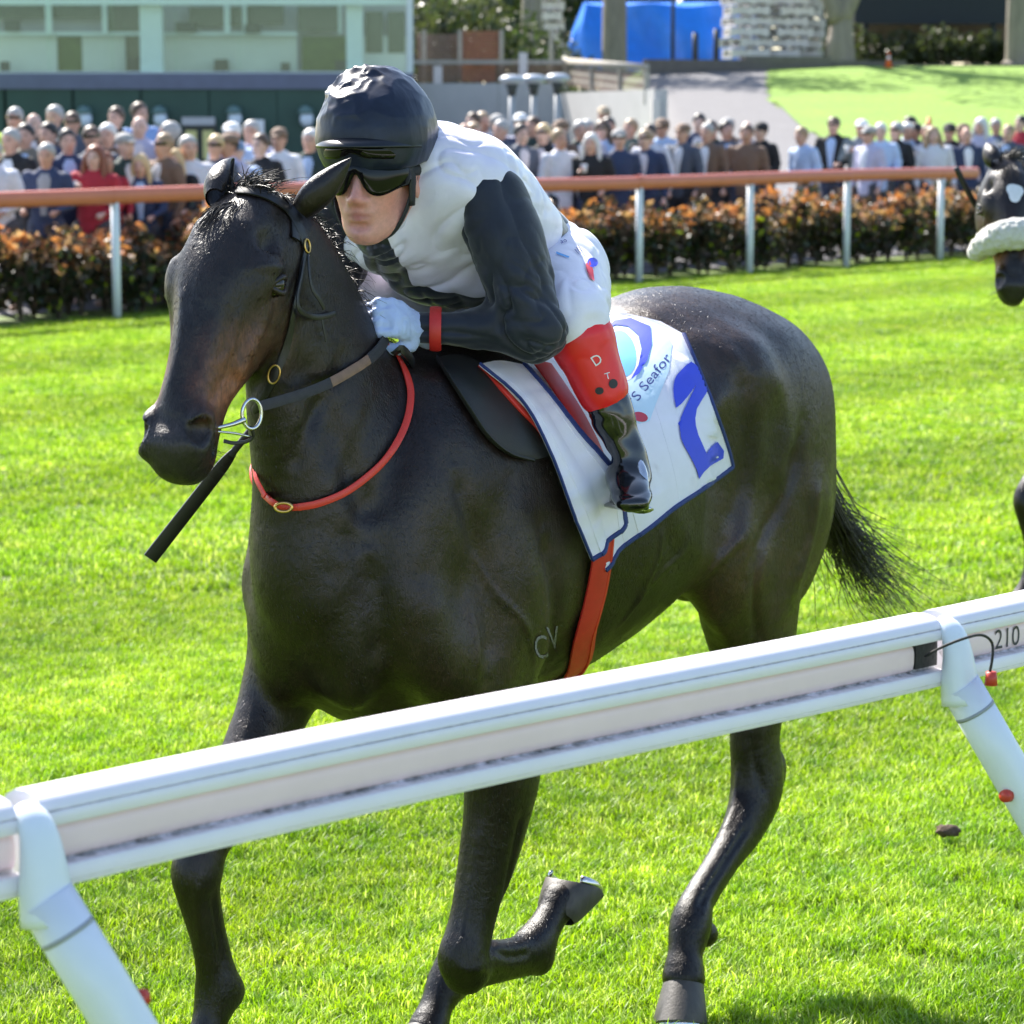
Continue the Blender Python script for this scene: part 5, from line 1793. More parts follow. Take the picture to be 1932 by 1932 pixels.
def coat_colours(v, q):
    """dark bay: near black legs and topline, brown flanks, tan round the muzzle and eyes"""
    n = normals_np(v, q)
    base = np.tile(np.array([.0105, .0064, .0050]), (len(v), 1))
    legs = np.clip((.62 - v[:, 2]) / .25, 0, 1) * (v[:, 0] < .45)
    c = base * (1 - .45 * legs[:, None])
    def blob(p, r, col, s):
        nonlocal c
        d = np.linalg.norm((v - np.asarray(p)) / np.asarray(r), axis=1)
        w = np.clip(1 - d, 0, 1) ** 1.2 * s
        w = w * np.clip(1 + .5 * vnoise(v, 28, 3), 0, 1.4)
        w = np.clip(w, 0, 1)[:, None]
        c = c * (1 - w) + np.asarray(col) * w
    tan = (.185, .075, .040)
    for s in (-1, 1):
        blob(hd(.66, s * .055, -.035), (.125, .10, .125), tan, 1.0)
        blob(hd(.77, s * .05, -.005), (.085, .06, .085), tan, 1.0)
        blob(hd(.50, s * .080, -.07), (.11, .06, .12), (.060, .030, .019), .9)
        blob(hd(.39, s * .095, -.02), (.05, .05, .05), (.05, .026, .017), .8)
        blob((-1.10, s * .24, 1.0), (.28, .16, .26), (.045, .022, .014), .95)
        blob((-1.45, s * .22, .95), (.36, .24, .45), (.044, .022, .014), .9)
        blob((-1.05, s * .15, 1.45), (.5, .3, .25), (.040, .022, .015), .8)
        blob((-.2, s * .22, 1.0), (.35, .15, .35), (.036, .023, .016), .8)
    blob((-.55, 0, .8), (.6, .35, .25), (.04, .025, .018), .7)
    mz = np.clip(((v - hd(.0)) @ HEAD_X / HEAD_LEN - .86) / .07, 0, 1) * (np.linalg.norm(v - hd(.95), axis=1) < .16)
    c = c * (1 - mz[:, None]) + np.array([.016, .014, .0145]) * mz[:, None]
    return c


HORSE_C = coat_colours(HORSE_V, HORSE_Q)


def coat_material():
    t = NT('horse_coat')
    col = t.attr('coat')
    hair = t.noise(300, 4, 0.65, stretch=(1, 1, .20))
    big = t.noise(9, 4, 0.6)
    k = t.ramp(hair, [(0.25, (.45,) * 3), (0.75, (1.6,) * 3)])
    k2 = t.ramp(big, [(0.25, (.70,) * 3), (0.75, (1.35,) * 3)])
    k3 = t.ramp(t.noise(34, 4, .65, dist=.6), [(.3, (.62, .60, .60)), (.7, (1.5, 1.36, 1.28))])
    c = t.mix(1.0, t.mix(1.0, t.mix(1.0, col, k, 'MULTIPLY'), k2, 'MULTIPLY'), k3, 'MULTIPLY')
    r = t.ramp(big, [(0.3, (.30,) * 3), (0.7, (.46,) * 3)])
    t.set(Base_Color=c, Roughness=r)
    t.b.inputs['Specular IOR Level'].default_value = .40
    t.b.inputs['Anisotropic'].default_value = .35
    bn = t.bump(hair, .55, .0024)
    t.bump(t.noise(30, 5, .62, dist=.5), .22, .012, bn)
    return t.m


M['coat'] = coat_material()
horse = mesh_np('horse', hw(HORSE_V), HORSE_Q, M['coat'])
color_attr(horse, 'coat', HORSE_C)
tag(horse, 'dark brown racehorse galloping towards the near rail under a jockey', 'horse')


# short coat hair lying along the hide: breaks the skin up the way a clipped coat does
def coat_hair(n):
    body_q = HORSE_Q[(HORSE_Q < N_BODY).all(1)]
    A = HORSE_V[body_q]
    ar = np.linalg.norm(np.cross(A[:, 2] - A[:, 0], A[:, 3] - A[:, 1]), axis=1)
    k = rng.choice(len(body_q), n, p=ar / ar.sum())
    u, w = rng.random((n, 1)), rng.random((n, 1))
    q = A[k]
    P = (q[:, 0] * (1 - u) + q[:, 1] * u) * (1 - w) + (q[:, 3] * (1 - u) + q[:, 2] * u) * w
    N = normals_np(HORSE_V[:N_BODY], body_q)[body_q[k, 0]]
    C = HORSE_C[body_q[k, 0]]
    flow = np.tile(np.array([-.75, 0, -.6]), (n, 1))
    head = np.clip((P - HEAD_P) @ HEAD_X / HEAD_LEN, 0, 1) * (P[:, 0] > .16) * (P[:, 2] > 1.3)
    flow[head > 0] = HEAD_X
    leg = P[:, 2] < .75
    flow[leg] = np.array([-.15, 0, -1])
    flow = flow + rng.normal(0, .22, (n, 3)) + .5 * np.stack([vnoise(P, 7, 51), vnoise(P, 7, 52), vnoise(P, 7, 53)], 1)
    flow -= (flow * N).sum(1)[:, None] * N
    flow /= np.linalg.norm(flow, axis=1)[:, None] + 1e-9
    side = np.cross(N, flow)
    side = side + N * rng.normal(0, .35, (n, 1))
    L = rng.uniform(.006, .013, (n, 1)); W = rng.uniform(.0005, .0010, (n, 1))
    B = P - N * .0008
    V = np.stack([B - side * W, B + side * W, B + flow * L + N * rng.uniform(.0008, .0026, (n, 1))], 1).reshape(-1, 3)
    o = mesh_np('coat_hair', hw(V), np.arange(3 * n).reshape(-1, 3), M['coat'], horse, smooth=False)
    color_attr(o, 'coat', np.repeat(C * rng.uniform(.6, 1.7, (n, 1)), 3, 0))
    tag(o, kind='stuff')


coat_hair(150000)
# ---------------------------------------------------------------- the jockey (same frame as the horse)
JE = np.array([-.140, 0.0, 1.836])              # midpoint between the ears
JYAW = math.radians(16)
JF = np.array([math.cos(JYAW), math.sin(JYAW), 0.0])
JL = np.array([-math.sin(JYAW), math.cos(JYAW), 0.0])
JZ = np.array([0, 0, 1.0])
JAX = np.array([JF, JL, JZ])


def jh(f, l=0.0, u=0.0):
    return JE + JF * f + JL * l + JZ * u


SH_L, EL_L, WR_L = np.array([-.285, .165, 1.795]), np.array([-.300, .25, 1.555]), np.array([-.178, .068, 1.558])
SH_R, EL_R, WR_R = np.array([-.27, -.170, 1.80]), np.array([-.300, -.26, 1.56]), np.array([-.16, -.09, 1.555])
HIP_L, KN_L, AN_L = np.array([-.600, .105, 1.638]), np.array([-.405, .268, 1.575]), np.array([-.462, .362, 1.305])
HIP_R, KN_R, AN_R = np.array([-.600, -.105, 1.638]), np.array([-.345, -.245, 1.585]), np.array([-.47, -.345, 1.305])
TORSO = [(-.22, 0, 1.845, .070, .060), (-.275, 0, 1.820, .150, .095), (-.36, 0, 1.785, .165, .120), (-.46, 0, 1.735, .150, .115), (-.55, 0, 1.685, .140, .110), (-.64, 0, 1.63, .14, .115)]


def row(p, a, b=None):
    return list(np.asarray(p, float)) + [a, a if b is None else b]


def lerp(a, b, t):
    return np.asarray(a) + (np.asarray(b) - np.asarray(a)) * t


def jockey_body():
    F = Field((-.98, -.42, 1.16), (.0, .44, 2.06), .0045)
    F.sweep(TORSO, ref=(0, 1, 0), k=.02, p=2.2)
    F.sweep([row(jh(-.02, 0, -.02), .055, .06), row(lerp(jh(-.02, 0, -.02), (-.26, 0, 1.82), .55), .056, .06), row((-.27, 0, 1.81), .07, .07)], k=.03)
    for sh, el, wr in ((SH_L, EL_L, WR_L), (SH_R, EL_R, WR_R)):
        F.sweep([row(sh, .046), row(lerp(sh, el, .5), .036), row(el, .025)], k=.03)
        F.sweep([row(el, .025), row(lerp(el, wr, .4), .025), row(wr, .020), row(wr + (wr - el) * .05, .016)], k=.02)
    for hp, kn, an in ((HIP_L, KN_L, AN_L), (HIP_R, KN_R, AN_R)):
        F.sweep([row(hp, .088), row(lerp(hp, kn, .5), .066), row(kn, .040)], k=.03)
        F.sweep([row(kn, .038), row(lerp(kn, an, .35), .032), row(an, .022), row(an + np.array([.02, .01, -.045]), .018)], k=.02)
    # head
    F.ell(jh(-.012, 0, .058), (.092, .072, .085), JAX, k=.02)
    F.sweep([row(jh(.040, 0, .045), .064, .060), row(jh(.048, 0, -.01), .060, .056), row(jh(.050, 0, -.055), .047, .046), row(jh(.062, 0, -.088), .024, .026)], ref=JL, k=.03, p=2.3)
    for s in (-1, 1):
        F.sweep([row(jh(-.005, s * .050, -.03), .016), row(jh(.025, s * .044, -.070), .015), row(jh(.066, s * .018, -.096), .013)], k=.03)
        F.ell(jh(.062, s * .040, -.008), (.022, .022, .016), JAX, k=.02)
        F.ell(jh(.092, s * .031, .022), (.015, .021, .011), JAX, k=.02, op='sub')
        F.ell(jh(.102, s * .013, -.036), (.013, .010, .0095), JAX, k=.008)
        # ear
        F.ell(jh(-.004, s * .078, -.002), (.018, .007, .031), JAX, k=.006)
        F.ell(jh(.000, s * .086, .002), (.009, .006, .017), JAX, k=.005, op='sub')
    F.sweep([row(jh(.092, 0, .022), .008, .010), row(jh(.106, 0, -.012), .0095, .010), row(jh(.114, 0, -.031), .011, .011)], ref=JL, k=.012)
    F.ell(jh(.088, 0, .038), (.014, .045, .010), JAX, k=.015)                   # brow
    F.ell(jh(.088, 0, -.056), (.018, .028, .016), JAX, k=.014)                  # muzzle of the mouth
    F.sweep([row(jh(.092, -.022, -.0605), .004, .004), row(jh(.1035, 0, -.0555), .0055, .005), row(jh(.092, .022, -.0605), .004, .004)], k=.006)   # lips
    F.sweep([row(jh(.090, -.018, -.0690), .005, .005), row(jh(.1015, 0, -.0705), .0065, .0060), row(jh(.090, .018, -.0690), .005, .005)], k=.006)
    F.sweep([row(jh(.098, -.025, -.0640), .0018, .0018), row(jh(.1085, 0, -.0628), .002, .002), row(jh(.098, .025, -.0640), .0018, .0018)], k=.004, op='sub')
    F.ell(jh(.078, 0, -.096), (.020, .022, .017), JAX, k=.012)                  # chin
    F.ell(jh(.098, 0, -.082), (.008, .020, .006), JAX, k=.010, op='sub')
    v, q = F.mesh()
    return smooth_np(v, q, 3), q


JV, JQ = jockey_body()


def skin_material():
    t = NT('skin')
    c = t.attr('skin')
    k = t.ramp(t.noise(120, 4, .6), [(0.3, (.9,) * 3), (0.7, (1.08,) * 3)])
    t.set(Base_Color=t.mix(1.0, c, k, 'MULTIPLY'), Roughness=.45)
    t.b.inputs['Subsurface Weight'].default_value = .25
    t.b.inputs['Subsurface Radius'].default_value = (.012, .005, .003)
    t.b.inputs['Subsurface Scale'].default_value = .6
    t.bump(t.noise(420, 3, .6), .12, .001)
    return t.m


M['skin'] = skin_material()
jockey = mesh_np('person', hw(JV), JQ, M['skin'])
sk = np.tile(np.array([.66, .315, .255]), (len(JV), 1))
loc_ = (JV - JE) @ JAX.T


def tint(c, p, r, col, s):
    d = np.linalg.norm((loc_ - np.asarray(p)) / np.asarray(r), axis=1)
    w = (np.clip(1 - d, 0, 1) * s)[:, None]
    return c * (1 - w) + np.asarray(col) * w


for s_ in (-1, 1):
    sk = tint(sk, (.07, s_ * .045, -.035), (.05, .04, .04), (.66, .25, .19), .8)
sk = tint(sk, (.115, 0, -.034), (.03, .03, .028), (.66, .24, .18), .8)
lw = np.clip(1.25 - ((loc_[:, 2] + .0640) / .0085) ** 2 - (loc_[:, 1] / .022) ** 2, 0, 1) * (loc_[:, 0] > .085)
sk = sk * (1 - lw[:, None] * .75) + np.array([.44, .135, .125]) * lw[:, None] * .75
color_attr(jockey, 'skin', sk)
tag(jockey, 'jockey in white silks with black sleeves and dark cap crouching over the galloping brown horse', 'person')


def wrinkle(v, amp, scale, seed, stretch=(1, 1, 1)):
    p = v * np.asarray(stretch)
    w = vnoise(p + .08 * vnoise(p, scale * .7, seed + 5)[:, None], scale, seed)
    return amp * (1 - np.abs(w)) ** 2.0


def cloth_part(name, lo, hi, h, build, material, parent, amp=.004, scale=14, seed=1, stretch=(1, 1, 1), cut=None, it=2, folds=None):
    F = Field(lo, hi, h)
    build(F)
    v, q = F.mesh()
    v = smooth_np(v, q, it)
    if amp:
        n = normals_np(v, q)
        v = v - n * wrinkle(v, amp, scale, seed, stretch)[:, None]
    if folds is not None:
        v = v - normals_np(v, q) * folds(v)[:, None]
    if cut is not None:
        k = cut(v)
        q = q[k[q].all(1)]
    o = mesh_np(name, hw(v), q, material, parent)
    return o, v


def satin(name, dark=False):
    t = NT(name)
    wv = t.noise(16, 5, .55, dist=.8)
    if dark:
        c = t.ramp(wv, [(.3, (.010, .012, .022)), (.7, (.016, .020, .034))])
    else:
        s = t.attr('sash', 'Fac')
        lt = t.node('ShaderNodeMath', operation='LESS_THAN')
        t.link(s, lt.inputs[0]); lt.inputs[1].default_value = 0.0
        c = t.mix(lt.outputs[0], t.ramp(wv, [(.3, (.68, .64, .76)), (.7, (.76, .72, .84))]), (.012, .015, .020))
    t.set(Base_Color=c, Roughness=.30 if not dark else .55)
    t.b.inputs['Specular IOR Level'].default_value = .5 if not dark else .28
    t.b.inputs['Sheen Weight'].default_value = .25
    t.b.inputs['Anisotropic'].default_value = .4
    b = t.bump(t.noise(13, 3, .5, stretch=(1.6, .6, 1.6), dist=1.4), .13, .012)
    t.bump(t.noise(900, 2, .5), .08, .0006, b)
    return t.m


M['satin_white'] = satin('white_satin')
M['satin_black'] = satin('black_satin', True)


def silks(F):
    rows = [(-.225, 0, 1.838, .085, .070), (-.265, 0, 1.830, .172, .112), (-.34, 0, 1.795, .190, .146), (-.44, 0, 1.742, .178, .142), (-.53, 0, 1.692, .165, .134),
            (-.60, 0, 1.652, .158, .128)]
    F.sweep(rows, ref=(0, 1, 0), k=.02, p=2.3)
    F.sweep([row(jh(-.015, 0, -.060), .058, .062), row(jh(-.040, 0, -.085), .066, .070), row((-.235, 0, 1.815), .09, .085)], k=.03)     # collar
    for s in (-1, 1):
        F.ell((-.29, s * .145, 1.825), (.085, .06, .075), k=.04)
    F.ell((-.29, -.05, 1.705), (.10, .13, .06), k=.05)                                            # loose front
    F.ell((-.42, -.02, 1.635), (.13, .13, .055), k=.05)
    # inside of the collar, so that the neck stands in it
    F.sweep([row(jh(-.008, 0, -.02), .054, .060), row(jh(-.018, 0, -.062), .050, .054)], k=.006, op='sub')


def along_folds(v, d, fine, coarse, seed, amp, sharp=2.4):
    """creases running along d: noise stretched that way"""
    d = np.asarray(d, float); d /= np.linalg.norm(d)
    a = v @ d
    r = v - a[:, None] * d
    p = r * fine + (a * coarse)[:, None] * d
    p = p + .35 * vnoise(v, 9, seed + 3)[:, None]
    return amp * (1 - np.abs(vnoise(p, 1.0, seed))) ** sharp


def breast_folds(v):
    pit = np.array([-.27, .15, 1.72])
    w = np.exp(-(np.linalg.norm(v - np.array([-.25, .05, 1.70]), axis=1) / .20) ** 2)
    f = along_folds(v, (-.05, .85, .50), 26, 4, 31, .013, 4.0)
    g = along_folds(v, (-.75, -.1, -.55), 17, 3, 33, .007, 4.0)
    return f * w + g * (1 - .7 * w)


shirt, sv = cloth_part('silk_shirt', (-.90, -.34, 1.5), (-.1, .34, 2.0), .0045, silks, M['satin_white'], jockey, amp=.002, scale=10, seed=4, stretch=(1, .8, 1.2), it=3, folds=breast_folds)
# black sash: right shoulder, down the breast, round the left hip and up across the back
from mathutils.bvhtree import BVHTree


def bvh_of(o):
    me = o.data
    return BVHTree.FromPolygons([tuple(x.co) for x in me.vertices], [tuple(p.vertices) for p in me.polygons])


sbvh = bvh_of(shirt)


def on_surface(bvh, p, d):
    """first hit of a line through p (horse frame) along d, back in the horse frame"""
    o = hw(p); dd = hw(np.asarray(p) + np.asarray(d)) - o
    dd /= np.linalg.norm(dd)
    h = bvh.ray_cast(Vector(o - dd * .6), Vector(dd))
    return wh(np.array(h[0])) if h[0] is not None else np.asarray(p, float)


fd = np.array([-.80, -.55, -.12])               # looking into the breast from the front left
line = [(-.30, -.17, 1.90), (-.235, -.165, 1.82)]
for q_ in ((-.20, -.10, 1.76), (-.20, -.06, 1.70), (-.24, -.03, 1.645), (-.31, .02, 1.605), (-.36, .09, 1.600)):
    line.append(tuple(on_surface(sbvh, q_, fd)))
line += [(-.46, .165, 1.625), (-.56, .155, 1.70), (-.55, .06, 1.80), (-.42, -.06, 1.89), (-.30, -.14, 1.91)]
line = catmull(np.array(line), 5)
dist = np.full(len(sv), 9.0)
for a_, b_ in zip(line[:-1], line[1:]):
    d_ = b_ - a_
    t_ = np.clip(((sv - a_) @ d_) / (d_ @ d_ + 1e-9), 0, 1)
    dist = np.minimum(dist, np.linalg.norm(sv - a_ - t_[:, None] * d_, axis=1))
float_attr(shirt, 'sash', dist - .040)


def sleeve(sh, el, wr, s):
    def f(F):
        F.ell(sh + np.array([.0, -s * .01, -.012]), (.070, .055, .078), k=.02)
        F.sweep([row(lerp(sh, el, -.05), .062, .078), row(lerp(sh, el, .3), .072, .086), row(lerp(sh, el, .7), .068, .078), row(lerp(sh, el, 1.0), .054, .060)], k=.03, ref=(0, 1, 0))
        F.ell(lerp(sh, el, 1.0) + np.array([-.004, s * .008, -.006]), (.052, .050, .050), k=.03)
        F.sweep([row(el, .052), row(lerp(el, wr, .35), .046), row(lerp(el, wr, .75), .040), row(lerp(el, wr, .97), .036)], k=.03)
    return f


def sleeve_folds(v):
    w = np.exp(-(np.linalg.norm(v - (EL_L + np.array([.03, -.03, .02])), axis=1) / .10) ** 2)
    up = np.clip((v[:, 2] - 1.62) / .1, 0, 1)
    return (along_folds(v, (.75, -.45, .45), 30, 7, 41, .020, 3.5) * w + along_folds(v, (-.2, .3, -.95), 20, 4, 43, .010, 3.5) * up
            + along_folds(v, (.45, -.85, .1), 34, 6, 45, .010, 3.5) * (1 - up) * (1 - w))


cloth_part('sleeve', (-.50, .06, 1.44), (-.08, .42, 1.95), .0042, sleeve(SH_L, EL_L, WR_L, 1), M['satin_black'], jockey, amp=.0025, scale=17, seed=8, stretch=(1, 1, .8), it=3, folds=sleeve_folds)
cloth_part('sleeve', (-.50, -.42, 1.44), (-.08, -.06, 1.95), .006, sleeve(SH_R, EL_R, WR_R, -1), M['satin_black'], jockey, amp=.009, scale=17, seed=9, it=3)

# red band round the left cuff
def ring_band(name, c, d, r, width, material, parent, thick=.003, seg=24, ref=(0, 0, 1)):
    d = np.asarray(d, float) / np.linalg.norm(d)
    t = np.linspace(-.5, .5, 5)
    P = np.asarray(c) + d * (t * width)[:, None]
    mb = MB().tube(hw(P), r + thick * np.array([.4, 1, 1, 1, .4]), ref=ref, seg=seg, cap=False)
    return mb.build(name, material, parent)


m('red_elastic', (.52, .022, .018), .5, .10, 40, .15, 300, .001)
ring_band('cuff_band', lerp(EL_L, WR_L, .86), WR_L - EL_L, .0400, .022, M['red_elastic'], jockey)

# breeches
m('breeches_white', (.76, .73, .82), .55, .04, 30, .25, 300, .0015, sheen=.2)


def breeches(F):
    F.sweep([row((-.55, 0, 1.685), .145, .115), row((-.635, 0, 1.635), .150, .124), row((-.675, 0, 1.60), .12, .10)], ref=(0, 1, 0), k=.03, p=2.2)
    for s in (-1, 1):
        F.ell((-.665, s * .075, 1.615), (.080, .085, .095), k=.04)
    for hp, kn, an in ((HIP_L, KN_L, AN_L), (HIP_R, KN_R, AN_R)):
        F.sweep([row(hp, .112), row(lerp(hp, kn, .35), .102), row(lerp(hp, kn, .7), .085), row(kn, .068)], k=.03)
        F.sweep([row(kn, .062), row(lerp(kn, an, .16), .054), row(lerp(kn, an, .22), .046)], k=.03)


cloth_part('breeches', (-.95, -.42, 1.44), (-.2, .42, 1.86), .005, breeches, M['breeches_white'], jockey, amp=.006, scale=16, seed=3, it=3)

# red gaiters, black boots
m('red_leather', (.74, .012, .016), .40, .06, 20, .2, 60, .003, coat=.08)
m('boot_leather', (.006, .006, .007), .12, .2, 30, .15, 40, .003, coat=.5)
for hp, kn, an, s in ((HIP_L, KN_L, AN_L, 1), (HIP_R, KN_R, AN_R, -1)):
    def gaiter(F):
        F.sweep([row(lerp(kn, an, .16), .066, .064), row(lerp(kn, an, .30), .058), row(lerp(kn, an, .53), .051)], k=.01)
    def boot(F):
        F.sweep([row(lerp(kn, an, .46), .044), row(lerp(kn, an, .68), .046), row(lerp(kn, an, .84), .038), row(an, .037), row(an + np.array([.0, .0, -.03]), .040)], k=.01)
        F.sweep([row(an + np.array([-.046, -.028 * s, -.042]), .036, .034), row(an + np.array([.0, 0, -.046]), .040, .032), row(an + np.array([.060, .040 * s, -.062]), .043, .028), row(an + np.array([.098, .066 * s, -.076]), .034, .021)], ref=(-.5, .85 * s, 0), k=.03)
        F.ell(an + np.array([-.042, -.025 * s, -.062]), (.022, .024, .02), k=.01)
    lo = np.minimum(kn, an) - .16; hi = np.maximum(kn, an) + .16
    g, gv = cloth_part('gaiter', lo, hi, .0045, gaiter, M['red_leather'], jockey, amp=.0018, scale=18, seed=2, it=3)
    cloth_part('boot', lo, hi, .0045, boot, M['boot_leather'], jockey, amp=.005, scale=15, seed=6, stretch=(.6, .6, 1.8), it=3)

# gloves: five fingers closed on the reins
m('glove_blue', (.42, .52, .80), .6, .08, 40, .4, 420, .0015, sheen=.3)


def glove(wr, s):
    fwd = np.array([.93, -.10 * s, .26]); fwd /= np.linalg.norm(fwd)       # along the back of the hand
    out = np.array([-.05, .93 * s, .25]); out -= (out @ fwd) * fwd; out /= np.linalg.norm(out)   # out of the back of the hand
    side = np.cross(fwd, out) * s                                             # towards the little finger or thumb
    if side[2] < 0: side = -side

    def P(f, w, o):
        return wr + fwd * f + side * w + out * o

    def f(F):
        F.sweep([row(P(-.030, 0, 0), .034, .034), row(P(.0, 0, 0), .030, .027), row(P(.03, 0, .002), .034, .022), row(P(.062, .002, .004), .040, .022), row(P(.082, .002, .004), .038, .019)], ref=side, k=.012)
        for i, w in enumerate((.030, .010, -.010, -.029)):
            L = (.034, .038, .036, .030)[i]
            k = P(.084, w, .008)
            a = P(.084 + L * .75, w * .95, -.006 - .002 * i)
            b = P(.084 + L * .55, w * .9, -.034)
            c = P(.084 - .006, w * .85, -.038)
            F.sweep([row(k, .0112), row(a, .0108)], k=.006)
            F.sweep([row(a, .0106), row(b, .0098)], k=.005)
            F.sweep([row(b, .0096), row(c, .0086)], k=.005)
        # thumb, lying along the reins below the index finger
        F.sweep([row(P(.020, -.034, -.008), .016), row(P(.050, -.048, -.018), .0125), row(P(.078, -.042, -.030), .0112), row(P(.097, -.030, -.036), .0088)], k=.012)
    return f


GL = WR_L
cloth_part('glove', GL - .12, GL + np.array([.17, .12, .14]), .0032, glove(WR_L, 1), M['glove_blue'], jockey, amp=.0022, scale=40, seed=5, it=2)
cloth_part('glove', WR_R - .12, WR_R + np.array([.17, .12, .14]), .004, glove(WR_R, -1), M['glove_blue'], jockey, amp=.002, scale=40, seed=6, it=2)

# helmet under a dark satin cap
def cap_build(F):
    F.ell(jh(-.010, 0, .092), (.132, .108, .116), JAX, k=.02)
    F.ell(jh(-.075, 0, .050), (.070, .088, .075), JAX, k=.04)
    F.ell(jh(.045, 0, .075), (.085, .090, .085), JAX, k=.04)
    F.ell(jh(.01, 0, -.045), (.30, .30, .078), np.array([JF * .98 + JZ * -.17, JL, JZ * .98 + JF * .17]), k=.012, op='sub')
    F.ell(jh(-.005, 0, .040), (.094, .076, .088), JAX, k=.01, op='sub')


def cap_wr(v):
    l = (v - JE) @ JAX.T
    return l


Fc = Field(JE + np.array([-.2, -.17, -.1]), JE + np.array([.22, .17, .26]), .0036)
cap_build(Fc)
cv, cq = Fc.mesh()
cv = smooth_np(cv, cq, 2)
cl = (cv - JE) @ JAX.T
cn = normals_np(cv, cq)
up_ = np.clip((cl[:, 2] - .10) / .08, 0, 1) * np.clip(1 - (cl[:, 1] + .03) / .10, 0, 1)
amp_ = .0012 + .013 * up_
w_ = (1 - np.abs(vnoise(cv * np.array([1, 1, 1.3]), 19, 11))) ** 2.2 + .5 * (1 - np.abs(vnoise(cv, 48, 12))) ** 2
radial = (np.linalg.norm(cl - np.array([-.005, 0, .04]), axis=1) > .095)
cv = cv + cn * ((amp_ * (w_ - .45)) * radial)[:, None]


def cap_material():
    t = NT('cap_satin')
    t.set(Base_Color=t.ramp(t.noise(24, 4, .6), [(.3, (.008, .011, .024)), (.7, (.015, .021, .042))]), Roughness=.36)
    t.b.inputs['Specular IOR Level'].default_value = .32
    b = t.bump(t.noise(18, 4, .5, stretch=(1, 1, .35), dist=.6), .22, .01)
    t.bump(t.noise(800, 2, .5), .06, .0006, b)
    return t.m


M['cap_satin'] = cap_material()
helmet = mesh_np('helmet', hw(cv), cq, M['cap_satin'], jockey)


def wrap_strip(name, th0, th1, zt, zb, rf, rl, mtl, parent, cf=0.0, thick=.004, n=36, k=8, rim=None):
    """a strip bent round the head; zt, zb give its upper and lower edge by angle"""
    mb = MB()
    th = np.linspace(th0, th1, n)
    V = []
    for sh in (0, 1):
        for a in th:
            for j in range(k + 1):
                u = zt(a) + (zb(a) - zt(a)) * j / k
                bul = .004 * math.sin(math.pi * j / k) - sh * thick
                V.append(hw(jh(cf + (rf + bul) * math.cos(a), (rl + bul) * math.sin(a), u)))
    N = n * (k + 1); f = []
    for i in range(n - 1):
        for j in range(k):
            a0 = i * (k + 1) + j
            f.append([a0, a0 + k + 1, a0 + k + 2, a0 + 1])
            f.append([N + a0, N + a0 + 1, N + a0 + k + 2, N + a0 + k + 1])
        for j in (0, k):
            a0 = i * (k + 1) + j
            q = [a0, N + a0, N + a0 + k + 1, a0 + k + 1]
            f.append(q if j == 0 else q[::-1])
    for i in (0, n - 1):
        for j in range(k):
            a0 = i * (k + 1) + j
            q = [a0, a0 + 1, N + a0 + 1, N + a0]
            f.append(q if i == 0 else q[::-1])
    mb.add(np.array(V), f)
    return mb.build(name, mtl, parent)


m('goggle_lens', (.004, .004, .004), .10, .1, 10, spec=.28)
m('goggle_frame', (.010, .010, .010), .35, .2, 40)
m('goggle_strap', (.012, .012, .013), .6, .2, 60, .2, 500, .001)
m('peak_dark', (.008, .009, .012), .30, .2, 40)
lo_ = lambda a: -.006 - .020 * math.exp(-((abs(a) - .50) / .42) ** 2) + .026 * math.exp(-(a / .17) ** 2)
lens = wrap_strip('goggles', -1.25, 1.25, lambda a: .034, lo_, .118, .083, M['goggle_lens'], jockey)
wrap_strip('frame', -1.28, 1.28, lambda a: .040, lambda a: .031, .1205, .0845, M['goggle_frame'], lens, thick=.007, k=3)
wrap_strip('strap', 1.24, 2.6, lambda a: .030, lambda a: .010, .110, .0825, M['goggle_strap'], lens, thick=.003, k=3, n=20)
wrap_strip('strap', -2.6, -1.24, lambda a: .030, lambda a: .010, .110, .0825, M['goggle_strap'], lens, thick=.003, k=3, n=20)
# second pair pushed up against the peak
lens2 = wrap_strip('goggles', -1.25, 1.25, lambda a: .072, lambda a: .042 + .010 * math.exp(-(a / .2) ** 2), .136, .100, M['goggle_lens'], jockey, thick=.006)
wrap_strip('frame', -1.3, 1.3, lambda a: .077, lambda a: .069, .1385, .1015, M['goggle_frame'], lens2, thick=.008, k=3)
# peak of the helmet
mb = MB()
th = np.linspace(-1.25, 1.25, 30)
V = []
for lay in (0, 1):
    for a in th:
        for j in range(5):
            t = j / 4
            V.append(hw(jh(.0 + (.118 + .040 * t * math.cos(a) ** .6) * math.cos(a), (.098 + .012 * t) * math.sin(a), .088 - .012 * t - .010 * t * t - .004 * lay)))
f = []
N = 150
for i in range(29):
    for j in range(4):
        a0 = i * 5 + j
        f += [[a0, a0 + 5, a0 + 6, a0 + 1], [N + a0, N + a0 + 1, N + a0 + 6, N + a0 + 5]]
    a0 = i * 5 + 4
    f.append([a0, a0 + 5, N + a0 + 5, N + a0])
mb.add(np.array(V), f)
mb.build('peak', M['peak_dark'], helmet)
# chin strap with its cup by the ear
pts = [jh(-.015, .079, .035), jh(.020, .0765, -.02), jh(.034, .064, -.065), jh(.040, .040, -.100), jh(.046, 0, -.112), jh(.040, -.040, -.100), jh(.034, -.064, -.065), jh(.020, -.0765, -.02), jh(-.015, -.079, .035)]
P = catmull(pts, 5)
MB().tube(hw(P), .0100, .0030, ref=np.array([hw(JE + JF) - hw(JE)][0]), seg=8).build('chin_strap', M['goggle_strap'], helmet)
for s in (1, -1):
    mb = MB()
    mb.tube(hw(catmull([jh(.030, s * .076, .045), jh(.026, s * .0785, .005), jh(.022, s * .0765, -.045)], 4)), np.linspace(.019, .012, 9), .005, ref=(hw(JE + JF) - hw(JE)), seg=10)
    mb.build('strap_guard', M['goggle_strap'], helmet)
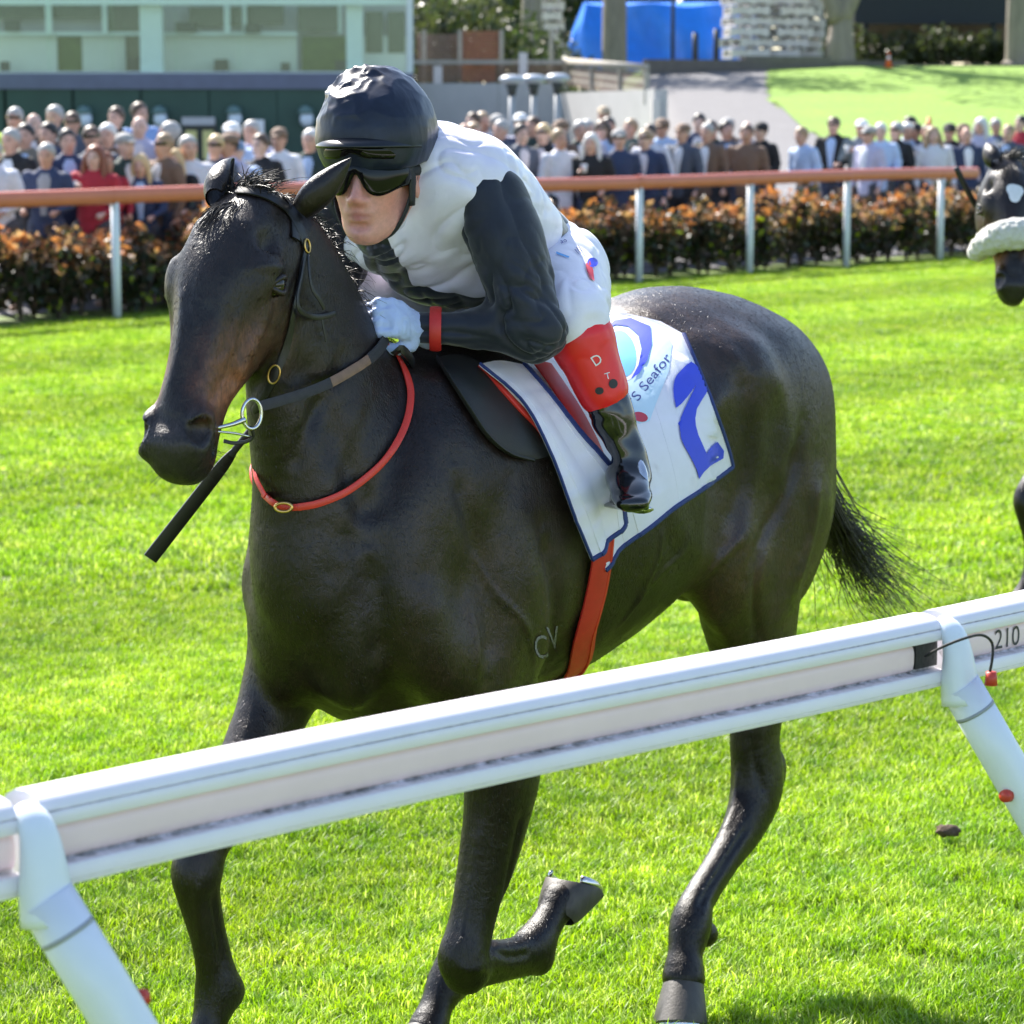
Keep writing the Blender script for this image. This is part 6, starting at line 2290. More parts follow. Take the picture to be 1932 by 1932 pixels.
# ---------------------------------------------------------------- hooves, eyes, hair, bridle, saddle, cloth
m('hoof_horn', (.060, .052, .046), .55, .25, 60, .4, 160, .002, stretch=(1, 1, .3))
m('steel', (.62, .62, .63), .22, .08, 60, metal=1.0, bump=.1, bscale=200, bdist=.001)
m('brass', (.62, .40, .14), .3, .1, 60, metal=1.0)
m('eye_dark', (.010, .006, .005), .10, .2, 30, spec=.5)
m('black_leather', (.012, .011, .011), .42, .25, 40, .25, 300, .001)
m('tan_leather', (.20, .115, .075), .55, .2, 60, .25, 300, .001)
m('rubber_grip', (.030, .028, .032), .7, .2, 60, .7, 700, .0015)


def hoof(c, s, size, toe):
    c, s, toe = (np.asarray(x, float) for x in (c, s, toe))
    ax = s - c; hgt = np.linalg.norm(ax); ax /= hgt
    t = toe - (toe @ ax) * ax; t /= np.linalg.norm(t)
    sd = np.cross(ax, t)
    n = 28
    ang = np.linspace(0, 2 * math.pi, n, endpoint=False)
    rings = []
    for u, r, off in ((-.14, .036, -.004), (0, .0425, -.002), (.12, .0455, 0), (.55, .053, .010), (.97, .0595, .020), (1.0, .0585, .020), (1.0, .048, .018), (.90, .042, .016), (.88, .002, .012)):
        ring = []
        for q in ang:
            heel = max(0, -math.cos(q))
            rr = r * (1 - .16 * heel ** 2) * size
            uu = u * (1 - .22 * heel)
            ring.append(c + ax * (uu * hgt) + t * (math.cos(q) * rr * 1.04 + off) + sd * (math.sin(q) * rr * .94))
        rings.append(ring)
    V = np.array(rings).reshape(-1, 3)
    f = [[i * n + j, i * n + (j + 1) % n, (i + 1) * n + (j + 1) % n, (i + 1) * n + j] for i in range(len(rings) - 1) for j in range(n)]
    o = MB().add(hw(V), f).build('hoof', M['hoof_horn'], horse)
    auto_smooth(o, 40)
    # shoe: an open steel ring under the wall
    q = np.linspace(-2.45, 2.45, 26)
    P = [c + ax * (hgt * (1.0 - .10 * max(0, -math.cos(k))) + .003) + t * (math.cos(k) * .0535 * size * (1 - .16 * max(0, -math.cos(k)) ** 2) + .019) + sd * (math.sin(k) * .0500 * size) for k in q]
    MB().tube(hw(np.array(P)), .0085, .004, ref=(hw(c + ax) - hw(c)), seg=6).build('horseshoe', M['steel'], o)
    return o


def at_l0(x, y):
    return wh(at_z(x, y, .004))


hoof(on_l(1054, 1722, .12), on_l(1077, 1660, .12), 1.14, (-.9, 0, -.35))
hoof((.287, -.12, .205), (.325, -.12, .140), 1.0, (.9, 0, -.2))
hoof(on_l(1289, 1852, .212), at_l0(1288, 1937), 1.06, (1, .25, 0))
hoof((-.435, -.105, .075), (-.405, -.105, .004), 1.0, (1, 0, 0))

HB = BVHTree.FromPolygons([tuple(x) for x in hw(HORSE_V[:N_BODY])], [tuple(int(i) for i in q) for q in HORSE_Q if q.max() < N_BODY])


def pix(p):
    d = hw(np.asarray(p, float)) - CPOS
    return np.array([966 + FPX * (d @ RT) / (d @ FW), 966 - FPX * (d @ UP) / (d @ FW)])


def cast(px, bvhs=None, off=.003, lift=None):
    """like cast0, but the lifted point itself is the one seen at px"""
    q = np.array(px, float)
    p, nr = cast0(q, bvhs, off)
    if p is None or off < .004:
        return p, nr
    for _ in range(4):
        q = q + (np.array(px, float) - pix(p)) * .8
        p2, n2 = cast0(q, bvhs, off)
        if p2 is None: break
        p, nr = p2, n2
    return p, nr


def cast0(px, bvhs=None, off=.003):
    """photo pixel -> point on the first body met, lifted off it along its normal (horse frame)"""
    r = ray(*px); r = r / np.linalg.norm(r)
    best = None
    for b in (bvhs or [HB]):
        h = b.ray_cast(Vector(CPOS), Vector(r))
        if h[0] is not None and (best is None or h[3] < best[3]):
            best = h
    if best is None:
        return None, None
    nrm = np.array(best[1])
    if nrm @ r > 0: nrm = -nrm
    return wh(np.array(best[0]) + nrm * off), nrm


def near(p, off=.003):
    """nearest point of the horse's hide to p (horse frame), lifted off"""
    h = HB.find_nearest(Vector(hw(np.asarray(p, float))))
    nrm = np.array(h[1])
    return wh(np.array(h[0]) + nrm * off), nrm


def strap(name, P, N, width, thick, material, parent, n=5, taper=None, power=4):
    P = np.asarray(P, float); N = np.asarray(N, float)
    A = catmull(np.hstack([P, N, np.full((len(P), 1), width) if taper is None else np.asarray(taper)[:, None]]), n)
    mb = MB().tube(hw(A[:, :3]), thick / 2, A[:, 6] / 2, ref=A[:, 3:6], seg=10, power=power)
    o = mb.build(name, material, parent)
    return auto_smooth(o, 50)


def strap_px(name, pix, width, thick, material, parent, off=None, bvhs=None, n=5, taper=None):
    P, N = [], []
    for q in pix:
        p, nr = cast(q, bvhs, thick / 2 + .0015 if off is None else off)
        if p is not None:
            P.append(p); N.append(nr)
    return strap(name, P, N, width, thick, material, parent, n, taper)


# eyes
for s in (1, -1):
    c = hd(.320, s * .0875, -.012)
    e1 = HEAD_V * .88 + HEAD_X * .48; e1 /= np.linalg.norm(e1)
    e2 = -HEAD_X * .88 + HEAD_V * .48; e2 /= np.linalg.norm(e2)
    bm = bmesh.new()
    bmesh.ops.create_uvsphere(bm, u_segments=20, v_segments=14, radius=.0235)
    e = bm_obj('eye', bm, M['eye_dark'], horse)
    e.data.transform(Matrix.Translation(Vector(hw(c))))
    # lids
    for up in (1, -1):
        P = []
        for t in np.linspace(-1, 1, 9):
            b = 1 - t * t
            P.append(c + e1 * (.0275 * t) + e2 * (up * (.0150 if up > 0 else .0135) * b) + HEAD_U * (s * (.0075 + .0115 * b)))
        MB().tube(hw(np.array(P)), .0040 + .0020 * np.sin(np.linspace(0, math.pi, 9)), seg=8).build('eyelid', M['coat'], e)
for o in [x for x in bpy.data.objects if x.name.startswith(('eyelid',))]:
    color_attr(o, 'coat', np.tile(np.array([.018, .012, .010]), (len(o.data.vertices), 1)))


# hair: thin tapering strands
def strands(name, paths, r, material, parent, seg=3):
    V, Fq, off = [], [], 0
    for P in paths:
        n = len(P)
        rr = r * np.linspace(1, .15, n) * rng.uniform(.7, 1.3)
        v, f = tube_arrays(P, rr, ref=(.31, .2, .93), seg=seg, cap=False, off=off)
        V.append(v); Fq += f; off += len(v)
    return mesh_np(name, hw(np.vstack(V)), np.array(Fq), material, parent)


def hair_mat():
    t = NT('horse_hair')
    t.set(Base_Color=t.ramp(t.noise(35, 3, .6), [(.3, (.008, .007, .007)), (.7, (.030, .022, .018))]), Roughness=.42)
    return t.m


M['hair'] = hair_mat()
t0 = np.array([-1.80, .0, 1.24])
tail_c = [on_l(1566, 965, .03), on_l(1588, 1010, .03), on_l(1625, 1062, .04), on_l(1668, 1108, .05), on_l(1712, 1150, .06)]
paths = []
for i in range(420):
    sp = rng.normal(0, 1, 3) * np.array([.012, .020, .022])
    fan = rng.normal(0, 1, 3) * np.array([.034, .046, .050]) + np.array([-.02, 0, .02]) * rng.uniform(-1, 2.2)
    L = rng.uniform(.6, 1.06) if i % 6 else rng.uniform(.9, 1.12)
    P = catmull([t0 + sp * .8 + np.array([.03, 0, .02])] + [c + sp * (1 + .4 * k) + fan * (k / 4) ** 1.8 + rng.normal(0, .011, 3) * (k > 0) for k, c in enumerate(tail_c)], 3)
    paths.append(P[:max(5, int(len(P) * min(L, 1)))])
strands('tail', paths, .0021, M['hair'], horse)
paths = []
crest = catmull([(.170, 0, 1.790), (.085, 0, 1.745), (.03, 0, 1.675), (-.04, 0, 1.585), (-.125, 0, 1.50)], 12)
for i in range(900):
    b = crest[rng.integers(0, len(crest))] + rng.normal(0, .008, 3) * np.array([.8, .9, .4])
    b, nb = near(b + np.array([0, 0, .02]), -.004)
    s = rng.choice([-1, -1, 1])
    L = rng.uniform(.025, .060)
    d = np.array([rng.normal(-.1, .4), s * rng.uniform(.25, .9), rng.uniform(.2, .7)]); d /= np.linalg.norm(d)
    bend = np.array([0, s * .35, -.9]) * L * rng.uniform(.5, 1.2)
    P = np.array([b + d * L * t + bend * t * t + rng.normal(0, .0035, 3) * t for t in np.linspace(0, 1, 6)])
    paths.append(P)
strands('mane', paths, .0013, M['hair'], horse)
paths = []
for i in range(170):
    b = hd(rng.uniform(-.05, .03), rng.normal(.0, .022), rng.uniform(-.03, .01))
    b, nb = near(b + np.array([0, 0, .03]), -.003)
    L = rng.uniform(.03, .062)
    d = np.array([rng.normal(-.2, .45), rng.normal(.35, .40), rng.uniform(.4, .9)]); d /= np.linalg.norm(d)
    bend = np.array([rng.normal(-.15, .2), rng.normal(.2, .2), -.35]) * L
    paths.append(np.array([b + d * L * t + bend * t * t for t in np.linspace(0, 1, 6)]))
for i in range(70):
    b = hd(rng.uniform(0, .04), rng.normal(-.012, .014), .02)
    b, nb = near(b + HEAD_V * .03, -.003)
    L = rng.uniform(.05, .10)
    e, ne = near(b + HEAD_X * L + HEAD_U * rng.normal(-.01, .012), .004)
    mid = (b + e) / 2 + HEAD_V * .010
    paths.append(catmull([b, mid, e], 3))
strands('forelock', paths, .0014, M['hair'], horse)
# whiskers and eyelashes as one tuft
paths = []
for i in range(26):
    s = 1 if i % 2 else -1
    b = hd(rng.uniform(.90, 1.0), s * rng.uniform(.01, .045), rng.uniform(-.07, -.03))
    b, nb = near(b, -.002)
    nb = wh(hw(b) + nb) - b
    paths.append(np.array([b + nb * t * rng.uniform(.03, .06) + np.array([0, 0, -.012]) * t * t for t in np.linspace(0, 1, 4)]))
strands('whiskers', paths, .0006, M['hair'], horse)

# ------------------------------------------------ bridle
bridle = empty('bridle', hw(np.array([.2, 0, 1.75])))
tag(bridle, 'black leather bridle with silver ring bit on the galloping horse\'s head', 'bridle')


def child(o, parent):
    """parent keeping the world placement"""
    o.parent = parent
    o.matrix_parent_inverse = Matrix.Translation(-Vector(parent.location))
    return o


def bparts(*os):
    for o in os: child(o, bridle)


bb = [(388, 392), (402, 372), (425, 360), (447, 358), (480, 361), (515, 374), (545, 396), (565, 428), (580, 466)]
P, N = [], []
for q in bb:
    p, nr = cast(q, off=.004)
    if p is not None: P.append(p); N.append(nr)
bparts(strap('browband', P, N, .024, .005, M['black_leather'], None))
ck = [(580, 462), (573, 495), (566, 535), (556, 580), (549, 620), (539, 660), (522, 700), (505, 735), (488, 762), (478, 776)]
bparts(strap_px('cheekpiece', ck, .014, .004, M['black_leather'], None, off=.004))
# far cheekpiece and headpiece behind the ears
far = [near(hd(t, -.09, -.06), .004) for t in (.08, .2, .35, .5, .62, .72)]
bparts(strap('cheekpiece', [x[0] for x in far], [x[1] for x in far], .014, .004, M['black_leather'], None))
hp = [near(hd(.10, .09, -.05), .004), near(hd(-.03, .05, -.06), .004), near(hd(-.08, 0, -.06), .004), near(hd(-.03, -.05, -.06), .004), near(hd(.10, -.09, -.05), .004)]
bparts(strap('headpiece', [x[0] for x in hp], [x[1] for x in hp], .022, .005, M['black_leather'], None))
# loose ends of the throat lash and keeper
def free_strap(name, pix, l0, l1, width, thick, material, parent):
    P = [on_l(x, y, l0 + (l1 - l0) * i / (len(pix) - 1)) for i, (x, y) in enumerate(pix)]
    N = np.tile(hw(np.array([.2, 1, 0])) - hw(np.zeros(3)), (len(P), 1))
    return strap(name, P, N, width, thick, material, parent)


def surf_free(pix, off):
    P, N = [], []
    for i, q in enumerate(pix):
        p, nr = cast(q, off=off[i] if isinstance(off, (list, tuple)) else off)
        if p is None: continue
        P.append(p); N.append(nr)
    return P, N


P, N = surf_free([(577, 478), (570, 520), (562, 560), (566, 585), (588, 597), (612, 597), (632, 591)], [.004, .010, .016, .018, .018, .014, .010])
bparts(strap('throat_lash', P, N, .010, .003, M['black_leather'], None))
P, N = surf_free([(582, 480), (584, 515), (590, 545), (603, 565), (612, 582)], [.005, .014, .018, .018, .014])
bparts(strap('throat_lash', P, N, .009, .003, M['black_leather'], None))
P, N = surf_free([(607, 598), (611, 620), (616, 645)], [.012, .012, .010])
bparts(strap('strap_end', P, N, .005, .002, M['black_leather'], None))
# buckles
def ring(name, c, nrm, ru, rv, r, material, parent, up=(0, 0, 1), seg=28):
    nrm = np.asarray(nrm, float) / np.linalg.norm(nrm)
    u = np.asarray(up, float) - (np.asarray(up, float) @ nrm) * nrm; u /= np.linalg.norm(u)
    w = np.cross(nrm, u)
    a = np.linspace(0, 2 * math.pi, seg + 1)
    P = np.asarray(c) + u * (np.cos(a) * ru)[:, None] + w * (np.sin(a) * rv)[:, None]
    o = MB().tube(P, r, ref=nrm, seg=8, cap=False).build(name, material, None)
    return child(o, parent) if parent is not None else o


p, nr = cast((580, 464), off=.007)
ring('buckle', hw(p), nr, .012, .008, .002, M['brass'], bridle)
p, nr = cast((517, 706), off=.006)
ring('buckle', hw(p), nr, .017, .010, .002, M['brass'], bridle, up=(.3, 0, 1))
# snaffle ring and bit
BR = on_l(475, 781, .078)
ring('bit_ring', hw(BR), HL + HF * .25, .026, .021, .0034, M['steel'], bridle)
BRr = np.array([BR[0] + .02, -.078, BR[2]])
ring('bit_ring', hw(BRr), HL - HF * .25, .026, .021, .0034, M['steel'], bridle)
mouth = cast((412, 808), off=-.004)[0]
b1 = MB().tube(hw(catmull([mouth, on_l(440, 800, .066), on_l(462, 791, .076)], 4)), np.linspace(.003, .0055, 9), seg=8).build('bit', M['steel'], None)
b2 = MB().tube(hw(catmull([mouth + np.array([0, 0, -.006]), on_l(445, 818, .062), on_l(472, 824, .07)], 4)), .0022, seg=8).build('bit', M['steel'], None)
bparts(b1, b2)
P = [on_l(472, 806, .07), on_l(478, 822, .066), on_l(465, 833, .06), on_l(442, 836, .05), on_l(422, 832, .04)]
bparts(strap('curb_strap', P, np.tile(HL, (len(P), 1)), .007, .003, M['black_leather'], None))
# reins
HAND = on_l(722, 641, .052)
r0 = BR + np.array([-.020, .004, .012])
rp = np.array([r0 + (HAND - r0) * t + np.array([0, .03, -.012]) * math.sin(math.pi * t) for t in np.linspace(0, 1, 21)])
for i in range(21):                              # the strap lies on the neck, never in it
    hit, nn_ = near(rp[i], 0)
    nl = wh(HO + nn_)
    dd_ = (rp[i] - hit) @ nl
    if dd_ < .010: rp[i] = hit + nl * .010
for _ in range(3):
    rp[1:-1] = (rp[:-2] + rp[1:-1] * 2 + rp[2:]) / 4
rn = np.tile(HL * .8 + HF * .4 + np.array([0, 0, .1]), (21, 1))
for i0, i1, mt, nm, w in ((0, 9, 'rubber_grip', 'rein_grip', .019), (9, 15, 'tan_leather', 'rein', .0185), (15, 20, 'rubber_grip', 'rein_grip', .021)):
    bparts(strap(nm, rp[i0:i1 + 1], rn[i0:i1 + 1], w, .005, M[mt], None, 2))
HANDr = WR_R + np.array([.09, -.01, .02])
rp = np.array([BRr + (HANDr - BRr) * t + np.array([0, -.05, -.01]) * math.sin(math.pi * t) for t in np.linspace(0, 1, 12)])
bparts(strap('rein', rp, np.tile(-HL, (12, 1)), .019, .005, M['tan_leather'], None, 2))
# loop of the reins behind the hands
P = [HAND + np.array([-.02, 0, -.01]), HAND + np.array([-.07, .02, -.05]), on_l(760, 660, .09), on_l(742, 668, .075)]
bparts(strap('rein', P, np.tile(HL, (4, 1)), .018, .004, M['black_leather'], None, 4))

# ------------------------------------------------ red neck strap
ns = [(722, 640), (740, 655), (755, 678), (768, 708), (775, 742), (770, 785), (754, 826), (726, 868), (690, 902), (648, 931), (600, 950), (562, 957)]
P, N = [], []
for i, q in enumerate(ns):
    p, nr = cast(q, off=.005 + .012 * (i / 11) ** 2)
    if p is None:
        p, nr = near(on_l(q[0], q[1], .03), .006)
    P.append(p); N.append(nr)
m('red_strap', (.58, .035, .020), .42, .10, 40, .2, 200, .001)
neck = strap('neck_strap', P, N, .0135, .005, M['red_strap'], None)
tag(neck, 'thin red neck strap with brass buckle round the brown horse\'s neck', 'strap')
lo2 = [P[-1], cast((535, 957), off=.018)[0], cast((512, 946), off=.020)[0], on_l(487, 922, -.05), on_l(475, 902, -.085), on_l(474, 885, -.11), on_l(490, 850, -.15), (-.05, -.16, 1.42)]
o = strap('strap_end', lo2, [N[-1], N[-1], HF, HF, HF - HL * .5, -HL + HF * .3, -HL, -HL], .0125, .005, M['red_strap'], neck)
lo3 = [on_l(500, 936, 0), on_l(484, 905, -.03), on_l(480, 880, -.05), on_l(484, 866, -.055)]
strap('strap_end', lo3, np.tile(HF, (4, 1)), .010, .004, M['red_strap'], neck)
o = ring('buckle', hw(on_l(535, 957, .045)), HF * .8 + HL * .5, .008, .015, .003, M['brass'], None)
o.parent = neck

# ------------------------------------------------ saddle cloth
m('cloth_white', (.74, .72, .80), .75, .03, 30, .3, 700, .001, sheen=.3)
m('cloth_blue_edge', (.018, .035, .16), .7, .12, 40, .3, 700, .001)
m('print_blue', (.030, .060, .62), .6, .05, 30)
m('print_navy', (.02, .035, .22), .6, .05, 30)
m('print_light_blue', (.13, .42, .80), .6, .05, 30)
m('print_pale_blue', (.52, .68, .80), .65, .04, 30)
m('print_red', (.50, .03, .06), .6, .08, 30)
m('print_black', (.02, .02, .025), .6, .1, 30)
m('print_white', (.75, .75, .75), .6, .05, 30)


def px_patch(rows, n_u, n_v, off, bvhs=None, smooth_it=8, folds=None, fix=True):
    """rows: matching polylines (upper to lower edge) in photo pixels -> grid of points on the body"""
    R = np.array([catmull(np.array(r, float), 8)[np.linspace(0, 8 * (len(r) - 1), n_u).round().astype(int)] for r in rows])
    G = np.array([catmull(R[:, i], 8)[np.linspace(0, 8 * (len(R) - 1), n_v).round().astype(int)] for i in range(n_u)]).transpose(1, 0, 2)
    G0 = G.copy()
    P = np.full((n_v, n_u, 3), np.nan); Nn = np.zeros((n_v, n_u, 3))
    for j in range(n_v):
        for i in range(n_u):
            p, nr = cast(G[j, i], bvhs, 0.0)
            if p is not None:
                P[j, i] = p; Nn[j, i] = wh(hw(p) + nr) - p
    # points that missed the body take the depth of their neighbours
    for _ in range(60):
        bad = np.argwhere(np.isnan(P[..., 0]))
        if not len(bad): break
        Q = P.copy()
        for j, i in bad:
            nb = [(j + a, i + b) for a, b in ((0, 1), (0, -1), (1, 0), (-1, 0)) if 0 <= j + a < n_v and 0 <= i + b < n_u and not np.isnan(P[j + a, i + b, 0])]
            if nb:
                l = np.mean([P[k][1] for k in nb])
                Q[j, i] = on_l(*G[j, i], l)
                Nn[j, i] = np.mean([Nn[k] for k in nb], 0)
        P = Q
    if off > .004 and fix:
        for _ in range(3):
            for j in range(n_v):
                for i in range(n_u):
                    G[j, i] += (G0[j, i] - pix(P[j, i] + Nn[j, i] * off)) * .8
                    p, nr = cast(G[j, i], bvhs, 0.0)
                    if p is not None:
                        P[j, i] = p; Nn[j, i] = wh(hw(p) + nr) - p
    Nn /= np.linalg.norm(Nn, axis=2)[..., None] + 1e-9
    for _ in range(smooth_it):
        Q = Nn.copy()
        Q[1:-1, 1:-1] = (Nn[1:-1, 1:-1] * 2 + Nn[:-2, 1:-1] + Nn[2:, 1:-1] + Nn[1:-1, :-2] + Nn[1:-1, 2:]) / 6
        Nn = Q / (np.linalg.norm(Q, axis=2)[..., None] + 1e-9)
    o_ = off if folds is None else off + folds(np.linspace(0, 1, n_u)[None, :], np.linspace(0, 1, n_v)[:, None])
    return P + Nn * (o_[..., None] if np.ndim(o_) else o_), Nn


def sheet(name, P, Nn, thick, material, parent=None):
    n_v, n_u = P.shape[:2]
    V = np.vstack([P.reshape(-1, 3), (P - Nn * thick).reshape(-1, 3)])
    N0 = n_v * n_u
    f = []
    for j in range(n_v - 1):
        for i in range(n_u - 1):
            a = j * n_u + i
            f.append([a, a + n_u, a + n_u + 1, a + 1])
            f.append([N0 + a, N0 + a + 1, N0 + a + n_u + 1, N0 + a + n_u])
    edge = [(0, i) for i in range(n_u)] + [(j, n_u - 1) for j in range(1, n_v)] + [(n_v - 1, i) for i in range(n_u - 2, -1, -1)] + [(j, 0) for j in range(n_v - 2, 0, -1)]
    ids = [j * n_u + i for j, i in edge]
    for a, b in zip(ids, ids[1:] + ids[:1]):
        f.append([a, b, N0 + b, N0 + a])
    return auto_smooth(mesh_np(name, hw(V), np.array(f), material, parent), 50)


def edge_strap(name, P, Nn, width, thick, material, parent, lift=.0):
    return strap(name, P + Nn * lift, wh(hw(P) + 0) * 0 + Nn @ np.array([HF, HL, [0, 0, 1.0]]), width, thick, material, parent, 2)


rows = [[(985, 655), (1060, 622), (1130, 590), (1200, 600), (1290, 630)],
        [(1010, 740), (1080, 715), (1150, 690), (1235, 690), (1326, 715)],
        [(1050, 850), (1110, 830), (1180, 800), (1265, 790), (1358, 795)],
        [(1090, 960), (1135, 940), (1210, 900), (1290, 880), (1378, 850)],
        [(1140, 1075), (1172, 1040), (1230, 990), (1300, 938), (1388, 882)]]
CP, CN = px_patch(rows, 44, 36, .010, folds=lambda u, v: .004 * np.sin(u * 9 + v * 2) * v + .003 * np.sin(u * 17) * v * v)
cloth = sheet('saddle_cloth', CP, CN, .004, M['cloth_white'])
tag(cloth, 'white saddle cloth with blue number two and blue swoosh logo under the jockey', 'saddle cloth')
# over the spine to the far side
rx = []
for k, (dl, dz) in enumerate(((0, 0), (-.06, .012), (-.14, -.01), (-.24, -.09), (-.30, -.25))):
    rowp = CP[0].copy()
    if k:
        for i in range(len(rowp)):
            rowp[i], _ = near(np.array([CP[0, i, 0], CP[0, i, 1] + dl, CP[0, i, 2] + dz]), .011)
    rx.append(rowp)
FP = np.array(rx); FN = np.zeros_like(FP)
for j in range(FP.shape[0]):
    for i in range(FP.shape[1]):
        _, nn = near(FP[j, i], 0)
        FN[j, i] = wh(HO + nn)
sheet('far_side', FP[::-1], FN[::-1], .003, M['cloth_white'], cloth)
edge_strap('binding', CP[-1], CN[-1], .010, .006, M['cloth_blue_edge'], cloth, .001)
edge_strap('binding', CP[:, -1], CN[:, -1], .008, .006, M['cloth_blue_edge'], cloth, .001)
CB = bvh_of(cloth)


from mathutils.geometry import delaunay_2d_cdt


def decal(name, polys, material, parent, bvhs, off=.0016, step=5.0, smooth=True):
    """flat print: polygons in photo pixels laid on the cloth"""
    mb = MB()
    for poly in polys:
        if len(poly) > 8 and smooth:
            q_ = np.array(list(poly) + [poly[0]], float); q_ = np.vstack([q_[-2:-1], q_, q_[1:2]]); poly = catmull(q_, 3)[3:-4]
        poly = np.array(poly, float)
        edge = []
        for p0, p1 in zip(poly, np.roll(poly, -1, 0)):
            k = max(1, int(np.linalg.norm(p1 - p0) / step))
            edge += [p0 + (p1 - p0) * t / k for t in range(k)]
        lo_, hi_ = poly.min(0), poly.max(0)
        inner = [np.array([x, y]) for x in np.arange(lo_[0] + step / 2, hi_[0], step) for y in np.arange(lo_[1] + step / 2, hi_[1], step)]
        inner = [p for p in inner if min(np.linalg.norm(p - e) for e in edge) > step * .45]
        n_e = len(edge)
        cv_, _, cf_, *_r = delaunay_2d_cdt([Vector(p) for p in edge + inner], [(i, (i + 1) % n_e) for i in range(n_e)], [list(range(n_e))], 1, 1e-4)
        bm = bmesh.new()
        vs = [bm.verts.new((p.x, p.y, 0)) for p in cv_]
        for f_ in cf_:
            try: bm.faces.new([vs[i] for i in f_])
            except ValueError: pass
        lay(bm, mb, bvhs, off)
    return mb.build(name, material, parent) if mb.v else None


def lay(bm, mb, bvhs, off):
    bm.verts.ensure_lookup_table()
    V, ok = [], []
    for v in bm.verts:
        p, _ = cast((v.co.x, v.co.y), bvhs, off)
        ok.append(p is not None)
        V.append(hw(p) if p is not None else np.zeros(3))
    bm.verts.index_update()
    f = [[v.index for v in fc.verts] for fc in bm.faces if all(ok[v.index] for v in fc.verts)]
    if f: mb.add(np.array(V), f)
    bm.free()


def text_px(name, txt, x, y, h, ang, material, parent, bvhs, off=.0016, sx=1.0, shear=0.0):
    cu = bpy.data.curves.new('lettering', 'FONT')
    cu.body = txt; cu.size = 1.0; cu.resolution_u = 3
    ob = bpy.data.objects.new('lettering', cu)
    COL.objects.link(ob)
    me = bpy.data.meshes.new_from_object(ob)
    bpy.data.objects.remove(ob); bpy.data.curves.remove(cu)
    bm = bmesh.new(); bm.from_mesh(me); bpy.data.meshes.remove(me)
    k = h / .7
    ca, sa = math.cos(ang), math.sin(ang)
    for v in bm.verts:
        X, Y = v.co.x * k * sx + v.co.y * k * shear, -v.co.y * k
        v.co = (x + X * ca - Y * sa, y + X * sa + Y * ca, 0)
    bmesh.ops.triangulate(bm, faces=bm.faces[:])
    for _ in range(3):
        es = [e for e in bm.edges if e.calc_length() > 8]
        if not es: break
        bmesh.ops.subdivide_edges(bm, edges=es, cuts=1)
        bmesh.ops.triangulate(bm, faces=bm.faces[:])
    mb = MB(); lay(bm, mb, bvhs, off)
    return mb.build(name, material, parent) if mb.v else None


def arc_poly(cx, cy, rx, ry, a0, a1, n=20, rot=0):
    out = []
    for t in np.linspace(math.radians(a0), math.radians(a1), n):
        X, Y = rx * math.cos(t), ry * math.sin(t)
        out.append((cx + X * math.cos(rot) - Y * math.sin(rot), cy + X * math.sin(rot) + Y * math.cos(rot)))
    return out


decal('pale_panel', [[(1140, 596), (1200, 606), (1255, 622), (1268, 650), (1262, 700), (1238, 760), (1225, 795), (1205, 800), (1180, 770), (1160, 700)]], M['print_pale_blue'], cloth, [CB], .0006, 3.0, False)
decal('swoosh', [[(1143, 622), (1160, 606), (1190, 601), (1227, 617), (1229, 650), (1221, 680), (1205, 706), (1190, 716), (1204, 690), (1210, 660), (1204, 634), (1185, 617), (1162, 614)]], M['print_blue'], cloth, [CB], .0025, 4.0, False)
decal('disc_ring', [arc_poly(1172, 668, 36, 52, 0, 360, 26, -.15)[:-1]], M['print_white'], cloth, [CB], .0009)
decal('disc', [arc_poly(1172, 668, 28, 44, 0, 360, 26, -.15)[:-1]], M['print_light_blue'], cloth, [CB], .0014)
decal('red_ellipse', [arc_poly(1207, 787, 15, 9, 0, 360, 18, .25)[:-1]], M['print_red'], cloth, [CB], .0012)
text_px('lettering', "'S Seafor", 1199, 764, 19, math.radians(-52), M['print_navy'], cloth, [CB], .0012, 1.18)
decal('number_two', [[(1271, 720), (1275, 710), (1285, 699), (1295, 689), (1303, 684), (1312, 690), (1320, 700), (1329, 713), (1335, 727), (1331, 742), (1322, 756), (1313, 772), (1310, 790), (1311, 804), (1316, 822),
                      (1324, 840), (1331, 856), (1340, 843), (1352, 833), (1364, 850), (1363, 864), (1350, 872), (1337, 880), (1325, 892), (1317, 904), (1313, 888), (1305, 871), (1297, 856), (1289, 842),
                      (1283, 828), (1280, 804), (1283, 789), (1289, 774), (1301, 750), (1312, 727), (1297, 748), (1285, 762), (1274, 771), (1270, 750), (1269, 734)]], M['print_blue'], cloth, [CB], .003, 4.0, False)

# front flap of the cloth blown forward over the girth
rows = [[(905, 686), (945, 680), (990, 688)], [(985, 762), (1010, 752), (1036, 748)], [(1035, 860), (1062, 838), (1086, 818)], [(1070, 960), (1112, 930), (1150, 898)], [(1104, 1054), (1132, 1022), (1163, 985)]]
AP, AN = px_patch(rows, 20, 44, .030, folds=lambda u, v: .014 * v + .012 * v * np.sin(u * 5.0 + .3) ** 2)
flap = sheet('front_flap', AP, AN, .004, M['cloth_white'], cloth)
edge_strap('binding', AP[:, -1], AN[:, -1], .013, .007, M['cloth_blue_edge'], cloth, .001)
edge_strap('binding', AP[:, 0], AN[:, 0], .0045, .006, M['cloth_blue_edge'], cloth, .001)
edge_strap('binding', AP[-1], AN[-1], .010, .007, M['cloth_blue_edge'], cloth, .001)

# ------------------------------------------------ saddle
saddle = empty('saddle', hw(np.array([-.5, 0, 1.5])))
tag(saddle, 'small black racing saddle with red girth below the jockey', 'saddle')
m('saddle_black', (.013, .013, .012), .5, .2, 40, .3, 250, .0015)


